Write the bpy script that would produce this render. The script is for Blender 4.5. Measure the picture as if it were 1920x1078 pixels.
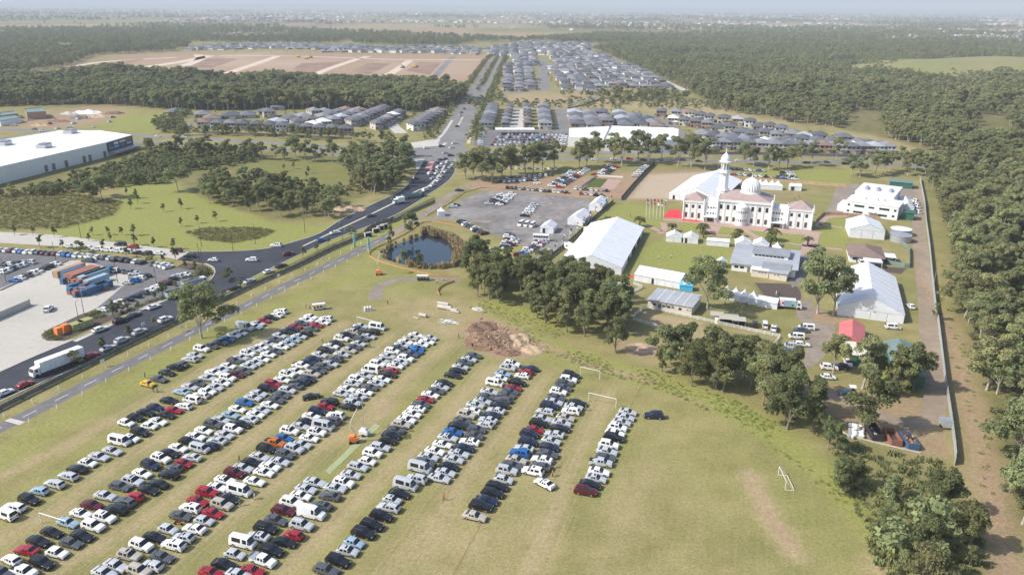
import bpy, bmesh, math, random
import numpy as np
from mathutils import Vector, Matrix, geometry
R = math.radians
rnd = random.Random(11)
scene = bpy.context.scene
for o in list(bpy.data.objects): bpy.data.objects.remove(o)
# ---------------------------------------------------------------- camera
FPX, CAM_H, HORIZON = 1461.0, 95.0, 13.0
PITCH, ROLL = math.atan((539 - HORIZON) / FPX), R(0.40)
_f = Vector((0, math.cos(PITCH), -math.sin(PITCH)))
_r0 = Vector((1, 0, 0)); _u0 = _r0.cross(_f)
_r = _r0 * math.cos(ROLL) + _u0 * math.sin(ROLL)
_u = _u0 * math.cos(ROLL) - _r0 * math.sin(ROLL)
cam = bpy.data.cameras.new('camera'); cam_ob = bpy.data.objects.new('camera', cam)
scene.collection.objects.link(cam_ob); scene.camera = cam_ob
cam.sensor_width = 36; cam.lens = FPX / 1920 * 36; cam.clip_end = 90000; cam.clip_start = 1
m = Matrix.Identity(4)
for i in range(3): m[i][0], m[i][1], m[i][2] = _r[i], _u[i], -_f[i]
m[2][3] = CAM_H
cam_ob.matrix_world = m
# ---------------------------------------------------------------- world, sun, exposure
SUN_EL, SUN_AZ = 42.0, 13.0           # light comes from the west (-X), a touch towards the camera
world = bpy.data.worlds.new('World'); scene.world = world; world.use_nodes = True
nt = world.node_tree; nt.nodes.clear()
sky = nt.nodes.new('ShaderNodeTexSky'); sky.sky_type = 'NISHITA'; sky.sun_disc = False
sky.sun_elevation = R(SUN_EL); sky.sun_rotation = R(270 - SUN_AZ); sky.altitude = 100; sky.dust_density = 2.0; sky.air_density = 1.0
bg = nt.nodes.new('ShaderNodeBackground'); bg.inputs[1].default_value = 0.15
wo = nt.nodes.new('ShaderNodeOutputWorld')
nt.links.new(sky.outputs[0], bg.inputs[0]); nt.links.new(bg.outputs[0], wo.inputs[0])
sun = bpy.data.lights.new('sun', 'SUN'); sun.energy = 4.0; sun.angle = R(0.5); sun.color = (1.0, 0.955, 0.88)
sun_ob = bpy.data.objects.new('sun', sun); scene.collection.objects.link(sun_ob)
_d = Vector((math.cos(R(SUN_EL)) * math.cos(R(SUN_AZ)), math.cos(R(SUN_EL)) * math.sin(R(SUN_AZ)), -math.sin(R(SUN_EL))))
sun_ob.rotation_euler = _d.to_track_quat('-Z', 'Y').to_euler(); sun_ob.location = (-200, 0, 300)
scene.view_settings.view_transform = 'Standard'; scene.view_settings.look = 'None'
scene.view_settings.exposure = 0.31; scene.view_settings.gamma = 1.0; scene.view_settings.use_curve_mapping = False
scene.render.engine = 'CYCLES'
scene.cycles.use_denoising = True
try: scene.cycles.denoiser = 'OPENIMAGEDENOISE'
except Exception: pass
scene.cycles.max_bounces = 5; scene.cycles.diffuse_bounces = 2; scene.cycles.glossy_bounces = 2
scene.cycles.transmission_bounces = 2; scene.cycles.transparent_max_bounces = 4; scene.cycles.volume_bounces = 0
scene.cycles.caustics_reflective = False; scene.cycles.caustics_refractive = False
# ---------------------------------------------------------------- helpers
COL = scene.collection
def G(px, py, z=0.0):
    """ground point of the place seen at a picture coordinate of the photograph"""
    d = _f + _r * ((px - 960) / FPX) - _u * ((py - 539) / FPX)
    t = (z - CAM_H) / d.z
    return Vector((d.x * t, d.y * t, z))
def GG(pts, z=0.0): return [G(p[0], p[1], z) for p in pts]
def crop(ox, oy, s=5.9875):
    return lambda x, y: (ox + x / s, oy + y / s)
def ordn(n):
    w = ['', 'first', 'second', 'third', 'fourth', 'fifth', 'sixth', 'seventh', 'eighth', 'ninth', 'tenth']
    if n < len(w): return w[n]
    return f"{n}{'th' if 10 <= n % 100 <= 20 else {1: 'st', 2: 'nd', 3: 'rd'}.get(n % 10, 'th')}"
def tag(o, label=None, cat=None, group=None, kind=None):
    if label: o['label'] = label
    if label and len(label.split()) > 15 and ' the ' in label:
        while len(label.split()) > 15 and ' the ' in label: label = label.replace(' the ', ' ', 1)
        o['label'] = label
    if cat: o['category'] = cat
    if group: o['group'] = group
    if kind: o['kind'] = kind
    return o
def thing(name, label, cat, loc=(0, 0, 0), rz=0.0, group=None, scale=1.0):
    o = bpy.data.objects.new(name, None); COL.objects.link(o)
    o.empty_display_size = 0.3; o.location = loc; o.rotation_euler = (0, 0, rz)
    if scale != 1.0: o.scale = (scale,) * 3
    return tag(o, label, cat, group)
def ob(name, me, parent=None, loc=None, rz=None, mat=None):
    o = bpy.data.objects.new(name, me); COL.objects.link(o)
    if parent is not None: o.parent = parent
    if loc is not None: o.location = loc
    if rz is not None: o.rotation_euler = (0, 0, rz)
    if mat is not None:
        o.material_slots[0].link = 'OBJECT'; o.material_slots[0].material = mat
    return o
class MB:
    """collects vertices and faces of one mesh"""
    def __init__(s): s.v = []; s.f = []; s.m = []
    def quad(s, a, b, c, d, m=0):
        n = len(s.v); s.v += [tuple(a), tuple(b), tuple(c), tuple(d)]; s.f.append((n, n + 1, n + 2, n + 3)); s.m.append(m)
    def poly(s, pts, m=0):
        n = len(s.v); s.v += [tuple(p) for p in pts]; s.f.append(tuple(range(n, n + len(pts)))); s.m.append(m)
    def box(s, x0, x1, y0, y1, z0, z1, m=0, bottom=True):
        n = len(s.v)
        s.v += [(x0, y0, z0), (x1, y0, z0), (x1, y1, z0), (x0, y1, z0), (x0, y0, z1), (x1, y0, z1), (x1, y1, z1), (x0, y1, z1)]
        fs = [(4, 5, 6, 7), (0, 1, 5, 4), (1, 2, 6, 5), (2, 3, 7, 6), (3, 0, 4, 7)]
        if bottom: fs.append((3, 2, 1, 0))
        for f in fs: s.f.append(tuple(n + i for i in f)); s.m.append(m)
    def loft(s, rings, m=0, close=True, cap0=True, cap1=True):
        n = len(s.v); k = len(rings[0])
        for r in rings: s.v += [tuple(p) for p in r]
        for i in range(len(rings) - 1):
            for j in range(k if close else k - 1):
                a = n + i * k + j; b = n + i * k + (j + 1) % k
                s.f.append((a, b, b + k, a + k)); s.m.append(m)
        if cap0: s.f.append(tuple(n + j for j in reversed(range(k)))); s.m.append(m)
        if cap1: s.f.append(tuple(n + (len(rings) - 1) * k + j for j in range(k))); s.m.append(m)
    def tube(s, pts, rads, k=6, m=0, caps=True):
        rings = []
        pts = [Vector(p) for p in pts]
        for i, p in enumerate(pts):
            d = (pts[min(i + 1, len(pts) - 1)] - pts[max(i - 1, 0)])
            d = d.normalized() if d.length > 1e-6 else Vector((0, 0, 1))
            a = d.cross(Vector((0.31, 0.87, 0.11))); a = a.normalized() if a.length > 1e-4 else Vector((1, 0, 0))
            b = d.cross(a)
            r = rads[i] if hasattr(rads, '__len__') else rads
            rings.append([p + (a * math.cos(2 * math.pi * j / k) + b * math.sin(2 * math.pi * j / k)) * r for j in range(k)])
        s.loft(rings, m, True, caps, caps)
    def lathe(s, prof, k=12, cx=0, cy=0, m=0, caps=True, ph=0.0):
        s.loft([[(cx + r * math.cos(ph + 2 * math.pi * j / k), cy + r * math.sin(ph + 2 * math.pi * j / k), z) for j in range(k)] for r, z in prof], m, True, caps, caps)
    def mesh(s, name, mats, smooth=None):
        me = bpy.data.meshes.new(name); me.from_pydata(s.v, [], s.f)
        for mt in (mats if isinstance(mats, (list, tuple)) else [mats]): me.materials.append(mt)
        if any(s.m): me.polygons.foreach_set('material_index', s.m)
        me.validate(); me.update()
        if smooth is not None:
            me.shade_smooth(); me.set_sharp_from_angle(angle=R(smooth))
        return me
    def build(s, name, mats, parent=None, smooth=None, loc=None, rz=None):
        return ob(name, s.mesh(name, mats, smooth), parent, loc, rz)
def smooth_line(pts, n=6):
    """Catmull-Rom through points"""
    P = [Vector(p) for p in pts]
    if len(P) < 3: return P
    P = [P[0] * 2 - P[1]] + P + [P[-1] * 2 - P[-2]]
    out = []
    for i in range(1, len(P) - 2):
        a, b, c, d = P[i - 1], P[i], P[i + 1], P[i + 2]
        for j in range(n):
            t = j / n
            out.append(0.5 * ((2 * b) + (c - a) * t + (2 * a - 5 * b + 4 * c - d) * t * t + (3 * b - a - 3 * c + d) * t ** 3))
    out.append(P[-2]); return out
def normals2(P):
    out = []
    for i in range(len(P)):
        d = P[min(i + 1, len(P) - 1)] - P[max(i - 1, 0)]
        d.z = 0; d.normalize(); out.append(Vector((-d.y, d.x, 0)))
    return out
def offset_line(P, o): return [p + n * o for p, n in zip(P, normals2(P))]
def along(P, step, start=0.0):
    """points every step metres with direction angle"""
    out = []; need = start
    for a, b in zip(P[:-1], P[1:]):
        d = (b - a); L = d.length
        if L < 1e-6: continue
        while need <= L:
            out.append((a + d * (need / L), math.atan2(d.y, d.x))); need += step
        need -= L
    return out
def ribbon(name, pxs, width, z, mt, smooth=True, kind='structure', parent=None):
    P = [p.to_3d() for p in GG(pxs)]
    if smooth: P = smooth_line(P)
    mb = MB(); N = normals2(P)
    for i in range(len(P) - 1):
        w0 = width[0] + (width[1] - width[0]) * i / (len(P) - 1) if isinstance(width, tuple) else width
        w1 = width[0] + (width[1] - width[0]) * (i + 1) / (len(P) - 1) if isinstance(width, tuple) else width
        a, b = P[i], P[i + 1]
        mb.quad((a - N[i] * w0 / 2).to_2d().to_3d() + Vector((0, 0, z)), (b - N[i + 1] * w1 / 2).to_2d().to_3d() + Vector((0, 0, z)),
                (b + N[i + 1] * w1 / 2).to_2d().to_3d() + Vector((0, 0, z)), (a + N[i] * w0 / 2).to_2d().to_3d() + Vector((0, 0, z)))
    o = mb.build(name, mt, parent); o['kind'] = kind if parent is None else o.get('kind', '')
    if parent is not None and 'kind' in o: del o['kind']
    return o
def sheet(name, pxs, z, mt, smooth=False, world=False):
    P = pxs if world else GG(pxs)
    if smooth: P = smooth_line(P + [P[0]])[:-1]
    tris = geometry.tessellate_polygon([[Vector((p.x, p.y, 0)) for p in P]])
    me = bpy.data.meshes.new(name)
    fs = []
    for a, b, c in tris:
        cr = (P[b].x - P[a].x) * (P[c].y - P[a].y) - (P[b].y - P[a].y) * (P[c].x - P[a].x)
        fs.append((a, b, c) if cr > 0 else (a, c, b))
    me.from_pydata([(p.x, p.y, z) for p in P], [], fs)
    me.materials.append(mt); me.update()
    return tag(ob(name, me), kind='structure')
def kerb(pxs, h=0.13, w=0.35, mt=None, smooth=True, name='kerb'):
    P = GG(pxs)
    if smooth: P = smooth_line(P)
    L = offset_line(P, w / 2); Q = offset_line(P, -w / 2)
    mb = MB()
    mb.loft([[(q.x, q.y, 0), (q.x, q.y, h), (l.x, l.y, h), (l.x, l.y, 0)] for l, q in zip(L, Q)])
    return tag(mb.build(name, mt or M['concrete']), kind='structure')
def inside(P, x, y):
    c = np.zeros(np.shape(x), bool)
    n = len(P); j = n - 1
    for i in range(n):
        xi, yi, xj, yj = P[i].x, P[i].y, P[j].x, P[j].y
        c ^= ((yi > y) != (yj > y)) & (x < (xj - xi) * (y - yi) / ((yj - yi) or 1e-9) + xi); j = i
    return c
def dist_line(P, x, y):
    d = np.full(np.shape(x), 1e9)
    for a, b in zip(P[:-1], P[1:]):
        ex, ey = b.x - a.x, b.y - a.y; L2 = ex * ex + ey * ey or 1e-9
        t = np.clip(((x - a.x) * ex + (y - a.y) * ey) / L2, 0, 1)
        d = np.minimum(d, np.hypot(x - a.x - t * ex, y - a.y - t * ey))
    return d
# ---------------------------------------------------------------- materials
M = {}
def mat(name, col, rough=0.8, var=0.0, scale=1.0, metal=0.0, bump=0.0, bscale=20.0, obj_var=0.0, coat=0.0, spec=0.5, col2=None, var2=0.0, scale2=0.1):
    mt = bpy.data.materials.new(name); mt.use_nodes = True; n = mt.node_tree.nodes; l = mt.node_tree.links
    p = n['Principled BSDF']; p.inputs['Roughness'].default_value = rough; p.inputs['Metallic'].default_value = metal
    p.inputs['Specular IOR Level'].default_value = spec
    if coat: p.inputs['Coat Weight'].default_value = coat; p.inputs['Coat Roughness'].default_value = 0.08
    p.inputs['Base Color'].default_value = (*col, 1)
    src = None
    geo = n.new('ShaderNodeNewGeometry')
    if var or col2:
        nz = n.new('ShaderNodeTexNoise'); nz.inputs['Scale'].default_value = scale; nz.inputs['Detail'].default_value = 4
        l.new(geo.outputs['Position'], nz.inputs['Vector'])
        mx = n.new('ShaderNodeMix'); mx.data_type = 'RGBA'
        rp = n.new('ShaderNodeMapRange'); rp.inputs[1].default_value = 0.32; rp.inputs[2].default_value = 0.68
        l.new(nz.outputs[0], rp.inputs[0]); l.new(rp.outputs[0], mx.inputs[0])
        mx.inputs[6].default_value = (*[c * (1 - var) for c in col], 1)
        mx.inputs[7].default_value = (*(col2 if col2 else [min(1, c * (1 + var)) for c in col]), 1)
        src = mx.outputs[2]
        if var2:
            nz2 = n.new('ShaderNodeTexNoise'); nz2.inputs['Scale'].default_value = scale2; nz2.inputs['Detail'].default_value = 3
            l.new(geo.outputs['Position'], nz2.inputs['Vector'])
            r2 = n.new('ShaderNodeMapRange'); r2.inputs[1].default_value = 0.3; r2.inputs[2].default_value = 0.7; r2.inputs[3].default_value = 1 - var2; r2.inputs[4].default_value = 1 + var2
            l.new(nz2.outputs[0], r2.inputs[0])
            h2 = n.new('ShaderNodeHueSaturation'); l.new(r2.outputs[0], h2.inputs['Value']); l.new(src, h2.inputs['Color']); src = h2.outputs[0]
    if obj_var:
        oi = n.new('ShaderNodeObjectInfo'); hs = n.new('ShaderNodeHueSaturation')
        mr = n.new('ShaderNodeMapRange'); mr.inputs[3].default_value = 1 - obj_var; mr.inputs[4].default_value = 1 + obj_var
        l.new(oi.outputs['Random'], mr.inputs[0]); l.new(mr.outputs[0], hs.inputs['Value'])
        ml = n.new('ShaderNodeMath'); ml.operation = 'MULTIPLY'; ml.inputs[1].default_value = 7.31; l.new(oi.outputs['Random'], ml.inputs[0])
        fr = n.new('ShaderNodeMath'); fr.operation = 'FRACT'; l.new(ml.outputs[0], fr.inputs[0])
        m3 = n.new('ShaderNodeMapRange'); m3.inputs[3].default_value = 0.5 - obj_var * 0.09; m3.inputs[4].default_value = 0.5 + obj_var * 0.09
        l.new(fr.outputs[0], m3.inputs[0]); l.new(m3.outputs[0], hs.inputs['Hue'])
        if src: l.new(src, hs.inputs['Color'])
        else: hs.inputs['Color'].default_value = (*col, 1)
        src = hs.outputs[0]
    if src: l.new(src, p.inputs['Base Color'])
    if bump:
        nb = n.new('ShaderNodeTexNoise'); nb.inputs['Scale'].default_value = bscale; nb.inputs['Detail'].default_value = 3
        l.new(geo.outputs['Position'], nb.inputs['Vector'])
        b = n.new('ShaderNodeBump'); b.inputs['Strength'].default_value = bump; b.inputs['Distance'].default_value = 0.1
        l.new(nb.outputs[0], b.inputs['Height']); l.new(b.outputs[0], p.inputs['Normal'])
    M[name] = mt; return mt
mat('asphalt_new', (0.034, 0.038, 0.050), 0.8, 0.2, 0.35, var2=0.25, scale2=0.06)
mat('asphalt', (0.150, 0.147, 0.148), 0.9, 0.15, 0.5, var2=0.15, scale2=0.06)
mat('asphalt_pale', (0.20, 0.192, 0.185), 0.9, 0.12, 0.25, var2=0.12, scale2=0.03)
mat('asphalt_lot', (0.215, 0.200, 0.188), 0.9, 0.22, 0.3, var2=0.28, scale2=0.05)
mat('concrete', (0.50, 0.47, 0.42), 0.85, 0.08, 0.7, var2=0.08, scale2=0.08)
mat('concrete_apron', (0.47, 0.44, 0.39), 0.85, 0.05, 0.5, var2=0.07, scale2=0.035)
mat('concrete_dark', (0.16, 0.165, 0.165), 0.85, 0.15, 0.5)
mat('line_white', (0.72, 0.71, 0.68), 0.7, 0.1, 1.5)
mat('red_paving', (0.42, 0.285, 0.235), 0.85, 0.1, 1.0, var2=0.08, scale2=0.2)
mat('busway_red', (0.52, 0.27, 0.25), 0.85, 0.1, 0.6)
mat('dirt_road', (0.285, 0.222, 0.158), 0.95, 0.12, 0.4, var2=0.15, scale2=0.06)
mat('gravel_road', (0.25, 0.205, 0.165), 0.95, 0.14, 0.4, var2=0.15, scale2=0.06)
mat('tent', (0.76, 0.77, 0.79), 0.55, 0.05, 0.25, var2=0.05, scale2=0.9)
mat('tent_wall', (0.74, 0.76, 0.79), 0.5, 0.07, 0.5)
mat('white_wall', (0.80, 0.80, 0.79), 0.7, 0.03, 0.4)
mat('white_paint', (0.78, 0.78, 0.76), 0.5)
mat('white_roof', (0.80, 0.80, 0.80), 0.45, 0.03, 0.1)
mat('cream_wall', (0.66, 0.60, 0.50), 0.75, 0.05, 0.5)
mat('grey_roof', (0.38, 0.40, 0.43), 0.5, 0.08, 0.2, spec=0.4)
mat('grey_roof_dark', (0.27, 0.285, 0.30), 0.55, 0.1, 0.3)
mat('pink_roof', (0.38, 0.285, 0.265), 0.7, 0.08, 0.5)
mat('red_roof', (0.56, 0.16, 0.16), 0.6, 0.08, 0.4)
mat('brown_tile', (0.22, 0.155, 0.13), 0.8, 0.12, 0.8)
mat('green_sheet', (0.035, 0.13, 0.085), 0.6, 0.1, 0.5)
mat('teal_sheet', (0.17, 0.24, 0.225), 0.55, 0.1, 0.3)
mat('window_dark', (0.03, 0.035, 0.045), 0.12, spec=0.6)
mat('window_brown', (0.10, 0.065, 0.06), 0.3)
mat('house_roof', (0.115, 0.12, 0.135), 0.75, 0.1, 0.4, obj_var=0.22)
mat('house_roof_light', (0.21, 0.215, 0.235), 0.7, 0.1, 0.4, obj_var=0.12)
mat('house_roof_white', (0.74, 0.74, 0.73), 0.6)
mat('house_wall', (0.44, 0.40, 0.36), 0.85, 0.06, 0.5, obj_var=0.35)
mat('house_wall_white', (0.70, 0.69, 0.67), 0.8, obj_var=0.06)
mat('house_wall_brick', (0.34, 0.20, 0.15), 0.85, 0.1, 0.9, obj_var=0.2)
mat('garage', (0.50, 0.49, 0.48), 0.6, obj_var=0.3)
mat('timber_fence', (0.16, 0.14, 0.13), 0.9, 0.15, 0.8)
mat('metal', (0.55, 0.57, 0.58), 0.4, metal=0.6)
mat('metal_dark', (0.06, 0.06, 0.065), 0.5, metal=0.3)
mat('tank_metal', (0.40, 0.42, 0.44), 0.45, 0.05, 1.0, metal=0.35)
mat('rubber', (0.02, 0.02, 0.02), 0.85)
mat('rim', (0.50, 0.50, 0.51), 0.3, metal=0.8)
mat('orange', (0.85, 0.24, 0.06), 0.6, 0.05, 2)
mat('barrier_orange', (0.58, 0.28, 0.13), 0.75, 0.1, 1)
mat('yellow_green', (0.34, 0.34, 0.14), 0.6, 0.06, 1)
mat('yellow', (0.85, 0.50, 0.05), 0.5)
mat('sky_blue', (0.10, 0.50, 0.80), 0.5, 0.05, 1)
mat('container_blue', (0.055, 0.13, 0.24), 0.55, 0.1, 1)
mat('container_pale', (0.30, 0.42, 0.48), 0.55, 0.1, 1)
mat('container_rust', (0.33, 0.135, 0.09), 0.65, 0.12, 1)
mat('container_tan', (0.40, 0.25, 0.14), 0.65, 0.12, 1)
mat('red_cloth', (0.72, 0.04, 0.05), 0.8)
mat('cricket_mat', (0.33, 0.37, 0.20), 0.95, 0.08, 0.6)
mat('dirt_heap', (0.215, 0.13, 0.082), 0.95, 0.3, 0.5, bump=0.6, bscale=2.0, var2=0.2, scale2=0.15)
mat('sand_heap', (0.45, 0.33, 0.215), 0.95, 0.2, 0.4, bump=0.4, bscale=2.5)
mat('mulch', (0.09, 0.065, 0.055), 0.95, 0.2, 0.8)
mat('reed', (0.42, 0.31, 0.18), 0.9, 0.2, 0.4, obj_var=0.1)
mat('bark', (0.22, 0.185, 0.15), 0.9, 0.25, 0.8)
mat('bark_pale', (0.42, 0.38, 0.33), 0.85, 0.2, 0.8)
mat('skin', (0.35, 0.22, 0.16), 0.7)
mat('cloth_black', (0.03, 0.03, 0.035), 0.9); mat('cloth_white', (0.75, 0.75, 0.73), 0.9); mat('cloth_orange', (0.85, 0.20, 0.06), 0.8)
mat('cloth_navy', (0.03, 0.045, 0.11), 0.9); mat('cloth_maroon', (0.22, 0.04, 0.05), 0.9); mat('cloth_teal', (0.08, 0.28, 0.28), 0.9); mat('cloth_beige', (0.45, 0.36, 0.26), 0.9)
mat('turquoise', (0.30, 0.55, 0.52), 0.6)
mat('glass_car', (0.018, 0.022, 0.028), 0.08, spec=0.7)
mat('headlight', (0.75, 0.76, 0.78), 0.15); mat('taillight', (0.45, 0.02, 0.02), 0.3)
mat('canvas', (0.42, 0.40, 0.34), 0.8)
def leafmat(name, col, var, obj_var=0.25, trans=0.35):
    mt = bpy.data.materials.new(name); mt.use_nodes = True; n = mt.node_tree.nodes; l = mt.node_tree.links; n.clear()
    out = n.new('ShaderNodeOutputMaterial')
    oi = n.new('ShaderNodeObjectInfo'); at = n.new('ShaderNodeAttribute'); at.attribute_name = 'tone'
    hs = n.new('ShaderNodeHueSaturation'); hs.inputs['Color'].default_value = (*col, 1)
    mr = n.new('ShaderNodeMapRange'); mr.inputs[3].default_value = 1 - obj_var; mr.inputs[4].default_value = 1 + obj_var
    l.new(oi.outputs['Random'], mr.inputs[0])
    m2 = n.new('ShaderNodeMapRange'); m2.inputs[3].default_value = 1 - var; m2.inputs[4].default_value = 1 + var
    l.new(at.outputs['Fac'], m2.inputs[0])
    mm = n.new('ShaderNodeMath'); mm.operation = 'MULTIPLY'; l.new(mr.outputs[0], mm.inputs[0]); l.new(m2.outputs[0], mm.inputs[1]); l.new(mm.outputs[0], hs.inputs['Value'])
    ml = n.new('ShaderNodeMath'); ml.operation = 'MULTIPLY'; ml.inputs[1].default_value = 9.17; l.new(oi.outputs['Random'], ml.inputs[0])
    fr = n.new('ShaderNodeMath'); fr.operation = 'FRACT'; l.new(ml.outputs[0], fr.inputs[0])
    m3 = n.new('ShaderNodeMapRange'); m3.inputs[3].default_value = 0.475; m3.inputs[4].default_value = 0.525; l.new(fr.outputs[0], m3.inputs[0]); l.new(m3.outputs[0], hs.inputs['Hue'])
    d = n.new('ShaderNodeBsdfDiffuse'); t = n.new('ShaderNodeBsdfTranslucent'); mx = n.new('ShaderNodeMixShader'); mx.inputs[0].default_value = trans
    l.new(hs.outputs[0], d.inputs[0]); l.new(hs.outputs[0], t.inputs[0]); l.new(d.outputs[0], mx.inputs[1]); l.new(t.outputs[0], mx.inputs[2])
    l.new(mx.outputs[0], out.inputs[0]); M[name] = mt
leafmat('leaf_gum', (0.282, 0.296, 0.142), 0.36)
leafmat('leaf_dark', (0.212, 0.228, 0.104), 0.36)
leafmat('leaf_shrub', (0.235, 0.255, 0.12), 0.3)
leafmat('leaf_palm', (0.19, 0.20, 0.085), 0.3)
leafmat('leaf_rush', (0.275, 0.265, 0.112), 0.35, 0.2, 0.3)
leafmat('leaf_weed', (0.27, 0.31, 0.10), 0.3, 0.3, 0.4)
leafmat('leaf_reed', (0.40, 0.31, 0.18), 0.3, 0.1, 0.15)
# car paints
PAINT = {}
for k, nm, c, me_, ro in (('W', 'white', (0.80, 0.80, 0.79), 0, .35), ('S', 'silver', (0.60, 0.62, 0.64), .25, .35), ('G', 'dark grey', (0.105, 0.112, 0.125), .25, .35),
        ('K', 'black', (0.014, 0.015, 0.018), .1, .25), ('N', 'navy blue', (0.018, 0.03, 0.075), .3, .3), ('B', 'bright blue', (0.02, 0.15, 0.45), .3, .3),
        ('L', 'pale blue', (0.36, 0.50, 0.62), .2, .35), ('R', 'red', (0.36, 0.012, 0.022), .1, .3), ('M', 'maroon', (0.13, 0.012, 0.025), .3, .3),
        ('C', 'beige', (0.54, 0.49, 0.42), .2, .35), ('O', 'orange', (0.62, 0.17, 0.02), .3, .35), ('Y', 'yellow', (0.80, 0.45, 0.02), 0, .35)):
    PAINT[k] = (nm, mat('paint_' + nm.replace(' ', '_'), c, ro, metal=me_, coat=0.6))
# ================================================================ GROUND
LANES = [[(0, 895), (100, 847), (167, 812), (250, 770), (309, 740), (430, 668), (560, 600)],
         [(0, 1006), (117, 946), (217, 873), (350, 790), (480, 705), (640, 608)],
         [(83, 1078), (200, 1015), (317, 940), (430, 850), (560, 752), (735, 630)],
         [(270, 1078), (440, 960), (560, 870), (690, 775), (770, 700), (850, 640)],
         [(520, 1078), (640, 970), (730, 880), (830, 790), (915, 690)],
         [(720, 1078), (830, 960), (880, 880), (960, 790), (1020, 710)],
         [(990, 1078), (1040, 960), (1085, 850), (1140, 740)]]
FOREST_R = [(1112, 92), (1200, 128), (1285, 168), (1330, 196), (1400, 214), (1470, 228), (1560, 240), (1600, 246), (1680, 264), (1760, 292), (1745, 318), (1738, 335), (1760, 380), (1778, 440),
            (1792, 520), (1806, 600), (1836, 680), (1856, 760), (1874, 830), (1890, 900), (1902, 990), (1960, 1000), (2150, 700), (2150, 98), (1920, 84), (1500, 78), (1250, 81)]
FOREST_L = [(-150, 168), (60, 152), (250, 147), (520, 153), (740, 162), (868, 176), (872, 188), (800, 212), (640, 206), (520, 205), (420, 208), (330, 206), (230, 200), (140, 196), (-150, 205)]
CREEK_VERGE = [(880, 575), (960, 600), (1040, 640), (1110, 665), (1240, 700), (1380, 750), (1470, 800), (1570, 880), (1640, 960), (1700, 1078), (1655, 1078), (1600, 985), (1510, 885), (1400, 805), (1250, 735), (1100, 690), (1000, 650), (930, 610)]
def axis(lo, hi, step, far_lo, far_hi, g=1.22):
    a = list(np.arange(lo, hi + step / 2, step)); s = step
    while a[-1] < far_hi: s *= g; a.append(a[-1] + s)
    s = step
    while a[0] > far_lo: s *= g; a.insert(0, a[0] - s)
    return np.array(a)
gx = axis(-265, 265, 1.15, -42000, 42000); gy = axis(92, 480, 1.15, -400, 45000)
GX, GY = np.meshgrid(gx, gy); NX, NY = len(gx), len(gy)
X, Y = GX.ravel(), GY.ravel(); Z = np.zeros_like(X)
ATT = {k: np.zeros_like(X) for k in ('green', 'dry', 'dirt', 'scrub', 'stripe', 'pale')}
def p_line(att, pxs, w, soft, s=1.0, sm=True):
    P = GG(pxs); P = smooth_line(P, 4) if sm else P
    ATT[att][:] = np.maximum(ATT[att], s * np.clip((w / 2 + soft / 2 - dist_line(P, X, Y)) / soft, 0, 1))
def p_poly(att, pxs, soft=2.0, s=1.0, sub=False):
    P = GG(pxs); d = dist_line(P + [P[0]], X, Y); i = inside(P, X, Y)
    w = np.clip(0.5 + np.where(i, d, -d) / soft, 0, 1) * s
    ATT[att][:] = np.minimum(ATT[att], 1 - w) if sub else np.maximum(ATT[att], w)
for L in LANES: p_line('dry', L, 2.4, 5.0, 0.85); p_line('stripe', L, 9, 4.0, 1.0)
for L in ([(5, 965), (180, 850), (300, 775), (440, 690), (605, 600)], [(60, 1050), (230, 930), (400, 800), (560, 700), (700, 610)], [(290, 1030), (420, 925), (560, 820), (650, 755), (800, 640)], [(440, 1060), (560, 950), (720, 830), (800, 745), (885, 670)], [(620, 1060), (740, 930), (840, 835), (910, 760), (985, 690)], [(890, 970), (960, 880), (1030, 780), (1075, 705)], [(1095, 920), (1140, 840), (1178, 770)]): p_line('green', L, 9, 5, 0.38)
p_poly('green', [(1190, 760), (1300, 800), (1400, 860), (1420, 960), (1300, 900), (1200, 830)], 25, .3); p_line('dry', [(1150, 1078), (1180, 980), (1230, 880)], 5, 14, .35)
p_poly('stripe', [(0, 800), (400, 600), (900, 600), (1250, 720), (1560, 950), (1640, 1078), (0, 1078)], 12, 0.35)
p_line('dry', [(1405, 890), (1425, 930), (1455, 985), (1490, 1040)], 4.0, 4.0, 1.0); p_line('dirt', [(1405, 890), (1425, 930), (1455, 985), (1485, 1030)], 1.5, 3.0, 0.55)
p_line('dry', [(1640, 1050), (1660, 1090)], 3, 5, .9); p_poly('dry', [(860, 640), (1000, 660), (960, 680), (850, 640)], 8, .5)
p_line('dry', [(680, 740), (720, 765), (700, 790)], 3, 4, 0.8); p_line('dirt', [(715, 772), (742, 752)], 1.5, 2, 0.6)
p_poly('dry', [(740, 560), (860, 560), (900, 600), (860, 640), (760, 620)], 12, 0.55)
p_poly('dry', [(990, 800), (1040, 840), (990, 920), (900, 1078), (700, 1078), (830, 980)], 22, 0.42)
p_line('green', [(-20, 872), (150, 770), (300, 690), (450, 612), (560, 560), (700, 500)], 9, 8, 0.75)
p_poly('green', [(640, 500), (700, 478), (760, 510), (850, 525), (780, 560), (660, 560)], 14, 0.45)
p_poly('green', CREEK_VERGE, 5, 1.0); p_line('green', [(1250, 770), (1400, 860), (1560, 1040)], 12, 18, 0.35)
p_poly('green', [(1000, 655), (1100, 690), (1100, 700), (1000, 672)], 5, .7); p_line('green', [(930, 570), (990, 590), (1050, 610)], 9, 6, 1.0)
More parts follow.
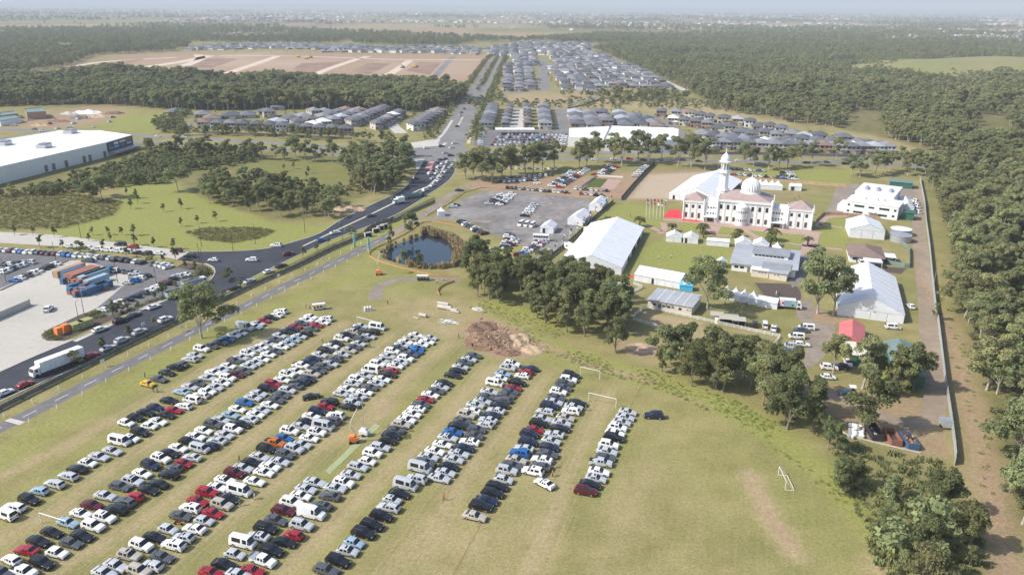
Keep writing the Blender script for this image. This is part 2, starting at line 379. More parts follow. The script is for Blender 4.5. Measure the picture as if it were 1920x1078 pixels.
for P_ in ([(70, 437), (215, 385), (232, 365), (215, 345), (330, 325), (335, 352), (430, 388), (510, 418), (600, 425), (660, 405), (640, 445), (560, 470), (350, 475), (0, 440)],
           [(405, 305), (450, 290), (620, 298), (655, 320), (650, 358), (560, 345), (470, 332)],
           [(1118, 388), (1190, 382), (1248, 398), (1245, 428), (1130, 422)], [(1225, 452), (1380, 466), (1370, 505), (1290, 515), (1180, 520), (1205, 470)],
           [(1535, 405), (1590, 408), (1590, 465), (1530, 462)], [(1285, 410), (1530, 440), (1525, 470), (1270, 446)], [(1400, 318), (1600, 318), (1590, 348), (1450, 345)],
           [(640, 470), (740, 415), (840, 365), (850, 350), (800, 400), (700, 455)], [(0, 262), (260, 262), (760, 290), (760, 284), (260, 256)], [(200, 200), (330, 215), (300, 240), (180, 235)],
           [(905, 455), (960, 470), (1000, 465), (985, 480), (900, 475)]):
    p_poly('green', P_, 3.0, 1.0)
p_line('green', [(0, 747), (200, 655), (480, 520), (600, 462), (720, 412), (830, 352)], 3.5, 2.5, 1.0)
p_poly('scrub', [(-30, 375), (100, 355), (190, 370), (232, 380), (215, 405), (120, 430), (-30, 432)], 3, 0.62)
p_poly('scrub', [(350, 436), (385, 427), (480, 426), (517, 433), (495, 445), (440, 456), (380, 450)], 3, 0.9)
p_poly('scrub', [(-40, 335), (250, 270), (480, 285), (660, 292), (760, 305), (745, 350), (660, 375), (640, 400), (540, 415), (450, 395), (380, 372), (335, 340), (230, 345), (110, 360), (-40, 370)], 4, 0.55)
p_poly('scrub', FOREST_R, 10, 0.75); p_poly('scrub', FOREST_L, 10, 0.9)
p_poly('green', [(1745, 470), (1765, 480), (1790, 600), (1830, 720), (1850, 860), (1815, 880), (1790, 700), (1762, 600)], 4, 0.55)
p_poly('dirt', [(865, 622), (905, 590), (985, 620), (1025, 655), (990, 668), (930, 668)], 4, 0.9)
p_line('dirt', [(1010, 640), (1060, 665), (1110, 685), (1180, 702), (1225, 715)], 2.2, 2.5, 0.95); p_line('dirt', [(1270, 742), (1300, 752), (1330, 765)], 1.5, 3, 0.6)
p_line('dirt', [(1765, 590), (1790, 660), (1808, 730), (1838, 850), (1862, 950), (1885, 1040), (1900, 1100)], 5.5, 6, 0.85)
p_line('dirt', [(1752, 480), (1768, 560), (1785, 640)], 2, 5, .4)
p_poly('dirt', [(860, 352), (900, 335), (1100, 330), (1250, 318), (1215, 318), (1170, 372), (1090, 372), (1000, 362), (900, 356)], 4, 0.8)
p_poly('dirt', [(1168, 376), (1212, 322), (1345, 316), (1300, 378), (1240, 378)], 3, 0.6); p_poly('pale', [(1178, 372), (1215, 328), (1330, 322), (1255, 372)], 6, 0.9)
p_poly('dirt', [(1360, 340), (1420, 345), (1480, 350), (1520, 375), (1500, 400), (1440, 400)], 5, 0.25)
p_poly('dry', [(1190, 598), (1212, 582), (1320, 605), (1290, 625)], 2, 1.0); p_poly('dry', [(1290, 606), (1400, 625), (1455, 634), (1430, 672), (1330, 650), (1290, 628)], 3, 0.8)
p_poly('scrub', [(1330, 615), (1455, 636), (1430, 672), (1340, 655)], 4, 0.55)
p_poly('dirt', [(1155, 640), (1235, 642), (1260, 660), (1210, 672), (1160, 660)], 4, 0.7)
p_poly('dirt', [(1520, 575), (1570, 592), (1600, 600), (1560, 612), (1500, 600)], 3, 0.75); p_poly('dirt', [(1450, 690), (1500, 690), (1540, 720), (1600, 735), (1720, 745), (1735, 770), (1770, 790), (1790, 860), (1700, 845), (1560, 800), (1540, 760), (1470, 710)], 4, 0.62)
p_poly('scrub', [(1400, 530), (1500, 540), (1500, 575), (1430, 556)], 4, 0.7)
p_poly('green', [(1640, 665), (1680, 660), (1680, 725), (1630, 720)], 2, .8)
p_poly('scrub', [(1560, 812), (1780, 870), (1800, 1000), (1900, 1078), (1700, 1078), (1620, 960), (1550, 860)], 6, 0.30)
p_poly('dirt', [(130, 126), (180, 106), (380, 99), (620, 101), (926, 107), (914, 132), (882, 162), (740, 146), (520, 138), (300, 134)], 12, 0.95)
p_poly('pale', [(300, 112), (420, 104), (620, 110), (600, 130), (330, 128)], 20, .6); p_poly('pale', [(680, 112), (900, 110), (880, 150), (700, 138)], 20, 0.35)
p_poly('scrub', [(350, 128), (400, 108), (450, 112), (420, 128)], 20, .7); p_poly('scrub', [(200, 124), (230, 115), (275, 112), (240, 126)], 20, .6)
p_poly('dry', [(945, 172), (1040, 178), (1290, 193), (1400, 210), (1560, 222), (1590, 242), (1400, 228), (1200, 212), (950, 202)], 10, 0.8)
p_poly('dirt', [(945, 172), (1180, 178), (1180, 188), (950, 186)], 10, 0.4); p_poly('dry', [(1560, 240), (1680, 255), (1790, 292), (1700, 290), (1600, 268)], 8, 0.6)
p_poly('dry', [(1590, 205), (1650, 215), (1630, 240), (1580, 238)], 6, .7)
p_poly('dirt', [(0, 228), (100, 205), (230, 205), (260, 212), (160, 240), (0, 246)], 8, 0.8); p_poly('green', [(170, 236), (300, 205), (340, 225), (330, 250), (200, 250)], 6, 0.6)
p_poly('dirt', [(520, 46), (780, 53), (1010, 61), (970, 74), (700, 62), (540, 56)], 60, 0.7); p_poly('scrub', [(520, 47), (760, 55), (700, 61), (540, 56)], 40, .5)
p_poly('dry', [(1010, 58), (1130, 60), (1100, 68), (960, 76)], 60, .8); p_poly('green', [(150, 41), (280, 39), (290, 47), (160, 52)], 60, 1.0)
p_poly('dry', [(1705, 116), (1780, 111), (1930, 127), (1930, 138), (1800, 126)], 20, 1.0)
p_poly('green', [(640, 80), (900, 76), (880, 82), (640, 84)], 30, .5)
def vno(x, y, s, seed):
    gr = np.random.default_rng(seed).random((128, 128)); u, v = x / s, y / s; i, j = np.floor(u).astype(int), np.floor(v).astype(int); fu, fv = u - i, v - j; h = lambda a, b: gr[a % 128, b % 128]
    return (h(i, j) * (1 - fu) + h(i + 1, j) * fu) * (1 - fv) + (h(i, j + 1) * (1 - fu) + h(i + 1, j + 1) * fu) * fv
far = np.clip((np.hypot(X, Y) - 2000) / 1500, 0, 1); ATT['dry'] = np.maximum(ATT['dry'], far * .8 * np.clip((vno(X, Y, 700, 51) - .62) * 6, 0, 1)); ATT['green'] = np.maximum(ATT['green'], far * .8 * np.clip((vno(X, Y, 600, 52) - .68) * 6, 0, 1)); ATT['scrub'] = np.maximum(ATT['scrub'], far * 0.62 * (1 - np.maximum(ATT['dirt'], np.maximum(ATT['dry'], ATT['green']))))
POND = GG([(799, 437), (815, 442), (834, 447), (849, 462), (850, 483), (843, 498), (817, 501), (792, 500), (760, 494), (737, 488), (718, 480), (727, 470), (744, 457), (777, 446)])
POND = smooth_line(POND + [POND[0]], 5)[:-1]
_d = dist_line(POND + [POND[0]], X, Y); _in = inside(POND, X, Y)
Z -= np.clip(np.where(_in, _d, -_d) / 2.5 + 0.6, 0, 1) * 0.9
MOUND = GG([(1800, 120)])[0]
verts = np.column_stack([X, Y, Z]); idx = np.arange(NX * NY).reshape(NY, NX)
faces = np.column_stack([idx[:-1, :-1].ravel(), idx[:-1, 1:].ravel(), idx[1:, 1:].ravel(), idx[1:, :-1].ravel()])
gme = bpy.data.meshes.new('ground')
gme.vertices.add(len(verts)); gme.vertices.foreach_set('co', verts.ravel())
gme.loops.add(faces.size); gme.loops.foreach_set('vertex_index', faces.ravel())
gme.polygons.add(len(faces)); gme.polygons.foreach_set('loop_start', np.arange(0, faces.size, 4)); gme.polygons.foreach_set('loop_total', np.full(len(faces), 4))
for k, a in ATT.items():
    at = gme.attributes.new(k, 'FLOAT', 'POINT'); at.data.foreach_set('value', a.astype(np.float32))
gme.update(calc_edges=True); gme.shade_smooth()
def ground_mat():
    mt = bpy.data.materials.new('ground_cover'); mt.use_nodes = True; n = mt.node_tree.nodes; l = mt.node_tree.links
    p = n['Principled BSDF']; p.inputs['Roughness'].default_value = 0.95; p.inputs['Specular IOR Level'].default_value = 0.15
    geo = n.new('ShaderNodeNewGeometry')
    def noise(sc, det=4, rot=None, stretch=None, rough=0.55):
        z = n.new('ShaderNodeTexNoise'); z.inputs['Scale'].default_value = sc; z.inputs['Detail'].default_value = det; z.inputs['Roughness'].default_value = rough
        if stretch:
            mp = n.new('ShaderNodeMapping'); mp.vector_type = 'TEXTURE'; mp.inputs['Rotation'].default_value = (0, 0, rot); mp.inputs['Scale'].default_value = stretch
            l.new(geo.outputs['Position'], mp.inputs[0]); l.new(mp.outputs[0], z.inputs[0])
        else: l.new(geo.outputs['Position'], z.inputs[0])
        return z.outputs[0]
    def rng(s, a, b, c=0.0, d=1.0):
        r = n.new('ShaderNodeMapRange'); r.inputs[1].default_value = a; r.inputs[2].default_value = b; r.inputs[3].default_value = c; r.inputs[4].default_value = d
        l.new(s, r.inputs[0]); return r.outputs[0]
    def mix(fac, a, b):
        x = n.new('ShaderNodeMix'); x.data_type = 'RGBA'
        if isinstance(fac, float): x.inputs[0].default_value = fac
        else: l.new(fac, x.inputs[0])
        for s, i in ((a, 6), (b, 7)):
            if isinstance(s, tuple): x.inputs[i].default_value = (*s, 1)
            else: l.new(s, x.inputs[i])
        return x.outputs[2]
    def math_(op, a, b):
        x = n.new('ShaderNodeMath'); x.operation = op
        for s, i in ((a, 0), (b, 1)):
            if isinstance(s, (int, float)): x.inputs[i].default_value = s
            else: l.new(s, x.inputs[i])
        return x.outputs[0]
    big, med, fine, tiny = noise(0.018, 3), noise(0.11, 5), noise(0.75, 5), noise(3.2, 3)
    track = noise(1.0, 4, R(72), (32, 0.8, 1.0)); track2 = noise(1.0, 3, R(75), (45, 2.6, 1.0))
    def att(name, ns=0.35):
        a = n.new('ShaderNodeAttribute'); a.attribute_name = name
        # edges broken up by noise
        w = math_('MULTIPLY', math_('SUBTRACT', math_('ADD', math_('MULTIPLY', med, 0.5), math_('MULTIPLY', fine, 0.5)), 0.5), ns * 4)
        e = math_('MULTIPLY', a.outputs['Fac'], math_('SUBTRACT', 1.0, a.outputs['Fac']))
        r = math_('ADD', a.outputs['Fac'], math_('MULTIPLY', math_('MULTIPLY', w, e), 4.0))
        x = n.new('ShaderNodeClamp'); l.new(r, x.inputs[0]); return x.outputs[0]
    grass = mix(rng(med, 0.35, 0.65), (0.228, 0.203, 0.076), (0.325, 0.276, 0.126))
    grass = mix(math_('MULTIPLY', rng(big, 0.4, 0.62), 0.45), grass, (0.185, 0.195, 0.062)); blot = noise(0.045, 5, rough=0.7)
    grass = mix(math_('MULTIPLY', rng(blot, 0.48, 0.66), 0.5), grass, (0.20, 0.195, 0.075)); grass = mix(math_('MULTIPLY', rng(blot, 0.46, 0.32), 0.4), grass, (0.36, 0.295, 0.16))
    st = n.new('ShaderNodeAttribute'); st.attribute_name = 'stripe'
    grass = mix(math_('MULTIPLY', math_('MULTIPLY', rng(track, 0.45, 0.70), 0.55), st.outputs['Fac']), grass, (0.395, 0.315, 0.178))
    grass = mix(math_('MULTIPLY', math_('MULTIPLY', rng(track2, 0.50, 0.72), 0.35), st.outputs['Fac']), grass, (0.19, 0.19, 0.065))
    green = mix(rng(fine, 0.35, 0.65), (0.22, 0.238, 0.055), (0.30, 0.305, 0.095)); green = mix(math_('MULTIPLY', rng(med, 0.5, 0.7), 0.35), green, (0.28, 0.26, 0.10))
    c = mix(math_('MULTIPLY', att('green'), 0.9), grass, green)
    c = mix(att('dry'), c, mix(rng(fine, 0.3, 0.7), (0.35, 0.275, 0.150), (0.42, 0.335, 0.20)))
    scr = mix(rng(med, 0.4, 0.62), (0.085, 0.085, 0.036), (0.20, 0.165, 0.07)); scr = mix(math_('MULTIPLY', rng(fine, 0.45, 0.65), 0.5), scr, (0.15, 0.16, 0.055))
    c = mix(att('scrub'), c, scr)
    drt = mix(rng(fine, 0.3, 0.7), (0.33, 0.215, 0.145), (0.42, 0.29, 0.205)); drt = mix(math_('MULTIPLY', rng(med, 0.48, 0.66), 0.5), drt, (0.26, 0.165, 0.11))
    c = mix(att('dirt'), c, drt); c = mix(math_('MULTIPLY', att('pale'), 0.8), c, (0.50, 0.40, 0.31))
    hs = n.new('ShaderNodeHueSaturation'); l.new(c, hs.inputs['Color']); l.new(math_('MULTIPLY', rng(tiny, 0.25, 0.75, 0.74, 1.24), rng(noise(1.4, 4, rough=.7), 0.28, 0.72, 0.78, 1.2)), hs.inputs['Value'])
    l.new(hs.outputs[0], p.inputs['Base Color'])
    b = n.new('ShaderNodeBump'); b.inputs['Strength'].default_value = 0.35; b.inputs['Distance'].default_value = 0.15; l.new(fine, b.inputs['Height']); l.new(b.outputs[0], p.inputs['Normal'])
    return mt
gme.materials.append(ground_mat())
tag(ob('ground', gme), kind='structure')
# water
wm = bpy.data.materials.new('pond_water'); wm.use_nodes = True
_p = wm.node_tree.nodes['Principled BSDF']; _p.inputs['Base Color'].default_value = (0.016, 0.030, 0.045, 1); _p.inputs['Roughness'].default_value = 0.04; _p.inputs['Specular IOR Level'].default_value = 0.8
_nz = wm.node_tree.nodes.new('ShaderNodeTexNoise'); _nz.inputs['Scale'].default_value = 40; _b = wm.node_tree.nodes.new('ShaderNodeBump'); _b.inputs['Strength'].default_value = 0.03; _b.inputs['Distance'].default_value = 0.05
wm.node_tree.links.new(_nz.outputs[0], _b.inputs['Height']); wm.node_tree.links.new(_b.outputs[0], _p.inputs['Normal'])
_c = sum(POND, Vector()) / len(POND)
sheet('pond_water', [_c + (p - _c) * 1.012 for p in POND], -0.42, wm, world=True)
# ================================================================ ROADS AND PAVED AREAS
ROAD_UP = [(355, 472), (440, 471), (500, 466), (560, 451), (600, 437), (640, 403 + 9), (707, 379), (753, 357), (783, 320), (797, 297)]
ROAD_LO = [(853, 297), (853, 322), (840, 340), (807, 363), (740, 404), (640, 443), (600, 460), (540, 488), (480, 517), (430, 545), (385, 570), (330, 600), (260, 637), (200, 665), (130, 695), (60, 725), (0, 752), (-40, 769)]
ROAD_LEFT = [(-40, 714), (0, 697), (60, 670), (150, 632), (200, 610), (260, 580), (310, 560), (345, 550), (388, 529), (402, 514), (400, 502), (385, 494), (332, 487)]
sheet('road', ROAD_UP + ROAD_LO + ROAD_LEFT, 0.012, M['asphalt_new'])
kerb(ROAD_UP); kerb(ROAD_LO); kerb(ROAD_LEFT[1:-1])
sheet('concrete_road', [(-60, 432), (100, 440), (355, 472), (332, 487), (310, 482), (200, 466), (80, 460), (-60, 452)], 0.010, M['concrete_apron'])
APRON = [(-120, 505), (0, 520), (60, 500), (127, 484), (160, 490), (235, 500), (232, 545), (170, 572), (182, 578), (175, 583), (80, 620), (100, 635), (175, 620), (0, 694), (-40, 711), (-300, 740), (-300, 560)]
sheet('concrete_apron', [(-300, 560), (-120, 528), (0, 541), (130, 488), (152, 488), (240, 512), (240, 528), (186, 575), (150, 592), (77, 627), (80, 636), (120, 639), (145, 634), (0, 695), (-40, 712), (-300, 800)], 0.008, M['concrete_apron'])
sheet('yard_car_park', [(-200, 465), (0, 470), (130, 480), (150, 488), (130, 489), (0, 541), (-200, 560)], 0.014, M['asphalt'])
sheet('yard_car_park', [(152, 488), (185, 478), (260, 488), (330, 502), (383, 512), (380, 520), (330, 545), (250, 575), (205, 592), (182, 577), (240, 530), (243, 512)], 0.016, M['asphalt'])
kerb([(0, 545), (60, 518), (128, 489)], 0.3, 0.5, M['concrete_dark'], False)
kerb([(-60, 470), (0, 470), (130, 478), (185, 476)], 0.13, 0.4)
sheet('garden_bed', [(77, 627), (90, 618), (150, 590), (180, 580), (205, 592), (255, 574), (330, 544), (372, 526), (380, 530), (330, 554), (255, 580), (195, 606), (145, 628), (120, 639), (88, 639)], 0.022, M['mulch'])
ribbon('footpath', [(140, 640), (200, 612), (262, 582), (312, 561), (340, 549)], 1.6, 0.03, M['concrete'])
sheet('garden_bed', [(383, 512), (330, 501), (345, 492), (385, 497), (398, 508), (390, 522), (376, 528)], 0.02, M['mulch'])
ribbon('median_strip', [(568, 462), (600, 447), (640, 428), (700, 400), (750, 375), (783, 358), (807, 347), (827, 322), (838, 300)], (0.9, 1.6), 0.12, M['concrete'])
PATH = [(-40, 823), (0, 802), (40, 783), (100, 753), (160, 722), (218, 693), (269, 668), (330, 638), (385, 610), (435, 586), (485, 561), (521, 543), (562, 523), (600, 505), (652, 481), (690, 462), (735, 438)]
path_ob = ribbon('path_road', PATH, 4.6, 0.014, M['asphalt'])
PATHW = smooth_line(GG(PATH))
mb = MB()
for (p, a) in along(PATHW, 9.0, 4.0):
    c, s = math.cos(a), math.sin(a)
    q = lambda u, v: (p.x + c * u - s * v, p.y + s * u + c * v, 0.019)
    mk = MB(); mk.quad(q(-1.9, -.09), q(1.9, -.09), q(1.9, .09), q(-1.9, .09)); mk.build('lane_dash', M['line_white'], path_ob)
# speed hump
p, a = G(22, 791), 0
for k in range(7):
    q = GG([(9 + k * 4.6, 788 - k * 0.2)])[0]
hump = sheet('speed_hump', [(8, 789), (20, 784), (48, 791), (36, 797)], 0.05, M['concrete'])
ribbon('gravel_path', [(690, 463), (740, 436), (790, 404), (820, 385), (850, 362), (880, 348)], (4.2, 5.0), 0.010, M['gravel_road'])
ribbon('gravel_path', [(702, 562), (706, 548), (716, 536), (740, 526), (790, 523), (830, 524), (862, 524)], (5.0, 4.0), 0.012, M['gravel_road'])
LOT = [(800, 409), (838, 396), (862, 376), (905, 359), (960, 358), (1075, 370), (1125, 378), (1108, 398), (1085, 427), (1060, 455), (1040, 480), (1012, 503), (985, 506), (1008, 480), (1005, 468), (960, 452), (925, 440), (893, 420), (830, 410)]
sheet('gravel_car_park', LOT, 0.011, M['asphalt_lot'], smooth=False)
ribbon('gravel_path', [(800, 408), (860, 412), (920, 416)], 5, 0.013, M['gravel_road'])
# arterial road, boulevard and junction
ART_N = [(-200, 232), (0, 242), (250, 254), (500, 268), (700, 280), (765, 284), (870, 285), (1100, 286), (1300, 288), (1500, 292), (1760, 302), (1960, 312)]
ART_S = [(-200, 256), (0, 260), (250, 266), (500, 279), (700, 291), (765, 296), (870, 297), (1100, 298), (1280, 301), (1500, 304), (1760, 312), (1960, 322)]
ribbon('arterial_road', ART_N, 11, 0.02, M['asphalt_pale']); ribbon('arterial_road', ART_S, 10, 0.022, M['asphalt_pale'])
sheet('junction', [(760, 279), (800, 270), (812, 262), (838, 246), (862, 246), (872, 262), (868, 272), (880, 284), (880, 300), (856, 303), (797, 303), (762, 300)], 0.03, M['asphalt_pale'])
BLVD = [(846, 262), (860, 232), (872, 212), (884, 190), (900, 165), (918, 132), (930, 112), (938, 103)]
ribbon('boulevard', BLVD, (22, 20), 0.026, M['asphalt_pale'])
ribbon('median_strip', [(858, 238), (868, 220)], 1.6, 0.13, M['concrete']); ribbon('median_strip', [(906, 158), (922, 128), (932, 110)], 6.0, 0.13, M['leaf_shrub'])
sheet('bus_lane', [(797, 316), (806, 297), (818, 297), (809, 316)], 0.026, M['busway_red'])
ribbon('footpath', [(836, 268), (826, 275), (818, 266), (832, 250), (848, 226)], 2.5, 0.05, M['concrete'])
ribbon('footpath', [(878, 270), (882, 258), (890, 248)], 2.5, 0.05, M['concrete'])
sheet('pavement', [(770, 268), (812, 262), (826, 262), (818, 274), (776, 278)], 0.034, M['concrete'])
sheet('pavement', [(778, 300), (794, 298), (790, 310), (781, 318)], 0.034, M['concrete'])
sheet('shop_car_park', [(893, 246), (1070, 247), (1068, 274), (900, 276), (888, 272)], 0.02, M['asphalt'])
ribbon('estate_street', [(880, 247), (1070, 246), (1180, 252)], 8, 0.024, M['asphalt_pale'])
ribbon('estate_street', [(968, 244), (972, 205)], 14, 0.018, M['concrete']); ribbon('estate_street', [(1056, 246), (1052, 205)], 12, 0.018, M['asphalt_pale'])
ribbon('estate_street', [(1020, 168), (1018, 112)], 16, 0.018, M['asphalt_pale']); ribbon('estate_street', [(940, 178), (1020, 170), (1180, 172), (1290, 172)], 10, 0.016, M['asphalt_pale'])
ribbon('estate_street', [(1112, 98), (1200, 133), (1285, 170)], 9, 0.018, M['concrete'])
ribbon('estate_street', [(1190, 212), (1230, 222), (1290, 258), (1310, 280)], 9, 0.018, M['asphalt_pale'])
ribbon('estate_street', [(340, 240), (380, 226), (470, 212), (560, 212)], 8, 0.018, M['asphalt_pale']); ribbon('estate_street', [(752, 250), (735, 232), (752, 218)], 10, 0.018, M['concrete'])
ribbon('cross_bridge', [(1060, 204), (1100, 194), (1128, 184)], 6, 3.0, M['asphalt_pale'])
mat('site_pale', (0.60, 0.48, 0.38), .95, .08, .05)
for px, w_ in (([(565, 152), (610, 132), (665, 113), (690, 106)], 14), ([(700, 154), (740, 134), (768, 114)], 14), ([(225, 132), (330, 118), (400, 104)], 22), ([(420, 140), (480, 120), (520, 106)], 16), ([(345, 124), (375, 112), (372, 103)], 18), ([(380, 104), (560, 106), (740, 112), (900, 113)], 14), ([(130, 126), (200, 116), (330, 108)], 16)):
    ribbon('site_track', px, w_, 0.03, M['site_pale'])
mat('site_dark', (0.265, 0.165, 0.115), .95, .25, .03)
for P_ in ([(352, 128), (384, 112), (400, 109), (446, 111), (430, 117), (396, 128)], [(140, 125), (200, 119), (228, 114), (272, 111), (250, 117), (220, 126)], [(548, 130), (566, 119), (612, 117), (640, 117), (605, 131), (580, 138)], [(660, 133), (690, 119), (735, 118), (712, 131), (690, 140)], [(760, 134), (786, 117), (828, 118), (806, 140)]): sheet('topsoil_patch', P_, 0.04, M['site_dark'])
ribbon('site_road', [(812, 148), (835, 122), (850, 106)], 11, 0.025, M['asphalt_pale'])
# mosque precinct paths
RP = M['red_paving']
sheet('forecourt', [(1246, 409), (1279, 411), (1520, 433), (1545, 436), (1528, 442), (1440, 436), (1300, 418), (1244, 414)], 0.02, RP)
for pl, w in (([(1242, 418), (1246, 424), (1240, 434), (1216, 424)], 3), ([(1340, 424), (1330, 440)], 6), ([(1395, 430), (1410, 440), (1432, 450)], 3), ([(1524, 438), (1518, 460), (1514, 480)], 6),
              ([(1232, 437), (1330, 440), (1420, 448), (1520, 462), (1580, 468)], 2.2), ([(1535, 421), (1580, 427)], 2), ([(1532, 425), (1552, 408), (1590, 405)], 3)):
    ribbon('paved_path', pl, w, 0.024, RP)
sheet('red_carpet', [(1243, 408), (1256, 393), (1276, 394), (1279, 410)], 0.03, M['red_cloth']); sheet('red_carpet', [(1166, 512), (1188, 517), (1186, 521), (1168, 518)], 0.03, M['red_cloth'])
sheet('red_carpet', [(1279, 411), (1312, 414), (1311, 417), (1279, 414)], 0.034, M['red_cloth'])
ribbon('dirt_track', [(1724, 350), (1722, 380), (1722, 420), (1726, 470), (1732, 520), (1738, 570), (1743, 640), (1750, 720), (1752, 760), (1738, 790), (1690, 790), (1640, 775), (1590, 750), (1545, 738)], 5.5, 0.008, M['dirt_road'])
sheet('service_yard', [(1568, 350), (1600, 345), (1690, 345), (1715, 350), (1712, 400), (1690, 405), (1580, 402), (1540, 412), (1558, 380)], 0.012, M['gravel_road'])
sheet('service_yard', [(1500, 462), (1515, 475), (1520, 500), (1500, 530), (1485, 540), (1480, 520), (1492, 505)], 0.012, M['asphalt_pale'])
sheet('service_yard', [(1485, 565), (1520, 560), (1528, 585), (1520, 600), (1568, 612), (1560, 640), (1545, 670), (1520, 690), (1505, 688), (1515, 640), (1512, 605), (1498, 600)], 0.012, M['gravel_road'])
sheet('cleared_bed', [(1415, 530), (1480, 533), (1500, 545), (1495, 565), (1440, 556)], 0.007, M['mulch'], smooth=True)
sheet('service_yard', [(1580, 500), (1630, 497), (1640, 505), (1590, 512)], 0.012, M['asphalt'])
sheet('garden_bed', [(1655, 500), (1700, 503), (1690, 514), (1660, 510)], 0.012, M['mulch'])
sheet('cricket_pitch', [G(610, 882), G(617, 889), G(714, 797), G(702, 794)], 0.015, M['cricket_mat'], world=True)
sheet('courtyard_lawn', [(1096, 352), (1112, 334), (1140, 336), (1126, 352)], 0.012, M['leaf_weed']); sheet('courtyard_paving', [(1126, 352), (1140, 336), (1166, 338), (1150, 356)], 0.014, RP)
# ================================================================ TREES
def leaf_mesh(name, mt, centers, radii, counts, leaf, seed, flat=0.8, jit=0.9, trunk=None):
    """foliage as many leaf-spray faces spread through clump volumes; optional trunk geometry joined with a second material"""
    g = np.random.default_rng(seed); V = []; T = []
    for c, r, k in zip(centers, radii, counts):
        d = g.normal(size=(k, 3)); d /= np.linalg.norm(d, axis=1, keepdims=True); d[:, 2] = np.where(d[:, 2] < -0.35, -d[:, 2] * .6, d[:, 2])
        rr = r * (0.55 + 0.45 * g.random((k, 1)) ** 0.5) * (1 + 0.22 * np.sin(d[:, :1] * 5 + seed) * np.cos(d[:, 1:2] * 4 + c[0]))
        p = np.array(c) + d * rr * np.array([1, 1, flat])
        nrm = d + g.normal(size=(k, 3)) * jit * 0.55; nrm /= np.linalg.norm(nrm, axis=1, keepdims=True)
        u = np.cross(nrm, g.normal(size=(k, 3))); u /= np.linalg.norm(u, axis=1, keepdims=True); w = np.cross(nrm, u)
        s = leaf * (0.55 + 0.8 * g.random((k, 1))); a = s * (0.9 + 0.5 * g.random((k, 1)))
        q = np.stack([p - u * a * .5 - w * s * .35, p + u * a * .5 - w * s * .25, p + u * a * .35 + w * s * .45, p - u * a * .45 + w * s * .35], 1)
        V.append(q.reshape(-1, 3)); T.append(np.repeat(np.clip(g.normal(0.5, 0.22, k) + g.normal(0, 0.12), 0, 1), 4))
    V = np.concatenate(V); T = np.concatenate(T); nq = len(V) // 4
    F = np.arange(nq * 4).reshape(-1, 4)
    me = bpy.data.meshes.new(name)
    verts = [tuple(v) for v in V]; fs = [tuple(f) for f in F]; mi = [0] * nq
    if trunk is not None:
        o = len(verts); verts += trunk.v; fs += [tuple(i + o for i in f) for f in trunk.f]; mi += [1] * len(trunk.f); T = np.concatenate([T, np.full(len(trunk.v), .5)])
    me.from_pydata(verts, [], fs); me.materials.append(mt)
    if trunk is not None: me.materials.append(M['bark_pale']); me.polygons.foreach_set('material_index', mi)
    at = me.attributes.new('tone', 'FLOAT', 'POINT'); at.data.foreach_set('value', T.astype(np.float32)); me.update()
    return me
def tree_kind(seed, h, spread, ncl, per, leaf, base=0.42, flat=0.8, mt='leaf_gum', bark='bark_pale', narrow=0.0, both=True):
    g = random.Random(seed); cs, rs, ks = [], [], []
    nl = 6 if ncl > 11 else 4
    ends = []
    for i in range(nl):
        a = i * 2.4 + g.uniform(-.5, .5); t = (i + g.uniform(.3, .9)) / nl
        if narrow: z = base + (1 - base) * (0.22 + .70 * t); rr = spread * (.34 - .26 * t) * g.uniform(.7, 1.15)
        else: z = base + (1 - base) * (0.14 + .70 * t + g.uniform(-.07, .07)); rr = spread * g.uniform(.22, .38) * (1.1 - .7 * t * t)
        ends.append((math.cos(a) * rr, math.sin(a) * rr, z * h))
    for i in range(ncl):
        e = ends[i % nl]; r = spread * g.uniform(.09, .18) * (1.25 if ncl < 12 else 1); sg = spread * (.085 if narrow else .10)
        z = min(h - r * .6, max(h * base + r * .5, e[2] + g.gauss(0, h * (.085 if narrow else .06))))
        cs.append((e[0] + g.gauss(0, sg), e[1] + g.gauss(0, sg), z)); rs.append(r); ks.append(int(per * (r / (spread * .13)) ** 2))
    tr = MB(); lean = (g.uniform(-.5, .5), g.uniform(-.5, .5)); fz = h * max(0.18, base * 0.8)
    tr.tube([(0, 0, -0.2), (lean[0] * .3, lean[1] * .3, fz * .5), (lean[0], lean[1], fz)], [h * .022, h * .017, h * .014], 6)
    for c in ends:
        mid = ((lean[0] + c[0]) / 2 * 0.9, (lean[1] + c[1]) / 2 * 0.9, fz + (c[2] - fz) * 0.55)
        tr.tube([(lean[0], lean[1], fz - .3), mid, (c[0], c[1], c[2] + .2)], [h * .011, h * .007, h * .003], 5)
    crown = leaf_mesh('crown', M[mt], cs, rs, ks, leaf, seed, flat)
    trunk = tr.mesh('trunk', M[bark], 60)
    joint = leaf_mesh('tree_mass', M[mt], cs, rs, ks, leaf, seed, flat, trunk=tr) if both else None
    return crown, trunk, joint, h
GUM = [tree_kind(100 + i, 16, (10.5, 12, 9.5, 11.5, 10, 13)[i], (34, 38, 31, 36, 32, 42)[i], 215, 0.39, (0.30, 0.26, 0.34, 0.24, 0.36, 0.28)[i]) for i in range(6)]
OAK = [tree_kind(200 + i, 13, (8, 9, 7.2, 8.5)[i], (30, 34, 28, 32)[i], 180, 0.32, (0.10, 0.14, 0.08, 0.16)[i], 0.95, 'leaf_dark', 'bark', 0.35) for i in range(4)]
SPREAD = tree_kind(300, 13, 17, 36, 190, 0.42, 0.45, 0.6)
SHRUB = [tree_kind(400 + i, 4, (4.2, 5, 3.6)[i], 10, 95, 0.24, 0.02, 0.9, 'leaf_shrub', 'bark') for i in range(3)]
SAPL = [tree_kind(500 + i, 4.2, 2.6, 20, 60, 0.22, 0.30, 0.95, 'leaf_shrub', 'bark', 0.3) for i in range(2)]
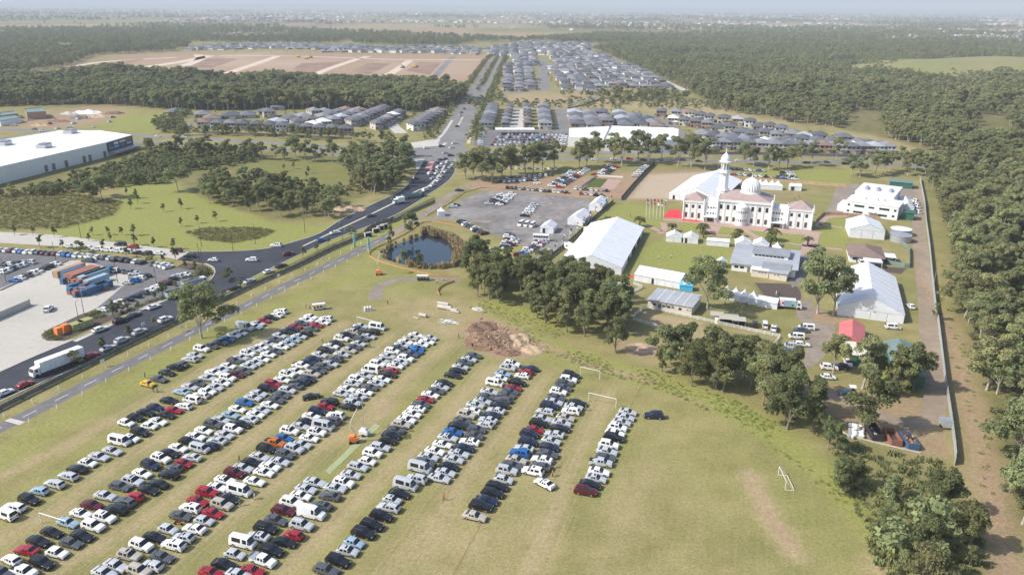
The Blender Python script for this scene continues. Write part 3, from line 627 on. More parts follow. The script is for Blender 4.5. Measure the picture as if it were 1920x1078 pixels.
LOWG = [tree_kind(600 + i, 15, (10.5, 11.5, 9.5, 12)[i], (16, 18, 14, 17)[i], 70, 0.62, 0.26, 0.8) for i in range(4)]
LOWD = [tree_kind(650 + i, 14, 10, 16, 70, 0.62, 0.22, 0.85, 'leaf_dark') for i in range(2)]
def weed_mesh(name, mt, seed, k=26, h=0.9, sp=1.1):
    g = np.random.default_rng(seed); mb = MB(); T = []
    for i in range(k):
        a = g.random() * 6.283; r = sp * g.random() ** .6; hh = h * (0.5 + 0.7 * g.random()); w = 0.10 + 0.16 * g.random(); b = g.random() * 6.283
        x, y = r * math.cos(a), r * math.sin(a); lx, ly = g.normal(0, .25), g.normal(0, .25)
        mb.quad((x - w * math.cos(b), y - w * math.sin(b), -.05), (x + w * math.cos(b), y + w * math.sin(b), -.05), (x + lx + w * .6 * math.cos(b), y + ly + w * .6 * math.sin(b), hh), (x + lx - w * .5 * math.cos(b), y + ly - w * .5 * math.sin(b), hh * .92))
        T += [float(np.clip(g.normal(.5, .25), 0, 1))] * 4
    me = mb.mesh(name, mt); at = me.attributes.new('tone', 'FLOAT', 'POINT'); at.data.foreach_set('value', T); return me
SRC = {}
def source(key, meshes):
    c = bpy.data.collections.new('source_' + key)
    for i, me in enumerate(meshes): c.objects.link(bpy.data.objects.new(f'{key}_{i:02d}', me))
    SRC[key] = c
source('gum', [t[2] for t in GUM]); source('low', [t[2] for t in LOWG + LOWD]); source('oak', [t[2] for t in OAK]); source('shrub', [t[2] for t in SHRUB])
source('weed', [weed_mesh('weed', M['leaf_weed'], 700 + i, 30, .55, 1.5) for i in range(3)]); source('reed', [weed_mesh('reed', M['leaf_reed'], 710 + i, 34, 2.0, 0.9) for i in range(3)])
source('scrubtuft', [weed_mesh('scrubtuft', M['leaf_shrub'], 720 + i, 30, 0.9, 1.2) for i in range(3)]); source('rush', [weed_mesh('rush', M['leaf_rush'], 730 + i, 30, 0.8, 1.3) for i in range(3)])
def scatter(name, key, pts, scl, label, cat=None):
    pts = np.asarray(pts, np.float32); n = len(pts); g = np.random.default_rng(n + len(key))
    me = bpy.data.meshes.new(name); me.vertices.add(n); me.vertices.foreach_set('co', pts.ravel())
    for k, v, t in (('size', np.asarray(scl, np.float32), 'FLOAT'), ('turn', g.random(n).astype(np.float32) * 6.283, 'FLOAT'), ('pick', g.integers(0, len(SRC[key].objects), n).astype(np.int32), 'INT')):
        a = me.attributes.new(k, t, 'POINT'); a.data.foreach_set('value', v)
    o = ob(name, me); tag(o, label, kind='stuff')
    ng = bpy.data.node_groups.new(name, 'GeometryNodeTree')
    ng.interface.new_socket('Geometry', in_out='INPUT', socket_type='NodeSocketGeometry'); ng.interface.new_socket('Geometry', in_out='OUTPUT', socket_type='NodeSocketGeometry')
    N = ng.nodes; L = ng.links
    gi, go = N.new('NodeGroupInput'), N.new('NodeGroupOutput'); ip = N.new('GeometryNodeInstanceOnPoints'); ci = N.new('GeometryNodeCollectionInfo')
    ci.inputs['Collection'].default_value = SRC[key]; ci.inputs['Separate Children'].default_value = True; ci.inputs['Reset Children'].default_value = True
    def na(nm, t):
        x = N.new('GeometryNodeInputNamedAttribute'); x.data_type = t; x.inputs[0].default_value = nm; return x.outputs[0]
    cx = N.new('ShaderNodeCombineXYZ'); L.new(na('turn', 'FLOAT'), cx.inputs[2])
    L.new(gi.outputs[0], ip.inputs['Points']); L.new(ci.outputs[0], ip.inputs['Instance']); ip.inputs['Pick Instance'].default_value = True
    L.new(na('pick', 'INT'), ip.inputs['Instance Index']); L.new(cx.outputs[0], ip.inputs['Rotation']); L.new(na('size', 'FLOAT'), ip.inputs['Scale']); L.new(ip.outputs[0], go.inputs[0])
    md = o.modifiers.new('scatter', 'NODES'); md.node_group = ng
    return o
def fill(P, step, jitter=0.45, seed=1, world=False):
    """jittered grid of points inside a ground polygon"""
    P = P if world else GG(P); g = np.random.default_rng(seed)
    x0, x1 = min(p.x for p in P), max(p.x for p in P); y0, y1 = min(p.y for p in P), max(p.y for p in P)
    a, b = np.meshgrid(np.arange(x0, x1, step), np.arange(y0, y1, step)); a = a.ravel() + g.uniform(-jitter, jitter, a.size) * step; b = b.ravel() + g.uniform(-jitter, jitter, b.size) * step
    k = inside(P, a, b); return np.column_stack([a[k], b[k], np.zeros(k.sum())])
def put_tree(name, kind, x, y, h, label, group=None, cat='tree', wide=1.0):
    crown, trunk, _, h0 = kind
    s = h / h0; t = thing(name, label, cat, (x, y, 0), rnd.random() * 6.28, group); t.scale = (s * wide, s * wide, s)
    ob('trunk', trunk, t); ob('crown', crown, t); return t
def grove(name, kinds, pts, hs, look, area, frm, group, key=lambda p: p[0], cat='tree'):
    o = sorted(range(len(pts)), key=lambda i: key(pts[i]))
    for n, i in enumerate(o):
        h = hs[i] if hasattr(hs, '__len__') and not isinstance(hs, tuple) else rnd.uniform(*hs)
        put_tree(name, rnd.choice(kinds), pts[i][0], pts[i][1], h, f'{look} in {area}, {ordn(n + 1)} from {frm}', group, cat, rnd.uniform(.9, 1.12))
CLEAR = [GG(P_) for P_ in ([(1590, 205), (1655, 212), (1650, 262), (1590, 250)], [(1690, 132), (1780, 108), (1990, 120), (1990, 158), (1800, 144)], [(1825, 215), (1885, 218), (1905, 262), (1840, 262)], [(1745, 300), (1800, 300), (1790, 285), (1740, 280)])]
def vnz(x, y, s, seed):
    gr = np.random.default_rng(seed).random((64, 64)); u, v = x / s + 1000, y / s + 1000; i, j = np.floor(u).astype(int), np.floor(v).astype(int); fu, fv = u - i, v - j; fu, fv = fu * fu * (3 - 2 * fu), fv * fv * (3 - 2 * fv); h = lambda a, b: gr[a % 64, b % 64]
    return (h(i, j) * (1 - fu) + h(i + 1, j) * fu) * (1 - fv) + (h(i, j + 1) * (1 - fu) + h(i + 1, j + 1) * fu) * fv
def keep(pts): 
    k = np.ones(len(pts), bool)
    for P_ in CLEAR: k &= ~inside(P_, pts[:, 0], pts[:, 1])
    return pts[k]
# --- woodland to the east: nearest trees are things, the rest one mass
wood = keep(fill(FOREST_R, 8.2, 0.48, 5)); wd = np.hypot(wood[:, 0], wood[:, 1])
k_in = np.abs(wood[:, 0]) < wood[:, 1] * 0.72 + 30
wood, wd = wood[k_in], wd[k_in]
near = wood[wd < 455]; mid = wood[(wd >= 455) & (wd < 1000)]; farw = wood[wd >= 1000]
lines = {}
for p in near: lines.setdefault(int(p[1] // 25), []).append(p)
for li, (kk, ps) in enumerate(sorted(lines.items())):
    for n, p in enumerate(sorted(ps, key=lambda p: p[0])):
        put_tree('gum_tree', rnd.choice(GUM), p[0], p[1], rnd.uniform(11, 17.5), f'woodland gum, {ordn(n + 1)} inward from the dirt track, {ordn(li + 1)} strip from near', 'gum trees in the fenceline woodland', wide=rnd.uniform(.85, 1.05))
g_ = np.random.default_rng(3)
mid = mid[vnz(mid[:, 0], mid[:, 1], 38, 2) + g_.normal(0, .1, len(mid)) > .2]; farw = farw[vnz(farw[:, 0], farw[:, 1], 70, 3) + g_.normal(0, .1, len(farw)) > .24]
scatter('woodland', 'gum', mid, g_.uniform(0.45, 0.9, len(mid)) * (.7 + .75 * vnz(mid[:, 0], mid[:, 1], 55, 5)), 'dense grey-green eucalypt woodland behind the mosque grounds')
farw = farw[g_.random(len(farw)) < 0.93]
scatter('woodland', 'low', farw, g_.uniform(0.5, 0.95, len(farw)) * (.65 + .9 * vnz(farw[:, 0], farw[:, 1], 90, 6)), 'dark eucalypt forest rolling towards the far suburbs')
und = fill(FOREST_R, 5.0, 0.48, 8); du = np.hypot(und[:, 0], und[:, 1]); und = keep(und[(du < 600) & (np.abs(und[:, 0]) < und[:, 1] * .72 + 20)])
scatter('undergrowth', 'shrub', und, g_.uniform(0.35, 0.8, len(und)), 'low scrub growing under the woodland trees')
wl = fill(FOREST_L, 7.6, 0.48, 6); wl = wl[np.abs(wl[:, 0]) < wl[:, 1] * 0.72 + 40]
fr = wl[:, 1] < np.percentile(wl[:, 1], 7)
scatter('woodland', 'gum', wl, g_.uniform(0.55, 1.0, len(wl)) * (.7 + .8 * vnz(wl[:, 0], wl[:, 1], 60, 7)), 'dark belt of tall gums in front of the cleared building site')
# --- copse by the pond, creek thicket, scrubby corner
cp = fill([(862, 515), (900, 500), (960, 520), (1020, 528), (1090, 540), (1170, 565), (1186, 590), (1180, 622), (1120, 640), (1050, 622), (960, 585), (905, 570), (872, 545)], 6.0, 0.45, 11)
grove('she_oak', OAK, cp, (10, 14.5), 'dense dark she-oak', 'the copse beside the pond', 'the pond end', 'she-oaks in the copse by the pond')
put_tree('she_oak', OAK[1], *G(1155, 662).to_2d(), 11, 'lone bushy she-oak in front of the copse beside the dirt path', None)
ck = fill([(1232, 676), (1280, 672), (1330, 688), (1420, 712), (1490, 745), (1560, 790), (1548, 835), (1465, 802), (1380, 752), (1300, 728), (1245, 710)], 5.3, 0.45, 12)
grove('she_oak', OAK + GUM[:2], ck, (8, 14.5), 'olive creekside tree', 'the thicket beside the fenced paddock', 'its western end', 'trees of the creek thicket')
sm = [(1552, 842), (1566, 850), (1575, 905), (1588, 922), (1570, 925), (1600, 915)]
grove('she_oak', OAK, [tuple(G(*p).to_2d()) for p in sm], (5, 8.5), 'slim creekside tree', 'the gap above the scrubby corner', 'the thicket', 'slim trees of the creek gap')
br = fill([(1560, 885), (1600, 930), (1700, 925), (1790, 945), (1850, 1050), (1830, 1160), (1690, 1160), (1640, 1030), (1600, 960)], 6.2, 0.48, 13)
grove('she_oak', OAK + GUM[:3] + SHRUB, br, (4.5, 11.5), 'feathery grey-green tree', 'the scrubby corner below the skip bins', 'the bins', 'trees of the scrubby corner', key=lambda p: -p[1])
for px, py, h, kd, w, lb in ((378, 634, 17.5, GUM[5], 1.05, 'lone gum with forked pale trunk beside the narrow path road'), (1326, 580, 18, GUM[5], 1.0, 'round dense gum tree beside the blue tent'),
        (1533, 588, 22, GUM[3], 0.95, 'tall gum shading the left end of the large white marquee'), (1562, 592, 20, GUM[0], 0.9, 'slimmer gum touching the large white marquee wall'), (1617, 729, 16, GUM[2], 1.1, 'leaning gum with long bare trunk beside the green-doored shed'),
        (1562, 700, 12, GUM[4], 1.1, 'olive gum in front of the red-roofed shed'), (1690, 735, 14, OAK[0], 1.1, 'dark dense tree over the green shed'), (1712, 730, 13, OAK[1], 1.1, 'dark tree against the service track by green shed'),
        (1672, 738, 11, OAK[2], 1.1, 'small dark tree at corner of green shed'), (1640, 722, 9, OAK[3], 1.1, 'bushy tree beneath the leaning gum'), (1625, 806, 15.5, OAK[1], 1.15, 'tall bushy tree standing behind the pile of white bags'),
        (772, 446, 12, GUM[2], 0.9, 'gum with bare trunks on the far bank of the pond'), (734, 463, 9.5, OAK[2], 0.75, 'slim tree at western tip of the pond'), (789, 503, 6.5, OAK[0], 0.9, 'small tree on the near bank of the pond'),
        (757, 493, 5.5, OAK[3], 0.9, 'bush overhanging the near edge of the pond'), (334, 358, 13, SPREAD, 1.0, 'spreading old tree on a low mound in the park'), (190, 372, 14, GUM[5], 1.1, 'broad dark tree between the marsh and park lawn'), (168, 380, 11, OAK[1], 1.3, 'dense tree at the marsh edge beside the warehouse belt'),
        (1753, 600, 6, OAK[2], .8, 'small tree growing against the boundary fence')):
    p = G(px, py); put_tree('gum_tree' if kd in GUM or kd is SPREAD else 'she_oak', kd, p.x, p.y, h, lb, None, wide=w)
row = [(872, 336), (888, 338), (904, 336), (922, 342), (942, 335), (958, 330), (985, 327), (1000, 325), (1017, 321), (1040, 318), (1086, 318), (1099, 314), (1118, 306), (1150, 306), (1166, 311), (1196, 302), (1216, 307), (1240, 299), (1271, 313), (1296, 314), (1322, 318)]
grove('gum_tree', GUM, [tuple(G(*p).to_2d()) for p in row], (17, 21), 'tall olive gum', 'the line above the busy gravel car park', 'the junction', 'gums between the arterial road and the gravel car park')
row = [(1396, 309), (1412, 313), (1441, 319), (1460, 318), (1476, 315), (1500, 306), (1521, 312), (1568, 301), (1596, 329), (1612, 333), (1640, 330), (1655, 326), (1668, 322), (1690, 319), (1702, 330), (1716, 322), (1735, 325)]
grove('gum_tree', GUM, [tuple(G(*p).to_2d()) for p in row], (12, 16.5), 'brownish gum', 'the line behind the domed mosque and hall', 'the minaret', 'gums behind the mosque grounds')
pk = fill([(365, 383), (430, 388), (510, 408), (625, 412), (640, 395), (600, 372), (540, 352), (470, 348), (400, 348), (368, 360)], 8.0, 0.45, 14)
grove('gum_tree', GUM + OAK[:2], pk, (8.5, 13), 'grey-green tree', 'the park copse between two lawns', 'its western end', 'trees of the park copse')
pk = fill([(660, 350), (700, 372), (745, 352), (775, 312), (762, 292), (690, 300), (640, 305), (645, 330)], 8.5, 0.45, 15)
grove('gum_tree', GUM, pk, (10, 15), 'tall gum', 'the clump above the curving new road', 'its western end', 'gums above the curving road')
# belts of scrub and trees that read as one mass
bl = fill([(-40, 372), (110, 350), (230, 312), (330, 282), (480, 288), (480, 305), (330, 325), (300, 345), (215, 352), (90, 368)], 4.6, 0.48, 16)
scatter('belt_foliage', 'shrub', bl, g_.uniform(0.8, 1.7, len(bl)), 'belt of young native trees along the white warehouse')
bl = fill([(240, 285), (470, 290), (660, 302), (770, 306), (750, 345), (640, 372), (640, 395), (560, 350), (480, 300)], 6, 0.48, 17); bl = bl[~inside(GG([(405, 305), (450, 290), (620, 298), (655, 320), (650, 358), (560, 345), (470, 332)]), bl[:, 0], bl[:, 1])]
scatter('belt_foliage', 'shrub', bl, g_.uniform(0.5, 1.3, len(bl)), 'scrub along the arterial road and under the park trees')
for (a, b, n, hs, kd, nm, lk, ar, fm) in ((GG([(265, 288)])[0], GG([(655, 303)])[0], 22, (9, 15), GUM, 'gum_tree', 'slender gum', 'the southern arterial verge', 'the warehouse'), (GG([(335, 252)])[0], GG([(750, 268)])[0], 30, (6, 10), OAK + GUM, 'she_oak', 'bushy tree', 'the northern arterial verge', 'the western houses')):
    pts = [(a + (b - a) * ((i + rnd.uniform(.2, .8)) / n) + Vector((0, rnd.uniform(-7, 7), 0))) for i in range(n)]
    grove(nm, kd, [(p.x, p.y) for p in pts], hs, lk, ar, fm, 'trees along the arterial road')
marsh = fill([(-40, 372), (100, 357), (190, 371), (230, 380), (213, 404), (120, 428), (-40, 430)], 2.2, 0.5, 18)
scatter('marsh_foliage', 'rush', marsh, g_.uniform(0.4, 1.0, len(marsh)), 'brown and olive rushes of the marsh beside the park')
bs = fill([(350, 436), (385, 427), (480, 426), (517, 433), (495, 445), (440, 456), (380, 450)], 1.6, 0.5, 19); scatter('basin_foliage', 'rush', bs, g_.uniform(0.4, 0.8, len(bs)), 'dark rushes filling the oval basin in the lawn')
vg = fill(CREEK_VERGE, 0.95, 0.5, 20); vg = vg[(np.sin(vg[:, 0] * .35) + np.sin(vg[:, 1] * .27 + vg[:, 0] * .2) + g_.normal(0, .7, len(vg))) > 0.1]; vg2 = fill([(900, 560), (1000, 595), (1060, 620), (1050, 635), (960, 600), (890, 575)], 1.4, .5, 21); vg = np.concatenate([vg, vg2])
scatter('weeds', 'weed', vg, g_.uniform(0.10, 0.42, len(vg)), 'bright green weeds along the creek side of the field')
rd = []
_pl = POND + [POND[0]]
cand = fill([(790, 420), (860, 425), (885, 470), (880, 525), (800, 520), (720, 492), (690, 475), (780, 440)], 0.9, .5, 22); dd = dist_line(_pl, cand[:, 0], cand[:, 1]); ii = inside(POND, cand[:, 0], cand[:, 1])
e_ = (cand[:, 0] > G(790, 440).x); rdm = (~ii) & (dd < np.where(e_ & (cand[:, 1] > G(800, 490).y), 4.6, np.where(e_, 2.4, .45))) & (dd > 0.25)
scatter('reeds', 'reed', cand[rdm], g_.uniform(0.6, 1.15, rdm.sum()), 'tan reeds fringing the pond')
pdk = fill([(1320, 618), (1455, 638), (1432, 672), (1330, 655)], 2.0, .5, 23); scatter('paddock_scrub', 'scrubtuft', pdk, g_.uniform(0.5, 1.1, len(pdk)), 'rough grey-green growth inside the white-fenced paddock')
fb = fill([(1750, 480), (1768, 490), (1800, 620), (1850, 800), (1880, 960), (1830, 960), (1800, 760), (1765, 610)], 3.0, .5, 24); scatter('track_weeds', 'weed', fb[::2], g_.uniform(0.3, .8, len(fb[::2])), 'sparse weeds on the firebreak outside the fence')
sb = fill([(1560, 830), (1780, 872), (1860, 1060), (1680, 1130), (1600, 960)], 2.2, .5, 25); scatter('corner_weeds', 'scrubtuft', sb, g_.uniform(0.5, 1.2, len(sb)), 'rough grass and scrub in the corner below the bins')
# saplings in park, street and car park
sap = [(238, 362), (255, 368), (245, 388), (258, 378), (307, 393), (339, 388), (340, 421), (370, 415), (404, 411), (27, 437), (62, 437), (102, 441), (168, 448), (174, 437), (202, 437), (207, 449), (228, 437), (252, 438), (252, 457), (289, 460), (327, 464), (533, 316), (551, 313), (578, 322), (575, 332)]
grove('sapling', SAPL, [tuple(G(x, y + 4).to_2d()) for x, y in sap], (3.2, 5.2), 'staked young tree', 'the park lawns', 'the car park', 'young park trees', cat='sapling')
sap = [(77, 460), (118, 462), (155, 462), (195, 465), (150, 470), (238, 478), (275, 482), (285, 492), (305, 489), (328, 484), (347, 500), (367, 506), (372, 512), (313, 545), (330, 540), (290, 558), (305, 555), (210, 573), (228, 580), (260, 577), (213, 594), (425, 520), (416, 555), (451, 536), (290, 609), (242, 630), (193, 655), (139, 678), (568, 479), (594, 468), (617, 455), (659, 435)]
grove('sapling', SAPL + SHRUB[:1], [tuple(G(x, y + 5).to_2d()) for x, y in sap], (3.0, 5.5), 'small street tree', 'the yard and verge', 'the western end', 'young street trees', cat='sapling')
vb = fill([(80, 634), (92, 620), (110, 615), (112, 636)], 1.3, .5, 26); vb2 = fill([(160, 592), (178, 583), (197, 592), (175, 600)], 1.5, .5, 27); vb3 = fill([(225, 588), (300, 556), (372, 528), (345, 520), (395, 500), (395, 515), (330, 550), (240, 586)], 2.0, .5, 28)
vb = np.concatenate([vb, vb2, vb3]); scatter('bed_foliage', 'scrubtuft', vb, g_.uniform(0.6, 1.1, len(vb)), 'low green shrubs in the yard garden beds')
# palms on the mosque lawn
def palm_meshes(seed):
    g = random.Random(seed); tr = MB(); tr.tube([(0, 0, -.1), (0.05, 0, 1.6), (0, 0.05, 3.0)], [.34, .28, .3], 8)
    fronds = []
    for i in range(26):
        a = i * 2.4 + g.uniform(-.2, .2); up = g.uniform(0.2, 1.0); L = g.uniform(2.4, 3.3); mb = MB(); pts = []
        for k in range(6):
            t = k / 5; pts.append((math.cos(a) * L * t * (1 - .25 * up), math.sin(a) * L * t * (1 - .25 * up), 3.0 + L * (up * 1.1 * t - (0.55 + .5 * up) * t * t)))
        sx, sy = -math.sin(a), math.cos(a)
        for k in range(5):
            w0, w1 = (.12, .5, .55, .5, .38)[k], (.5, .55, .5, .38, .05)[k]; p, q = pts[k], pts[k + 1]
            for s in (1, -1): mb.quad(p, q, (q[0] + s * sx * w1, q[1] + s * sy * w1, q[2] - .18), (p[0] + s * sx * w0, p[1] + s * sy * w0, p[2] - .18))
        fronds.append(mb.mesh('frond', M['leaf_palm']))
    return tr.mesh('trunk', M['bark'], 50), fronds
PALM = palm_meshes(5)
palms = [(1140, 421), (1199, 425), (1259, 434), (1130, 426), (1313, 439), (1319, 447), (1318, 437), (1384, 444), (1379, 455), (1447, 452), (1444, 462), (1514, 461)]
for n, (x, y) in enumerate(palms):
    p = G(x, y); t = thing('palm_tree', f'green date palm in the row before the mosque, {ordn(n + 1)} from the gravel car park', 'palm', p, rnd.random() * 6, 'palms on the mosque lawn', (1.5 if n in (9,) else rnd.uniform(0.95, 1.25)))
    ob('trunk', PALM[0], t)
    for f in PALM[1]: ob('frond', f, t)
# ================================================================ CARS
# station: (x, belt z, top z, half width at sill, half width at belt, half width at top)
def car_meshes(kind):
    """body with separate panes, four wheels and lamps, nose towards +X"""
    S = dict(
        sedan=dict(L=4.75, W=1.82, st=[(2.36, .52, .56), (2.26, .72, .74), (1.45, .86, .90), (.95, .92, .96), (.18, .94, 1.40), (-.45, .95, 1.45), (-1.0, .96, 1.41), (-1.72, .97, 1.05), (-2.25, .95, .99), (-2.36, .62, .64)], cab=(3, 4, 5, 6, 7)),
        hatchback=dict(L=4.15, W=1.76, st=[(2.06, .54, .58), (1.96, .74, .77), (1.35, .88, .92), (.95, .93, .98), (.25, .96, 1.44), (-.45, .97, 1.49), (-1.35, .99, 1.43), (-1.86, 1.0, 1.08), (-2.0, .92, .96), (-2.06, .6, .62)], cab=(3, 4, 5, 6, 7)),
        station_wagon=dict(L=4.85, W=1.82, st=[(2.42, .52, .56), (2.3, .73, .76), (1.5, .87, .91), (1.0, .93, .97), (.22, .95, 1.44), (-.6, .96, 1.49), (-1.85, .98, 1.43), (-2.25, 1.0, 1.06), (-2.36, .9, .94), (-2.42, .6, .62)], cab=(3, 4, 5, 6, 7)),
        suv=dict(L=4.75, W=1.90, st=[(2.36, .62, .66), (2.28, .92, .96), (1.5, 1.04, 1.08), (1.05, 1.08, 1.13), (.35, 1.1, 1.70), (-.5, 1.11, 1.77), (-1.85, 1.13, 1.72), (-2.22, 1.14, 1.22), (-2.32, 1.0, 1.04), (-2.36, .65, .67)], cab=(3, 4, 5, 6, 7)),
        van=dict(L=4.9, W=1.86, st=[(2.44, .6, .64), (2.38, .95, 1.0), (2.2, 1.05, 1.1), (1.95, 1.1, 1.18), (1.25, 1.15, 1.88), (.2, 1.15, 1.95), (-2.25, 1.15, 1.93), (-2.4, 1.15, 1.25), (-2.42, 1.0, 1.05), (-2.44, .6, .62)], cab=(3, 4, 5, 6, 7)),
        minibus=dict(L=5.38, W=1.90, st=[(2.68, .6, .64), (2.62, 1.0, 1.05), (2.45, 1.1, 1.16), (2.25, 1.15, 1.24), (1.55, 1.2, 2.16), (.4, 1.2, 2.28), (-2.45, 1.2, 2.24), (-2.62, 1.2, 1.32), (-2.66, 1.0, 1.05), (-2.68, .6, .62)], cab=(3, 4, 5, 6, 7)),
        delivery_van=dict(L=5.9, W=2.0, st=[(2.95, .6, .64), (2.88, 1.02, 1.07), (2.3, 1.2, 1.26), (1.95, 1.25, 1.32), (1.2, 1.3, 2.3), (.4, 1.3, 2.52), (-2.8, 1.3, 2.5), (-2.9, 1.2, 1.3), (-2.92, 1.0, 1.05), (-2.95, .6, .62)], cab=(3, 4, 5, 6, 7)),
        pickup=dict(L=5.2, W=1.86, st=[(2.6, .62, .66), (2.5, .95, .99), (1.75, 1.04, 1.08), (1.35, 1.08, 1.12), (.7, 1.1, 1.68), (.1, 1.1, 1.74), (-.75, 1.11, 1.70), (-.95, 1.1, 1.14), (-2.5, 1.06, 1.08), (-2.6, .7, .72)], cab=(3, 4, 5, 6, 7)))[kind]
    hw = S['W'] / 2; st = S['st']; a, b, c, d, e = S['cab']; zb = 0.26
    if kind == 'pickup': pass
    def ring(i):
        x, zb_, zt = st[i]; t = 1 - 0.10 * (abs(x) / (S['L'] / 2)) ** 4
        top = hw * t * (0.80 if b <= i <= d else 0.90)
        return [(x, -hw * t * .97, zb), (x, -hw * t, zb + .28), (x, -hw * t * .97, zb_), (x, -top, zt - (.03 if b <= i <= d else 0)), (x, -top * .6, zt + (.03 if b <= i <= d else .015)), (x, 0, zt + (.045 if b <= i <= d else .03)),
                (x, top * .6, zt + (.03 if b <= i <= d else .015)), (x, top, zt - (.03 if b <= i <= d else 0)), (x, hw * t * .97, zb_), (x, hw * t, zb + .28), (x, hw * t * .97, zb)]
    RI = [ring(i) for i in range(len(st))]
    body, ws, rw, sw = MB(), MB(), MB(), [MB(), MB()]
    inset = 0.06
    panel = kind == 'delivery_van' or kind == 'van_panel'
    for i in range(len(st) - 1):
        for j in range(10):
            q = [RI[i][j], RI[i + 1][j], RI[i + 1][j + 1], RI[i][j + 1]]
            top_j = 3 <= j <= 6; side = j in (2, 7)
            if i == a and top_j: ws.quad(*q); continue
            if i == d and top_j: rw.quad(*q); continue
            if side and a <= i < d and not (panel and i >= b + 1):
                # pane kept off its frame: frame strips stay body colour
                A, B_, C_, D_ = [Vector(v) for v in q]
                lo0, lo1, hi1, hi0 = (A, B_, C_, D_) if j == 2 else (D_, C_, B_, A)
                f0 = 0.10 if i > a else 0.0; f1 = 0.12
                P = lambda u, w: (lo0 * (1 - u) + lo1 * u) * (1 - w) + (hi0 * (1 - u) + hi1 * u) * w
                pa = [P(f0, .06), P(1 - f1 if i < d - 1 else .8, .06), P(1 - f1 if i < d - 1 else .8, .9), P(f0, .9)]
                full = [P(0, 0), P(1, 0), P(1, 1), P(0, 1)]
                s_ = 0 if j == 2 else 1
                sw[s_].quad(*(pa if j == 2 else pa[::-1]))
                for m_ in range(4):
                    qq = [full[m_], full[(m_ + 1) % 4], pa[(m_ + 1) % 4], pa[m_]]
                    body.quad(*(qq if j == 2 else qq[::-1]))
                continue
            body.quad(*q)
    body.poly(RI[0]); body.poly(RI[-1][::-1])
    if kind == 'pickup':   # open tray: dark well behind the cab
        pass
    bm_ = bmesh.new(); me = body.mesh('body', PAINT['W'][1]); bm_.from_mesh(me); bmesh.ops.remove_doubles(bm_, verts=bm_.verts, dist=0.002); bmesh.ops.recalc_face_normals(bm_, faces=bm_.faces); bm_.to_mesh(me); bm_.free()
    me.shade_smooth(); me.set_sharp_from_angle(angle=R(38))
    wh = MB(); r = .33 if kind in ('sedan', 'hatchback', 'station_wagon') else .37
    wh.lathe([(r * .7, -.11), (r, -.09), (r, .09), (r * .7, .11)], 12); 
    ty = MB(); ty.v = [(x, z, y) for x, y, z in wh.v]; ty.f = wh.f; ty.m = wh.m
    tyre = ty.mesh('tyre', M['rubber'], 40)
    rm = MB(); rm.poly([(r * .62 * math.cos(t * math.pi / 5), -.118, r * .62 * math.sin(t * math.pi / 5)) for t in range(10)]); rm.poly([(r * .62 * math.cos(-t * math.pi / 5), .118, r * .62 * math.sin(-t * math.pi / 5)) for t in range(10)])
    rim = rm.mesh('rim', M['rim'])
    x1 = st[0][0]; x2 = st[-1][0]; zl = st[1][1] - .12
    lamp = lambda x, y, n: (lambda m_: (m_.box(x - .1, x + .1, y - .2, y + .2, zl - .07, zl + .09), m_.mesh(n, M[n]))[1])(MB())
    hl = [lamp(st[1][0] - .02, s * hw * .66, 'headlight') for s in (1, -1)]; tl = [lamp(st[-2][0] + .0, s * hw * .68, 'taillight') for s in (1, -1)]
    G_ = M['glass_car']
    wb = S['L'] * .285
    rz_ = (st[b][2] + st[c][2]) / 2 + .05; sr = MB(); xa, xb = st[b][0] * .6 + st[c][0] * .4, st[b][0] * .1 + st[c][0] * .9; ra, rb_ = [st[b][2] + (st[c][2] - st[b][2]) * ((st[b][0] - x_) / (st[b][0] - st[c][0])) + .062 for x_ in (xa, xb)]
    sr.quad((xa, -.42, ra), (xa, .42, ra), (xb, .42, rb_), (xb, -.42, rb_)); sr.f = [tuple(reversed(f)) for f in sr.f]
    tm = MB()  # black sill and bumper trim, its black doubling as painted underbody shade
    for s_ in (-1, 1): tm.box(-S['L'] * .42, S['L'] * .42, s_ * hw * .955 - .03, s_ * hw * .955 + .03, .17, .36)
    tm.box(S['L'] * .44, S['L'] * .5, -hw * .8, hw * .8, .2, .42); tm.box(-S['L'] * .5, -S['L'] * .44, -hw * .8, hw * .8, .2, .42)
    rl = MB()
    for s_ in (-1, 1): rl.tube([(st[b][0] - .1, s_ * hw * .66, st[b][2] + .07), (st[c + 1][0] + .1, s_ * hw * .66, st[c + 1][2] + .07)], .035, 4)
    return dict(body=me, windscreen=ws.mesh('windscreen', G_), rear=rw.mesh('rear_window', G_), side=[sw[0].mesh('side_window', G_), sw[1].mesh('side_window', G_)], tyre=tyre, rim=rim, hl=hl, tl=tl,
                wheels=[(wb, -hw + .10, r), (wb, hw - .10, r), (-wb, -hw + .10, r), (-wb, hw - .10, r)], sun=sr.mesh('sunroof', M['glass_car']), trim=tm.mesh('trim', M['rubber']), rail=rl.mesh('roof_rail', M['metal_dark']), L=S['L'], H=max(s[2] for s in st), W=hw * 2)
CARS = {k: car_meshes(k) for k in ('sedan', 'hatchback', 'station_wagon', 'suv', 'van', 'minibus', 'delivery_van', 'pickup')}
KIND = dict(s='sedan', h='hatchback', w='station_wagon', u='suv', v='minibus', t='van', d='delivery_van', p='pickup', y='pickup', c='minibus')
WORD = dict(s='sedan', h='hatchback', w='station wagon', u='SUV', v='minibus', t='van', d='high-roofed van', p='pickup', y='flatbed pickup', c='camper van')
NAME = dict(s='sedan', h='hatchback', w='station_wagon', u='suv', v='minibus', t='van', d='delivery_van', p='pickup_truck', y='pickup_truck', c='camper_van')
_tray = {}
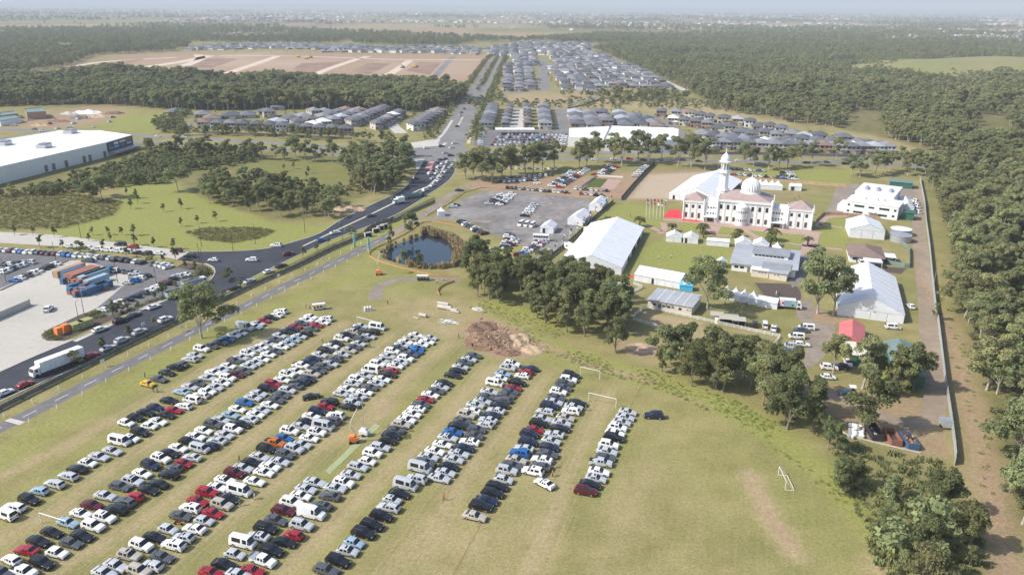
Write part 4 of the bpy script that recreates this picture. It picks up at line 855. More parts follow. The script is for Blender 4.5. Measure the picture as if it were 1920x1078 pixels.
def tray_mesh(flat):
    if flat not in _tray:
        mb = MB()
        if flat: mb.box(-2.65, -.85, -.95, .95, 1.09, 1.17); mb.box(-.95, -.85, -.95, .95, 1.17, 1.6); mb.box(-2.65, -2.6, -.95, .95, 1.17, 1.4)
        else: mb.box(-2.5, -1.0, -.78, .78, 1.085, 1.13)
        _tray[flat] = mb.mesh('tray', M['metal'] if flat else M['rubber'])
    return _tray[flat]
def put_car(code, x, y, rz, label, group, detail=2, z=0.0):
    c, k = code[0], code[1]; D = CARS[KIND[k]]; paint = PAINT[c][1]
    t = thing(NAME[k], label, 'car' if k in 'shwu' else ('van' if k in 'vtdc' else 'pickup'), (x, y, z), rz, group, rnd.uniform(.96, 1.03))
    ob('body', D['body'], t, mat=paint)
    ob('windscreen', D['windscreen'], t); ob('rear_window', D['rear'], t)
    for s in D['side']: ob('side_window', s, t)
    if detail >= 1:
        for w in D['wheels']:
            o = ob('wheel', D['tyre'], t, w)
            if detail >= 2: ob('rim', D['rim'], o)
    if detail >= 2:
        ob('trim', D['trim'], t)
        if k in 'shuw' and rnd.random() < (.3 if k == 'u' else .13): ob('sunroof', D['sun'], t)
        if k in 'uw' and rnd.random() < .55: ob('roof_rail', D['rail'], t)
        for s in D['hl']: ob('headlight', s, t)
        for s in D['tl']: ob('taillight', s, t)
    if k in 'py': ob('tray', tray_mesh(k == 'y'), t)
    return t
# rows in the field, read car by car (crop window, then position and code: colour, type, '-' = nose away)
WIN = {1: crop(0, 898), 2: crop(300, 898), 3: crop(600, 898), 4: crop(0, 740), 5: crop(300, 740), 6: crop(600, 740), 7: crop(860, 820), 8: crop(900, 660), 9: crop(240, 570), 10: crop(400, 580), 11: crop(560, 600), 12: crop(700, 650)}
ROWS = [
 ('first row from the path', 'single', """9:1715,80,Wu- 1665,120,Ws- 1600,145,Ks 1525,180,Rs 1460,215,Ss 1425,250,Ws 1310,265,Sd 1265,315,Ws 1185,345,Ws 1115,390,Bs 1030,425,Gs 935,465,Gs 825,500,Wu 755,570,Ss 695,615,Sw- 600,670,Gs- 525,705,Ku- 435,765,Ks 350,835,Gs 220,890,Yh"""),
 ('second row from the path', 'western', """4:1415,310,Wh 1520,250,Kh 1640,195,Ks 1745,135,Ns 5:105,60,Ks 9:600,980,Ls- 695,925,Ss 790,880,Gs 895,825,Ss 960,765,Ws 1045,735,Ss 1125,690,Ws 1195,630,Gw 1270,595,Ss 1345,550,Wu 1430,505,Ss 1500,475,Ws 1570,440,Ss 1645,395,Gs 1700,350,Ss 10:820,245,Ks 880,220,Ks 920,185,Rs 985,150,Gs 1045,115,Ws 1095,80,Ws"""),
 ('second row from the path', 'eastern', """1:65,395,Wt- 160,310,Ww- 325,225,Ku 445,125,Lh- 615,45,Sw- 4:765,905,Sw- 865,825,Ks- 985,760,Wh 1110,690,Ss 1260,625,Ss 1340,520,Wc 1470,485,Wh 1570,415,Ku 1675,345,Wh 1775,295,Ws 5:70,220,Ks 155,165,Rs 265,120,Ww- 360,55,Wt- 9:810,1020,Ww- 890,975,Ws 980,930,Ss 1050,880,Ww 1120,825,Wu 1215,785,Ms 1300,745,Gs 1350,690,Ss 1420,655,Ss 1500,615,Ws 1575,560,Ws 1650,525,Gs 1720,475,Ws 1790,440,Ss 1855,400,Ls 10:965,300,Ss 1035,265,Ku- 1105,210,Gs 1155,170,Rs 1225,140,Ws 1265,105,Wu-"""),
 ('third row from the path', 'western', """1:20,1040,Gs 130,900,Wh- 300,790,Rs- 430,690,Ks 580,590,Ks 760,480,Ls 910,380,Ws 1035,285,Ms 1180,180,Ss 1350,75,Gw 1490,20,Su 4:1595,875,Ws 1690,785,Nu 1805,710,Wu 5:110,650,Ks 205,590,Ws 310,515,Kh 400,465,Ws 490,395,Ws 595,330,Gu 685,275,Ss 790,220,Ls 870,155,Ws 950,80,Bs 10:445,985,Ss 510,940,Ss 600,885,Ku 670,835,Ru 770,785,Ws 830,725,Wu 925,690,Ws 980,625,Wp 1065,590,Ns 1120,550,Ns 1195,505,Ss 1260,450,Kw 1320,410,Ws 1375,375,Ks 1440,325,Wu 1500,280,Ks 1560,250,Cp- 1620,215,Gs 1655,185,Ss"""),
 ('third row from the path', 'eastern', """1:265,1030,Wp 470,935,Ku 640,820,Wh 795,710,Gs 920,630,Ks 1045,520,Wu 1175,425,Wu 1310,335,Ku- 1405,250,Gw- 1520,190,Rh- 1665,115,Ks 1775,45,Ks- 5:100,895,Ku- 165,815,Gh- 265,765,Rh 360,695,Ss- 445,600,St 565,570,Nh- 640,510,Ss- 725,445,Ss 820,380,Wu 915,325,Ks 1000,270,Ss- 1075,215,Ws 1140,165,Ss 1230,110,Ws 10:700,1010,Gs 765,955,Gs 830,900,Sw 920,855,Gs- 985,810,Nu- 1060,775,Ns 1105,715,Cw 1165,685,Gw 1235,635,Gw 1315,605,Ss 1370,555,Gu- 1440,500,Ss 1520,455,Cs 1575,420,Gs 1630,380,Ss 1660,325,Gw 1740,300,Ss 1785,250,Ku- 1840,200,Wv"""),
 ('fourth row from the path', 'western', """1:1170,1045,Ss 1300,965,Ss 1450,850,Cu 1585,735,Wu 1735,645,Ks 2:90,555,Sh 235,405,Gs 345,320,Wu- 425,240,Rs 530,145,Ru 640,85,Ws 5:730,950,Ws 835,875,Mu 930,815,Ss 1030,750,Ks 1120,690,Ss 1195,600,Ku 1290,535,Op 1390,480,Bs 1455,400,Wu 1575,345,Ss 1645,300,Ks 1700,235,Ws 1770,180,Nu 6:60,125,Rs 110,75,Ku- 11:475,820,Sh 540,770,Ws 600,705,Sw 650,660,Wu 740,615,Ss 810,560,Wv- 885,490,Wu 935,450,Ss 1000,400,Ss 1050,345,Wu 1115,305,Gs 1160,275,Ss 1200,240,Ws 1255,200,Cs 1315,165,Ws"""),
 ('fourth row from the path', 'eastern', """1:1560,1020,Cu 1710,965,Sh- 1820,865,Gs 2:155,735,Wu- 265,650,Sh- 385,550,Ws- 495,460,Sh 595,375,Rs 695,280,Cu 775,210,Ks 890,130,Wv 1060,20,Ws 5:1165,865,Ws 1235,800,Ws 1340,745,Ss 1405,665,Gu 1510,600,Su 1590,555,Ss 1675,480,Ws 1760,415,Wu 1832,353,Sv 6:130,290,Gu- 180,230,Wu- 11:540,965,Kh- 605,920,Sw 670,855,Ss 740,805,Ws 800,750,Gs 870,705,Ss 935,660,Ws 1010,605,Ks 1030,560,Rs- 1085,510,Ws 1140,470,Sw 1200,430,Wu 1255,380,Gs 1315,350,Bh 1335,310,Bs 1375,270,Ws 1440,240,Ws 1475,195,Ss"""),
 ('fifth row from the path', 'western', """2:570,1040,Rs 720,950,Ks 840,835,Sh 930,710,Wv 1100,635,Ss- 1185,545,Ku 1305,450,Gs 1385,345,Mw 1475,255,Wu 1580,180,Ws 1640,105,Ss 1740,30,Ss"""),
 ('fifth row from the path', 'eastern', """2:880,1065,Ss 1035,1020,Rs 1155,905,Wy 1250,795,Ku 1400,700,Ks 1500,620,Rh- 1590,510,Su 1700,385,Wd 1810,290,Gs- 3:110,185,Gs- 170,95,Ss 265,35,Wu 6:345,890,Ss 425,800,Sw 530,740,Wh 590,650,Wu 675,580,Sw 760,510,Kh 800,450,Ks 850,390,Gs 910,325,Cw 970,275,Ws 1035,210,Ws 1085,150,Ws- 1135,100,Gs 1185,45,Rs 12:640,535,Ws 705,490,Gs 755,445,Ss 800,400,Ks 890,315,Ks 945,265,Ks 980,220,Ss 1020,170,Gs 1075,135,Ss 1125,95,Gs"""),
 ('sixth row from the path', 'western', """3:70,1010,Gw 200,910,Ku 310,800,Sh 385,705,Lh 485,600,Ku 580,510,Ku 685,410,Ku 770,310,Sw- 810,225,Sh 890,155,Ks 960,65,Sv 6:1085,940,Su- 1120,820,Sv 1180,755,Gw 1220,690,Ss 1290,625,Ws 1375,550,Ws 1435,475,Ss 1495,410,Bs 1550,345,Ks 1600,290,Gs 1645,220,Cu 1700,175,Ws- 1745,110,Ss 8:30,545,Ss 75,495,Gs 105,440,Ss 165,345,Wt 230,290,Wh 255,240,Ls 310,175,Su 360,130,Wu"""),
 ('sixth row from the path', 'eastern', """6:1340,930,Ss 1410,865,Ss 1445,795,Ks 1500,720,Ss 1560,655,Ss 1620,590,Ns 1680,520,Ws- 1730,450,Gs 1760,380,Gw 8:60,810,Sh- 90,755,Ss- 120,700,Ns- 180,650,Ss- 225,590,Ks 260,530,Gw- 300,475,Gs 335,440,Gs 370,400,Rs 420,340,Ku 475,260,Wh- 515,220,Rh- 560,180,Ns-"""),
 ('seventh row from the path', 'western', """7:180,875,Cs 250,765,Ku 310,700,Ns 380,615,Kw 430,540,Kw 505,465,Sh 540,365,Su 600,305,Gs 650,245,Cs 690,170,Bu- 735,115,Ss- 780,45,Nu 8:555,915,Nu 615,865,Rs 660,795,Ku 700,740,Ss 735,660,Sw- 780,600,Nu 830,555,Ss 855,505,Gs 880,440,Wu 935,395,Gs 950,340,Gw 990,305,Wu 1020,255,Ku"""),
 ('seventh row from the path', 'eastern', """7:835,375,Wu- 920,320,Gs- 935,240,Ws- 1000,180,Gs 1020,100,Ns 1040,30,Ss 8:835,915,Ss- 900,850,Ks 915,790,Ss 960,730,Cs 1020,660,Wu- 1050,610,Ss 1095,565,Ks"""),
 ('eighth row from the path', 'single', """7:1425,595,Mu 1475,520,Ks 1540,450,Ss 1575,375,Ws 1595,275,Sp 1650,215,Gs 1665,150,Ss 1685,75,Wu 8:1500,955,Ku 1515,905,Ws 1545,840,Wu 1590,780,Ss 1630,725,Ss 1660,665,Ss"""),
]
ALLCARS = []
for rn, side, data in ROWS:
    win = None; cars = []
    for tok in data.split():
        if ':' in tok: w_, tok = tok.split(':'); win = WIN[int(w_)]
        x, y, code = tok.split(','); p = G(*win(float(x), float(y)), 0.75); cars.append((p.x, p.y, code))
    cars.sort(key=lambda c: c[1])
    # spread cars that the reading put too close together along their file
    for it in range(3):
        for i in range(len(cars) - 1):
            d = math.hypot(cars[i + 1][0] - cars[i][0], cars[i + 1][1] - cars[i][1])
            need = 2.25
            if d < need:
                ux, uy = (cars[i + 1][0] - cars[i][0]) / d, (cars[i + 1][1] - cars[i][1]) / d; e = (need - d) / 2
                cars[i] = (cars[i][0] - ux * e, cars[i][1] - uy * e, cars[i][2]); cars[i + 1] = (cars[i + 1][0] + ux * e, cars[i + 1][1] + uy * e, cars[i + 1][2])
    for n, (x, y, code) in enumerate(cars):
        ang = R(-20 + rnd.gauss(0, 2.2)) + (math.pi if code.endswith('-') else 0)
        where = f'{ordn(n + 1)} from near end, ' + (f'single file of {rn}' if side == 'single' else f'{side} file of {rn}')
        put_car(code, x, y, ang, f'{PAINT[code[0]][0]} {WORD[code[1]]}, {where}', 'cars parked in rows on the field', 2); ALLCARS.append((x, y))
_alt = [0]
def less_sedan(c):
    if c[1] == 's':
        _alt[0] += 1
        if _alt[0] % 3: c = c[0] + ('h' if _alt[0] % 3 == 1 else 'u') + c[2:]
    return c
def one_car(code, px, py, deg, label, group=None, detail=2):
    if detail < 2:
        c2 = less_sedan(code); label = label.replace('sedan', WORD[c2[1]]); code = c2
    p = G(px, py, 0.6); return put_car(code, p.x, p.y, R(deg), label, group, detail)
one_car('Ks', 584.5, 743, 25, 'black sedan driving alone between the fourth row and its neighbour')
one_car('Nu', 1226, 779, 176, 'navy SUV driving alone on grass right of the last row')
one_car('Ws', 1021, 906, 138, 'white sedan pulling out at an angle below the seventh row')
# road traffic and yards
RC = [('Wu', 387, 486.5, 160), ('Wh', 300, 487, 5)]
road_deg = lambda px, py: math.degrees(math.atan2(*(lambda a, b: (b.y - a.y, b.x - a.x))(G(px - 20, py + 10), G(px + 20, py - 10))))
traffic = [('Rh', 47, 720, 62, 'red hatchback on the new road just behind the white lorry'), ('Wh', 10, 735, 62, 'white car at the lowest edge of the new road'), ('Rh', 171, 666, 62, 'red hatchback at the kerb ahead of the white lorry'), ('Ss', 203, 652, 62, 'silver sedan at the verge kerb, next ahead of the red hatchback'), ('Su', 229, 638, 62, 'grey-silver SUV at the kerb under a small street tree'), ('Su', 262, 622, 62, 'silver SUV at the kerb, uphill of the small tree'), ('Wu', 310, 599, 62, 'white SUV at the kerb below the large lone gum'),
    ('Ww', 188, 617, 60, 'white wagon at the yard-side kerb of the new road'), ('Ku', 226, 601, 60, 'black SUV at the yard-side kerb of the new road'), ('Gs', 251, 590, 60, 'dark grey sedan at the yard-side kerb of the new road'), ('Ws', 288, 575, 60, 'white sedan at the yard-side kerb near two tip trucks'), ('Gs', 407, 555, 60, 'grey car at the kerb right of the lone gum'), ('Ks', 440, 539, 60, 'black car at the kerb beside the retaining wall'), ('Ss', 468, 527, 60, 'silver car at the kerb further up the retaining wall'),
    ('Wh', 400, 487, 175, 'white hatchback turning in the wide new junction'), ('Wu', 472, 487, 178, 'white SUV crossing the wide new junction'), ('Ku', 356, 480, 176, 'black SUV entering the pale concrete street'), ('Wu', 518, 460, 170, 'white SUV at the outside of the road bend'), ('Mu', 541, 476, 40, 'maroon SUV on the inside of the road bend'), ('Ks', 527, 498, 55, 'black car parked below the maroon SUV'), ('Wh', 503, 509, 55, 'white hatchback parked against the retaining wall kerb'),
    ('Bh', 603, 450, 38, 'blue hatchback driving beside the pale median'), ('Ws', 629, 436, 38, 'white sedan following the median up the road'), ('Gs', 696, 404, 35, 'dark grey sedan beside the median above the culverts'), ('Gs', 741, 372, 215, 'dark car on the far carriageway of the curving road'),
    ('Ru', 249, 463, 175, 'red car at the end of the pale concrete street'), ('Mu', 331, 470, 176, 'maroon SUV on the pale concrete street'), ('Nu', 226, 458, 178, 'navy SUV on the pale concrete street'), ('Ws', 297, 475, 176, 'white sedan on the pale street near a bushy tree')]
for c, x, y, d, lb in traffic: one_car(c, x, y, d, lb)
q5 = crop(640, 230, 3); Z5 = [(500, 285, 'Ws'), (515, 268, 'Rs'), (515, 312, 'Ss'), (538, 283, 'Ws'), (545, 268, 'Ss'), (548, 250, 'Ws'), (535, 238, 'Gs'), (550, 225, 'Ks'), (570, 232, 'Ss'), (582, 205, 'Ns'), (555, 208, 'Gs'), (548, 325, 'Ws'), (515, 352, 'Ws'), (568, 300, 'Ss'), (588, 275, 'Ws'), (610, 252, 'Ss'), (472, 378, 'Wu'), (625, 235, 'Ws'), (400, 408, 'Ss'), (375, 420, 'Ss'), (415, 315, 'Gs')]
for n, (x, y, c) in enumerate(sorted(Z5, key=lambda t: -t[1])): one_car(c, *q5(x, y), 62 if x < 600 else 75, f'{PAINT[c[0]][0]} {WORD[c[1]]} queuing at the junction, {ordn(n + 1)} from the tail', 'cars queuing at the junction', 1)
FARCARS = {}
def far_car(key, code, x, y, rz):
    V, F, MI = FARCARS.setdefault(key, ([], [], [])); D = CARS[KIND[code[1]]]; c, s = math.cos(rz), math.sin(rz)
    for me, mi in ((D['body'], list(PAINT).index(code[0])), (D['windscreen'], len(PAINT)), (D['rear'], len(PAINT)), (D['side'][0], len(PAINT)), (D['side'][1], len(PAINT))):
        o = len(V); V += [(x + c * v.co.x - s * v.co.y, y + s * v.co.x + c * v.co.y, v.co.z - .1) for v in me.vertices]; F += [tuple(i + o for i in p.vertices) for p in me.polygons]; MI += [mi] * len(me.polygons)
def line(area, a, b, codes, deg, jit=3, detail=1, group=None, end='near'):
    if detail == 0:
        A, B = G(*a, .5), G(*b, .5); k = len(codes)
        for n, c in enumerate(codes):
            p = A + (B - A) * (n / max(1, k - 1)); far_car(group, c, p.x + rnd.uniform(-.3, .3), p.y + rnd.uniform(-.4, .4), R(deg + rnd.gauss(0, jit)))
        return
    A, B = G(*a, .5), G(*b, .5); k = len(codes)
    for n, c in enumerate(codes):
        c = less_sedan(c); p = A + (B - A) * (n / max(1, k - 1)); put_car(c, p.x + rnd.uniform(-.25, .25), p.y + rnd.uniform(-.25, .25), R(deg + rnd.gauss(0, jit)) + (math.pi if c.endswith('-') else 0), f'{PAINT[c[0]][0]} {WORD[c[1]]}, {ordn(n + 1)} from {end} end {area}', group, detail)
def rand_codes(n, seed):
    g = random.Random(seed); return [g.choices('WSGKNBLRMC', (34, 22, 12, 14, 4, 4, 2, 5, 2, 2))[0] + g.choices('shuw', (2, 4, 4, 2))[0] for _ in range(n)]
w3 = crop(800, 330); gl = 'cars on the gravel car park'
line('in the left file of the gravel lot block', w3(705, 310), w3(860, 208), 'Ss Gs Ms Ws Gs Ws Ws'.split(), -12, group=gl); line('in the right file of the gravel lot block', w3(820, 320), w3(965, 208), 'Ws Ks Ws Ss Ws Ss Ws Ws'.split(), -12, group=gl)
line('of the short file in the gravel lot', w3(1098, 445), w3(1208, 328), 'Ks Ss Ws Ws Ss Ss'.split(), -12, group=gl)
line('of the file along the tan earth bank', w3(908, 130), w3(1575, 188), 'Ks Gs Gs Ss Gs Ss Ss Gs Ws Gs Ks Ws Ws Gs Ks'.split(), 85, group=gl, end='western')
line('of three parked side by side', w3(1058, 545), w3(1190, 558), ['Wv', 'Wv', 'Wv'], -115, group=gl, end='western')
one_car('Wy', *w3(290, 342), 10, 'white pickup at the edge of the gravel lot'); one_car('Ks', *w3(322, 325), 10, 'black car beside the white pickup, gravel lot'); one_car('Ks', *w3(367, 160), 5, 'black car on the gravel path beside the road')
line('of the file beside the reeds', w3(385, 510), w3(640, 645), 'Ks Ns Ws Gs Gs Ws Ks Gs Ms'.split(), 40, group='cars by the reeds', end='far')
line('of the close file on the grass by the copse', w3(865, 828), w3(925, 655), 'Ws Ks Ss Ws Ms Ws Gs'.split(), -12, group='cars on the grass by the copse'); line('of the outer file on the grass by the copse', w3(905, 800), w3(1000, 712), 'Ks Ms Ws Ss'.split(), -12, group='cars on the grass by the copse'); one_car('Ws', *w3(715, 832), -8, 'white car half hidden by the copse')
line('of the file beside the coach', w3(1040, 893), w3(1300, 740), 'Ms Bs Ss Ws Gs Ms Ws Rs Ss'.split(), -12, group='cars beside the coach')
w2 = crop(850, 220); tg = 'cars under the tall gums'
line('of the left slanting file above the gravel lot', w2(1105, 770), w2(1330, 620), rand_codes(11, 1), -15, group=tg, end='near'); line('of the right slanting file above the gravel lot', w2(1190, 782), w2(1500, 592), rand_codes(14, 2), -15, group=tg)
line('of the file by the small walled garden', w2(1370, 800), w2(1720, 822), rand_codes(7, 3), 85, group=tg, end='western'); line('of the front file by the small walled garden', w2(1430, 852), w2(1660, 875), ['Rs', 'Ss', 'Wu', 'Ks', 'Ms'], 85, group=tg, end='western'); one_car('Rs', *w2(1580, 640), 170, 'red car alone beside the small walled garden', None, 1)
line('of the left file behind the walled garden', w2(1660, 632), w2(1760, 545), rand_codes(6, 4), -12, group=tg); line('of the right file behind the walled garden', w2(1720, 630), w2(1820, 560), rand_codes(5, 5), -12, group=tg)
line('of the front file under the tall gums', w2(520, 722), w2(920, 700), rand_codes(8, 6), 80, 8, group=tg, end='western'); line('of the back file under the tall gums', w2(600, 680), w2(1100, 645), rand_codes(9, 7), 80, 8, group=tg, end='western'); line('of the far file under the tall gums', w2(560, 570), w2(1150, 575), rand_codes(9, 8), 80, 10, 0, group='cars in the shop car park', end='western')
one_car('Ws', *w2(940, 740), 172, 'white car driving under the tall gums', None, 1)
w7 = crop(1040, 180); line('beside the dark hoarding near bare ground', w7(900, 900), w7(1030, 790), rand_codes(6, 9), -10, group=tg)
w1 = crop(1230, 270); mg = 'cars behind the minaret marquee'
line('of the far file behind the minaret', w1(800, 280), w1(1210, 300), rand_codes(9, 10), 84, 6, group=mg, end='western'); line('of the near file behind the minaret', w1(820, 335), w1(1480, 385), rand_codes(12, 11), 84, 8, group=mg, end='western'); line('of the bright block behind the peaked tents', w1(1500, 320), w1(1560, 395), 'Ss Ws Ws Gs Ws'.split(), -10, group=mg, end='far'); line('left of the bright block behind peaked tents', w1(1420, 320), w1(1440, 390), 'Ks Gs Bs'.split(), -10, group=mg, end='far')
# arterial traffic
for n, (x, y, c) in enumerate([(296, 256, 'Ws'), (345, 258, 'Ws'), (372, 261, 'Ks'), (392, 263, 'Gs'), (590, 273, 'Gs'), (1115, 299, 'Ws'), (1150, 298, 'Ws'), (1180, 298, 'Rs'), (1205, 299, 'Gs'), (1250, 301, 'Ws'), (1280, 300, 'Gs'), (1310, 302, 'Ks'), (1384, 301, 'Ws'), (1410, 299, 'Ss'), (1512, 305, 'Ks'), (1550, 304, 'Gs'), (1585, 307, 'Ks'), (1740, 312, 'Ks'), (235, 268, 'Ws'), (80, 246, 'Ss')]):
    one_car(c, x, y, -2, f'{PAINT[c[0]][0]} sedan on the arterial road, {ordn(n + 1)} listed from the west' if False else f'{PAINT[c[0]][0]} sedan on the arterial road, {ordn(n + 1)} from the warehouse side', 'cars on the arterial road', 1)
w5 = crop(720, 150)
for n, (x, y, c) in enumerate([(985, 220, 'Gs'), (950, 265, 'Rs'), (900, 325, 'Gs'), (870, 365, 'Gs'), (852, 395, 'Ss'), (820, 520, 'Ks'), (1010, 530, 'Ks'), (795, 712, 'Wu'), (762, 760, 'Ws'), (645, 745, 'Gs'), (480, 762, 'Ws'), (688, 818, 'Ss'), (748, 848, 'Gs'), (265, 745, 'Wd')]):
    one_car(c, *w5(x, y), 70 if y < 540 else 30, f'{PAINT[c[0]][0]} {WORD[c[1]]} on the boulevard or junction, {ordn(n + 1)} from the far end', 'cars on the boulevard', 1)
# shop car park
for r_ in range(5):
    y0 = 252.5 + r_ * 4.7
    line(f'of shop car park line {ordn(r_ + 1)} from the canopy', (938 - r_ * 4, y0), (1058 - r_ * 2, y0 + .5), rand_codes(17, 20 + r_), 88, 4, 0, 'cars in the shop car park', 'western')
line('of the file beside the boulevard, shop car park', (900, 272), (903, 248), rand_codes(8, 30), 0, 4, 0, 'cars in the shop car park'); line('of the eastern file, shop car park', (1053, 270), (1060, 252), rand_codes(6, 31), 0, 4, 0, 'cars in the shop car park')
# logistics yard
w8 = crop(0, 460); yg = 'cars in the yard car park'
line('of the back file in the yard car park', w8(20, 50), w8(1000, 120), rand_codes(17, 40), 80, group=yg, end='western'); line('of the back file beside the containers', w8(1030, 120), w8(1600, 190), rand_codes(9, 41), 80, group=yg, end='western'); one_car('Gs', *w8(985, 172), 175, 'dark car at the corner behind the containers', None, 1)
line('of the far file on the western lot', w8(20, 215), w8(340, 190), rand_codes(5, 42), 165, group=yg, end='western'); line('of the second file on the western lot', w8(10, 300), w8(250, 215), rand_codes(5, 43), 165, group=yg, end='western'); line('of the wall file on the western lot', w8(150, 395), w8(610, 210), 'Bs Ws Gu Ws Ws Ks Ks Ws'.split(), 165, group=yg)
line('of the outer file beside the saplings', w8(1740, 205), w8(1900, 240), ['Gs', 'Ss', 'Wu', 'Ws'], 60, group=yg, end='western'); line('of the island file near the containers', w8(1270, 290), w8(1520, 315), ['Wt', 'Ks', 'Gs', 'Ss'], 170, group=yg, end='western'); line('of the near island file by the containers', w8(1430, 420), w8(1640, 340), ['Ss', 'Bs', 'Ww', 'Ks'], 168, group=yg)
line('of the front file along the garden bed', w8(1160, 722), w8(1850, 430), ['Ws', 'Ks', 'Wu', 'Ks', 'Ns', 'Gs', 'Ws', 'Ws', 'Ks'], 168, group=yg); line('of the red corner file by tip trucks', (310, 527), (345, 515), ['Rs', 'Ks', 'Ss', 'Ws'], 168, group=yg); one_car('Wu', *w8(545, 712), 100, 'white pickup-like SUV alone on the pale yard')
line('of the parked file beside the pale street', (128, 462), (275, 476), rand_codes(9, 45), 172, group=yg, end='western')
# service yard near the sheds
w6 = crop(1400, 560)
for c, x, y, d, lb in (('Ku', 95, 285, 75, 'black SUV by the white paddock fence'), ('Wt', 205, 298, 75, 'white van between two cars by the paddock fence'), ('Wu', 303, 332, 70, 'white SUV nearest the paddock corner'), ('Wt', 672, 325, 170, 'white van with roof ladder nearest the marquee'), ('Gs', 605, 352, 170, 'dark car between the two ladder vans'), ('Wt', 560, 425, 170, 'white van with ladders beside the paddock corner'),
        ('Ww', 618, 508, -12, 'white wagon parked below the ladder vans'), ('Sy', 490, 530, 165, 'silver flatbed pickup on the yard grass'), ('By', 480, 600, 165, 'blue flatbed pickup on the yard grass'), ('Ns', 420, 660, 165, 'navy car beside the yellow machinery'), ('Wh', 915, 875, -12, 'white hatchback under the olive gum'), ('Wu', 925, 770, -12, 'white SUV in shade by the green roller door'),
        ('Nu', 1050, 765, 160, 'navy car in shade by the green roller door'), ('Wp', 1135, 715, -100, 'white pickup before the green roller door'), ('Wh', 1842, 85, 85, 'white hatchback with tailgate open beside the marquee'), ('Wt', 1640, 318, -8, 'white van parked at the marquee corner')):
    one_car(c, *w6(x, y), d, lb)
w22 = crop(1500, 290)
for n, (x, y) in enumerate(((1290, 525), (1305, 580), (1318, 645))): one_car('Wt', *w22(x, y), 95, f'white van beside the service track, {ordn(n + 1)} from the green container', 'vans beside the service track', 1)
one_car('Ks', *w22(1022, 380), 80, 'dark car beside the green container', None, 1)
w55 = crop(1520, 420); one_car('Wu', *w55(575, 440), -95, 'white car under the carport of the brown-roofed house', None, 1); one_car('Ss', *w55(680, 452), -95, 'silver car under the carport of the brown-roofed house', None, 1)

V, F, MI = FARCARS['cars in the shop car park']
fm = bpy.data.meshes.new('distant_cars'); fm.from_pydata(V, [], F)
for k in PAINT: fm.materials.append(PAINT[k][1])
fm.materials.append(M['glass_car']); fm.polygons.foreach_set('material_index', MI); fm.update()
tag(ob('distant_cars', fm), 'tightly parked cars filling the shop car park beyond the gums', kind='stuff')
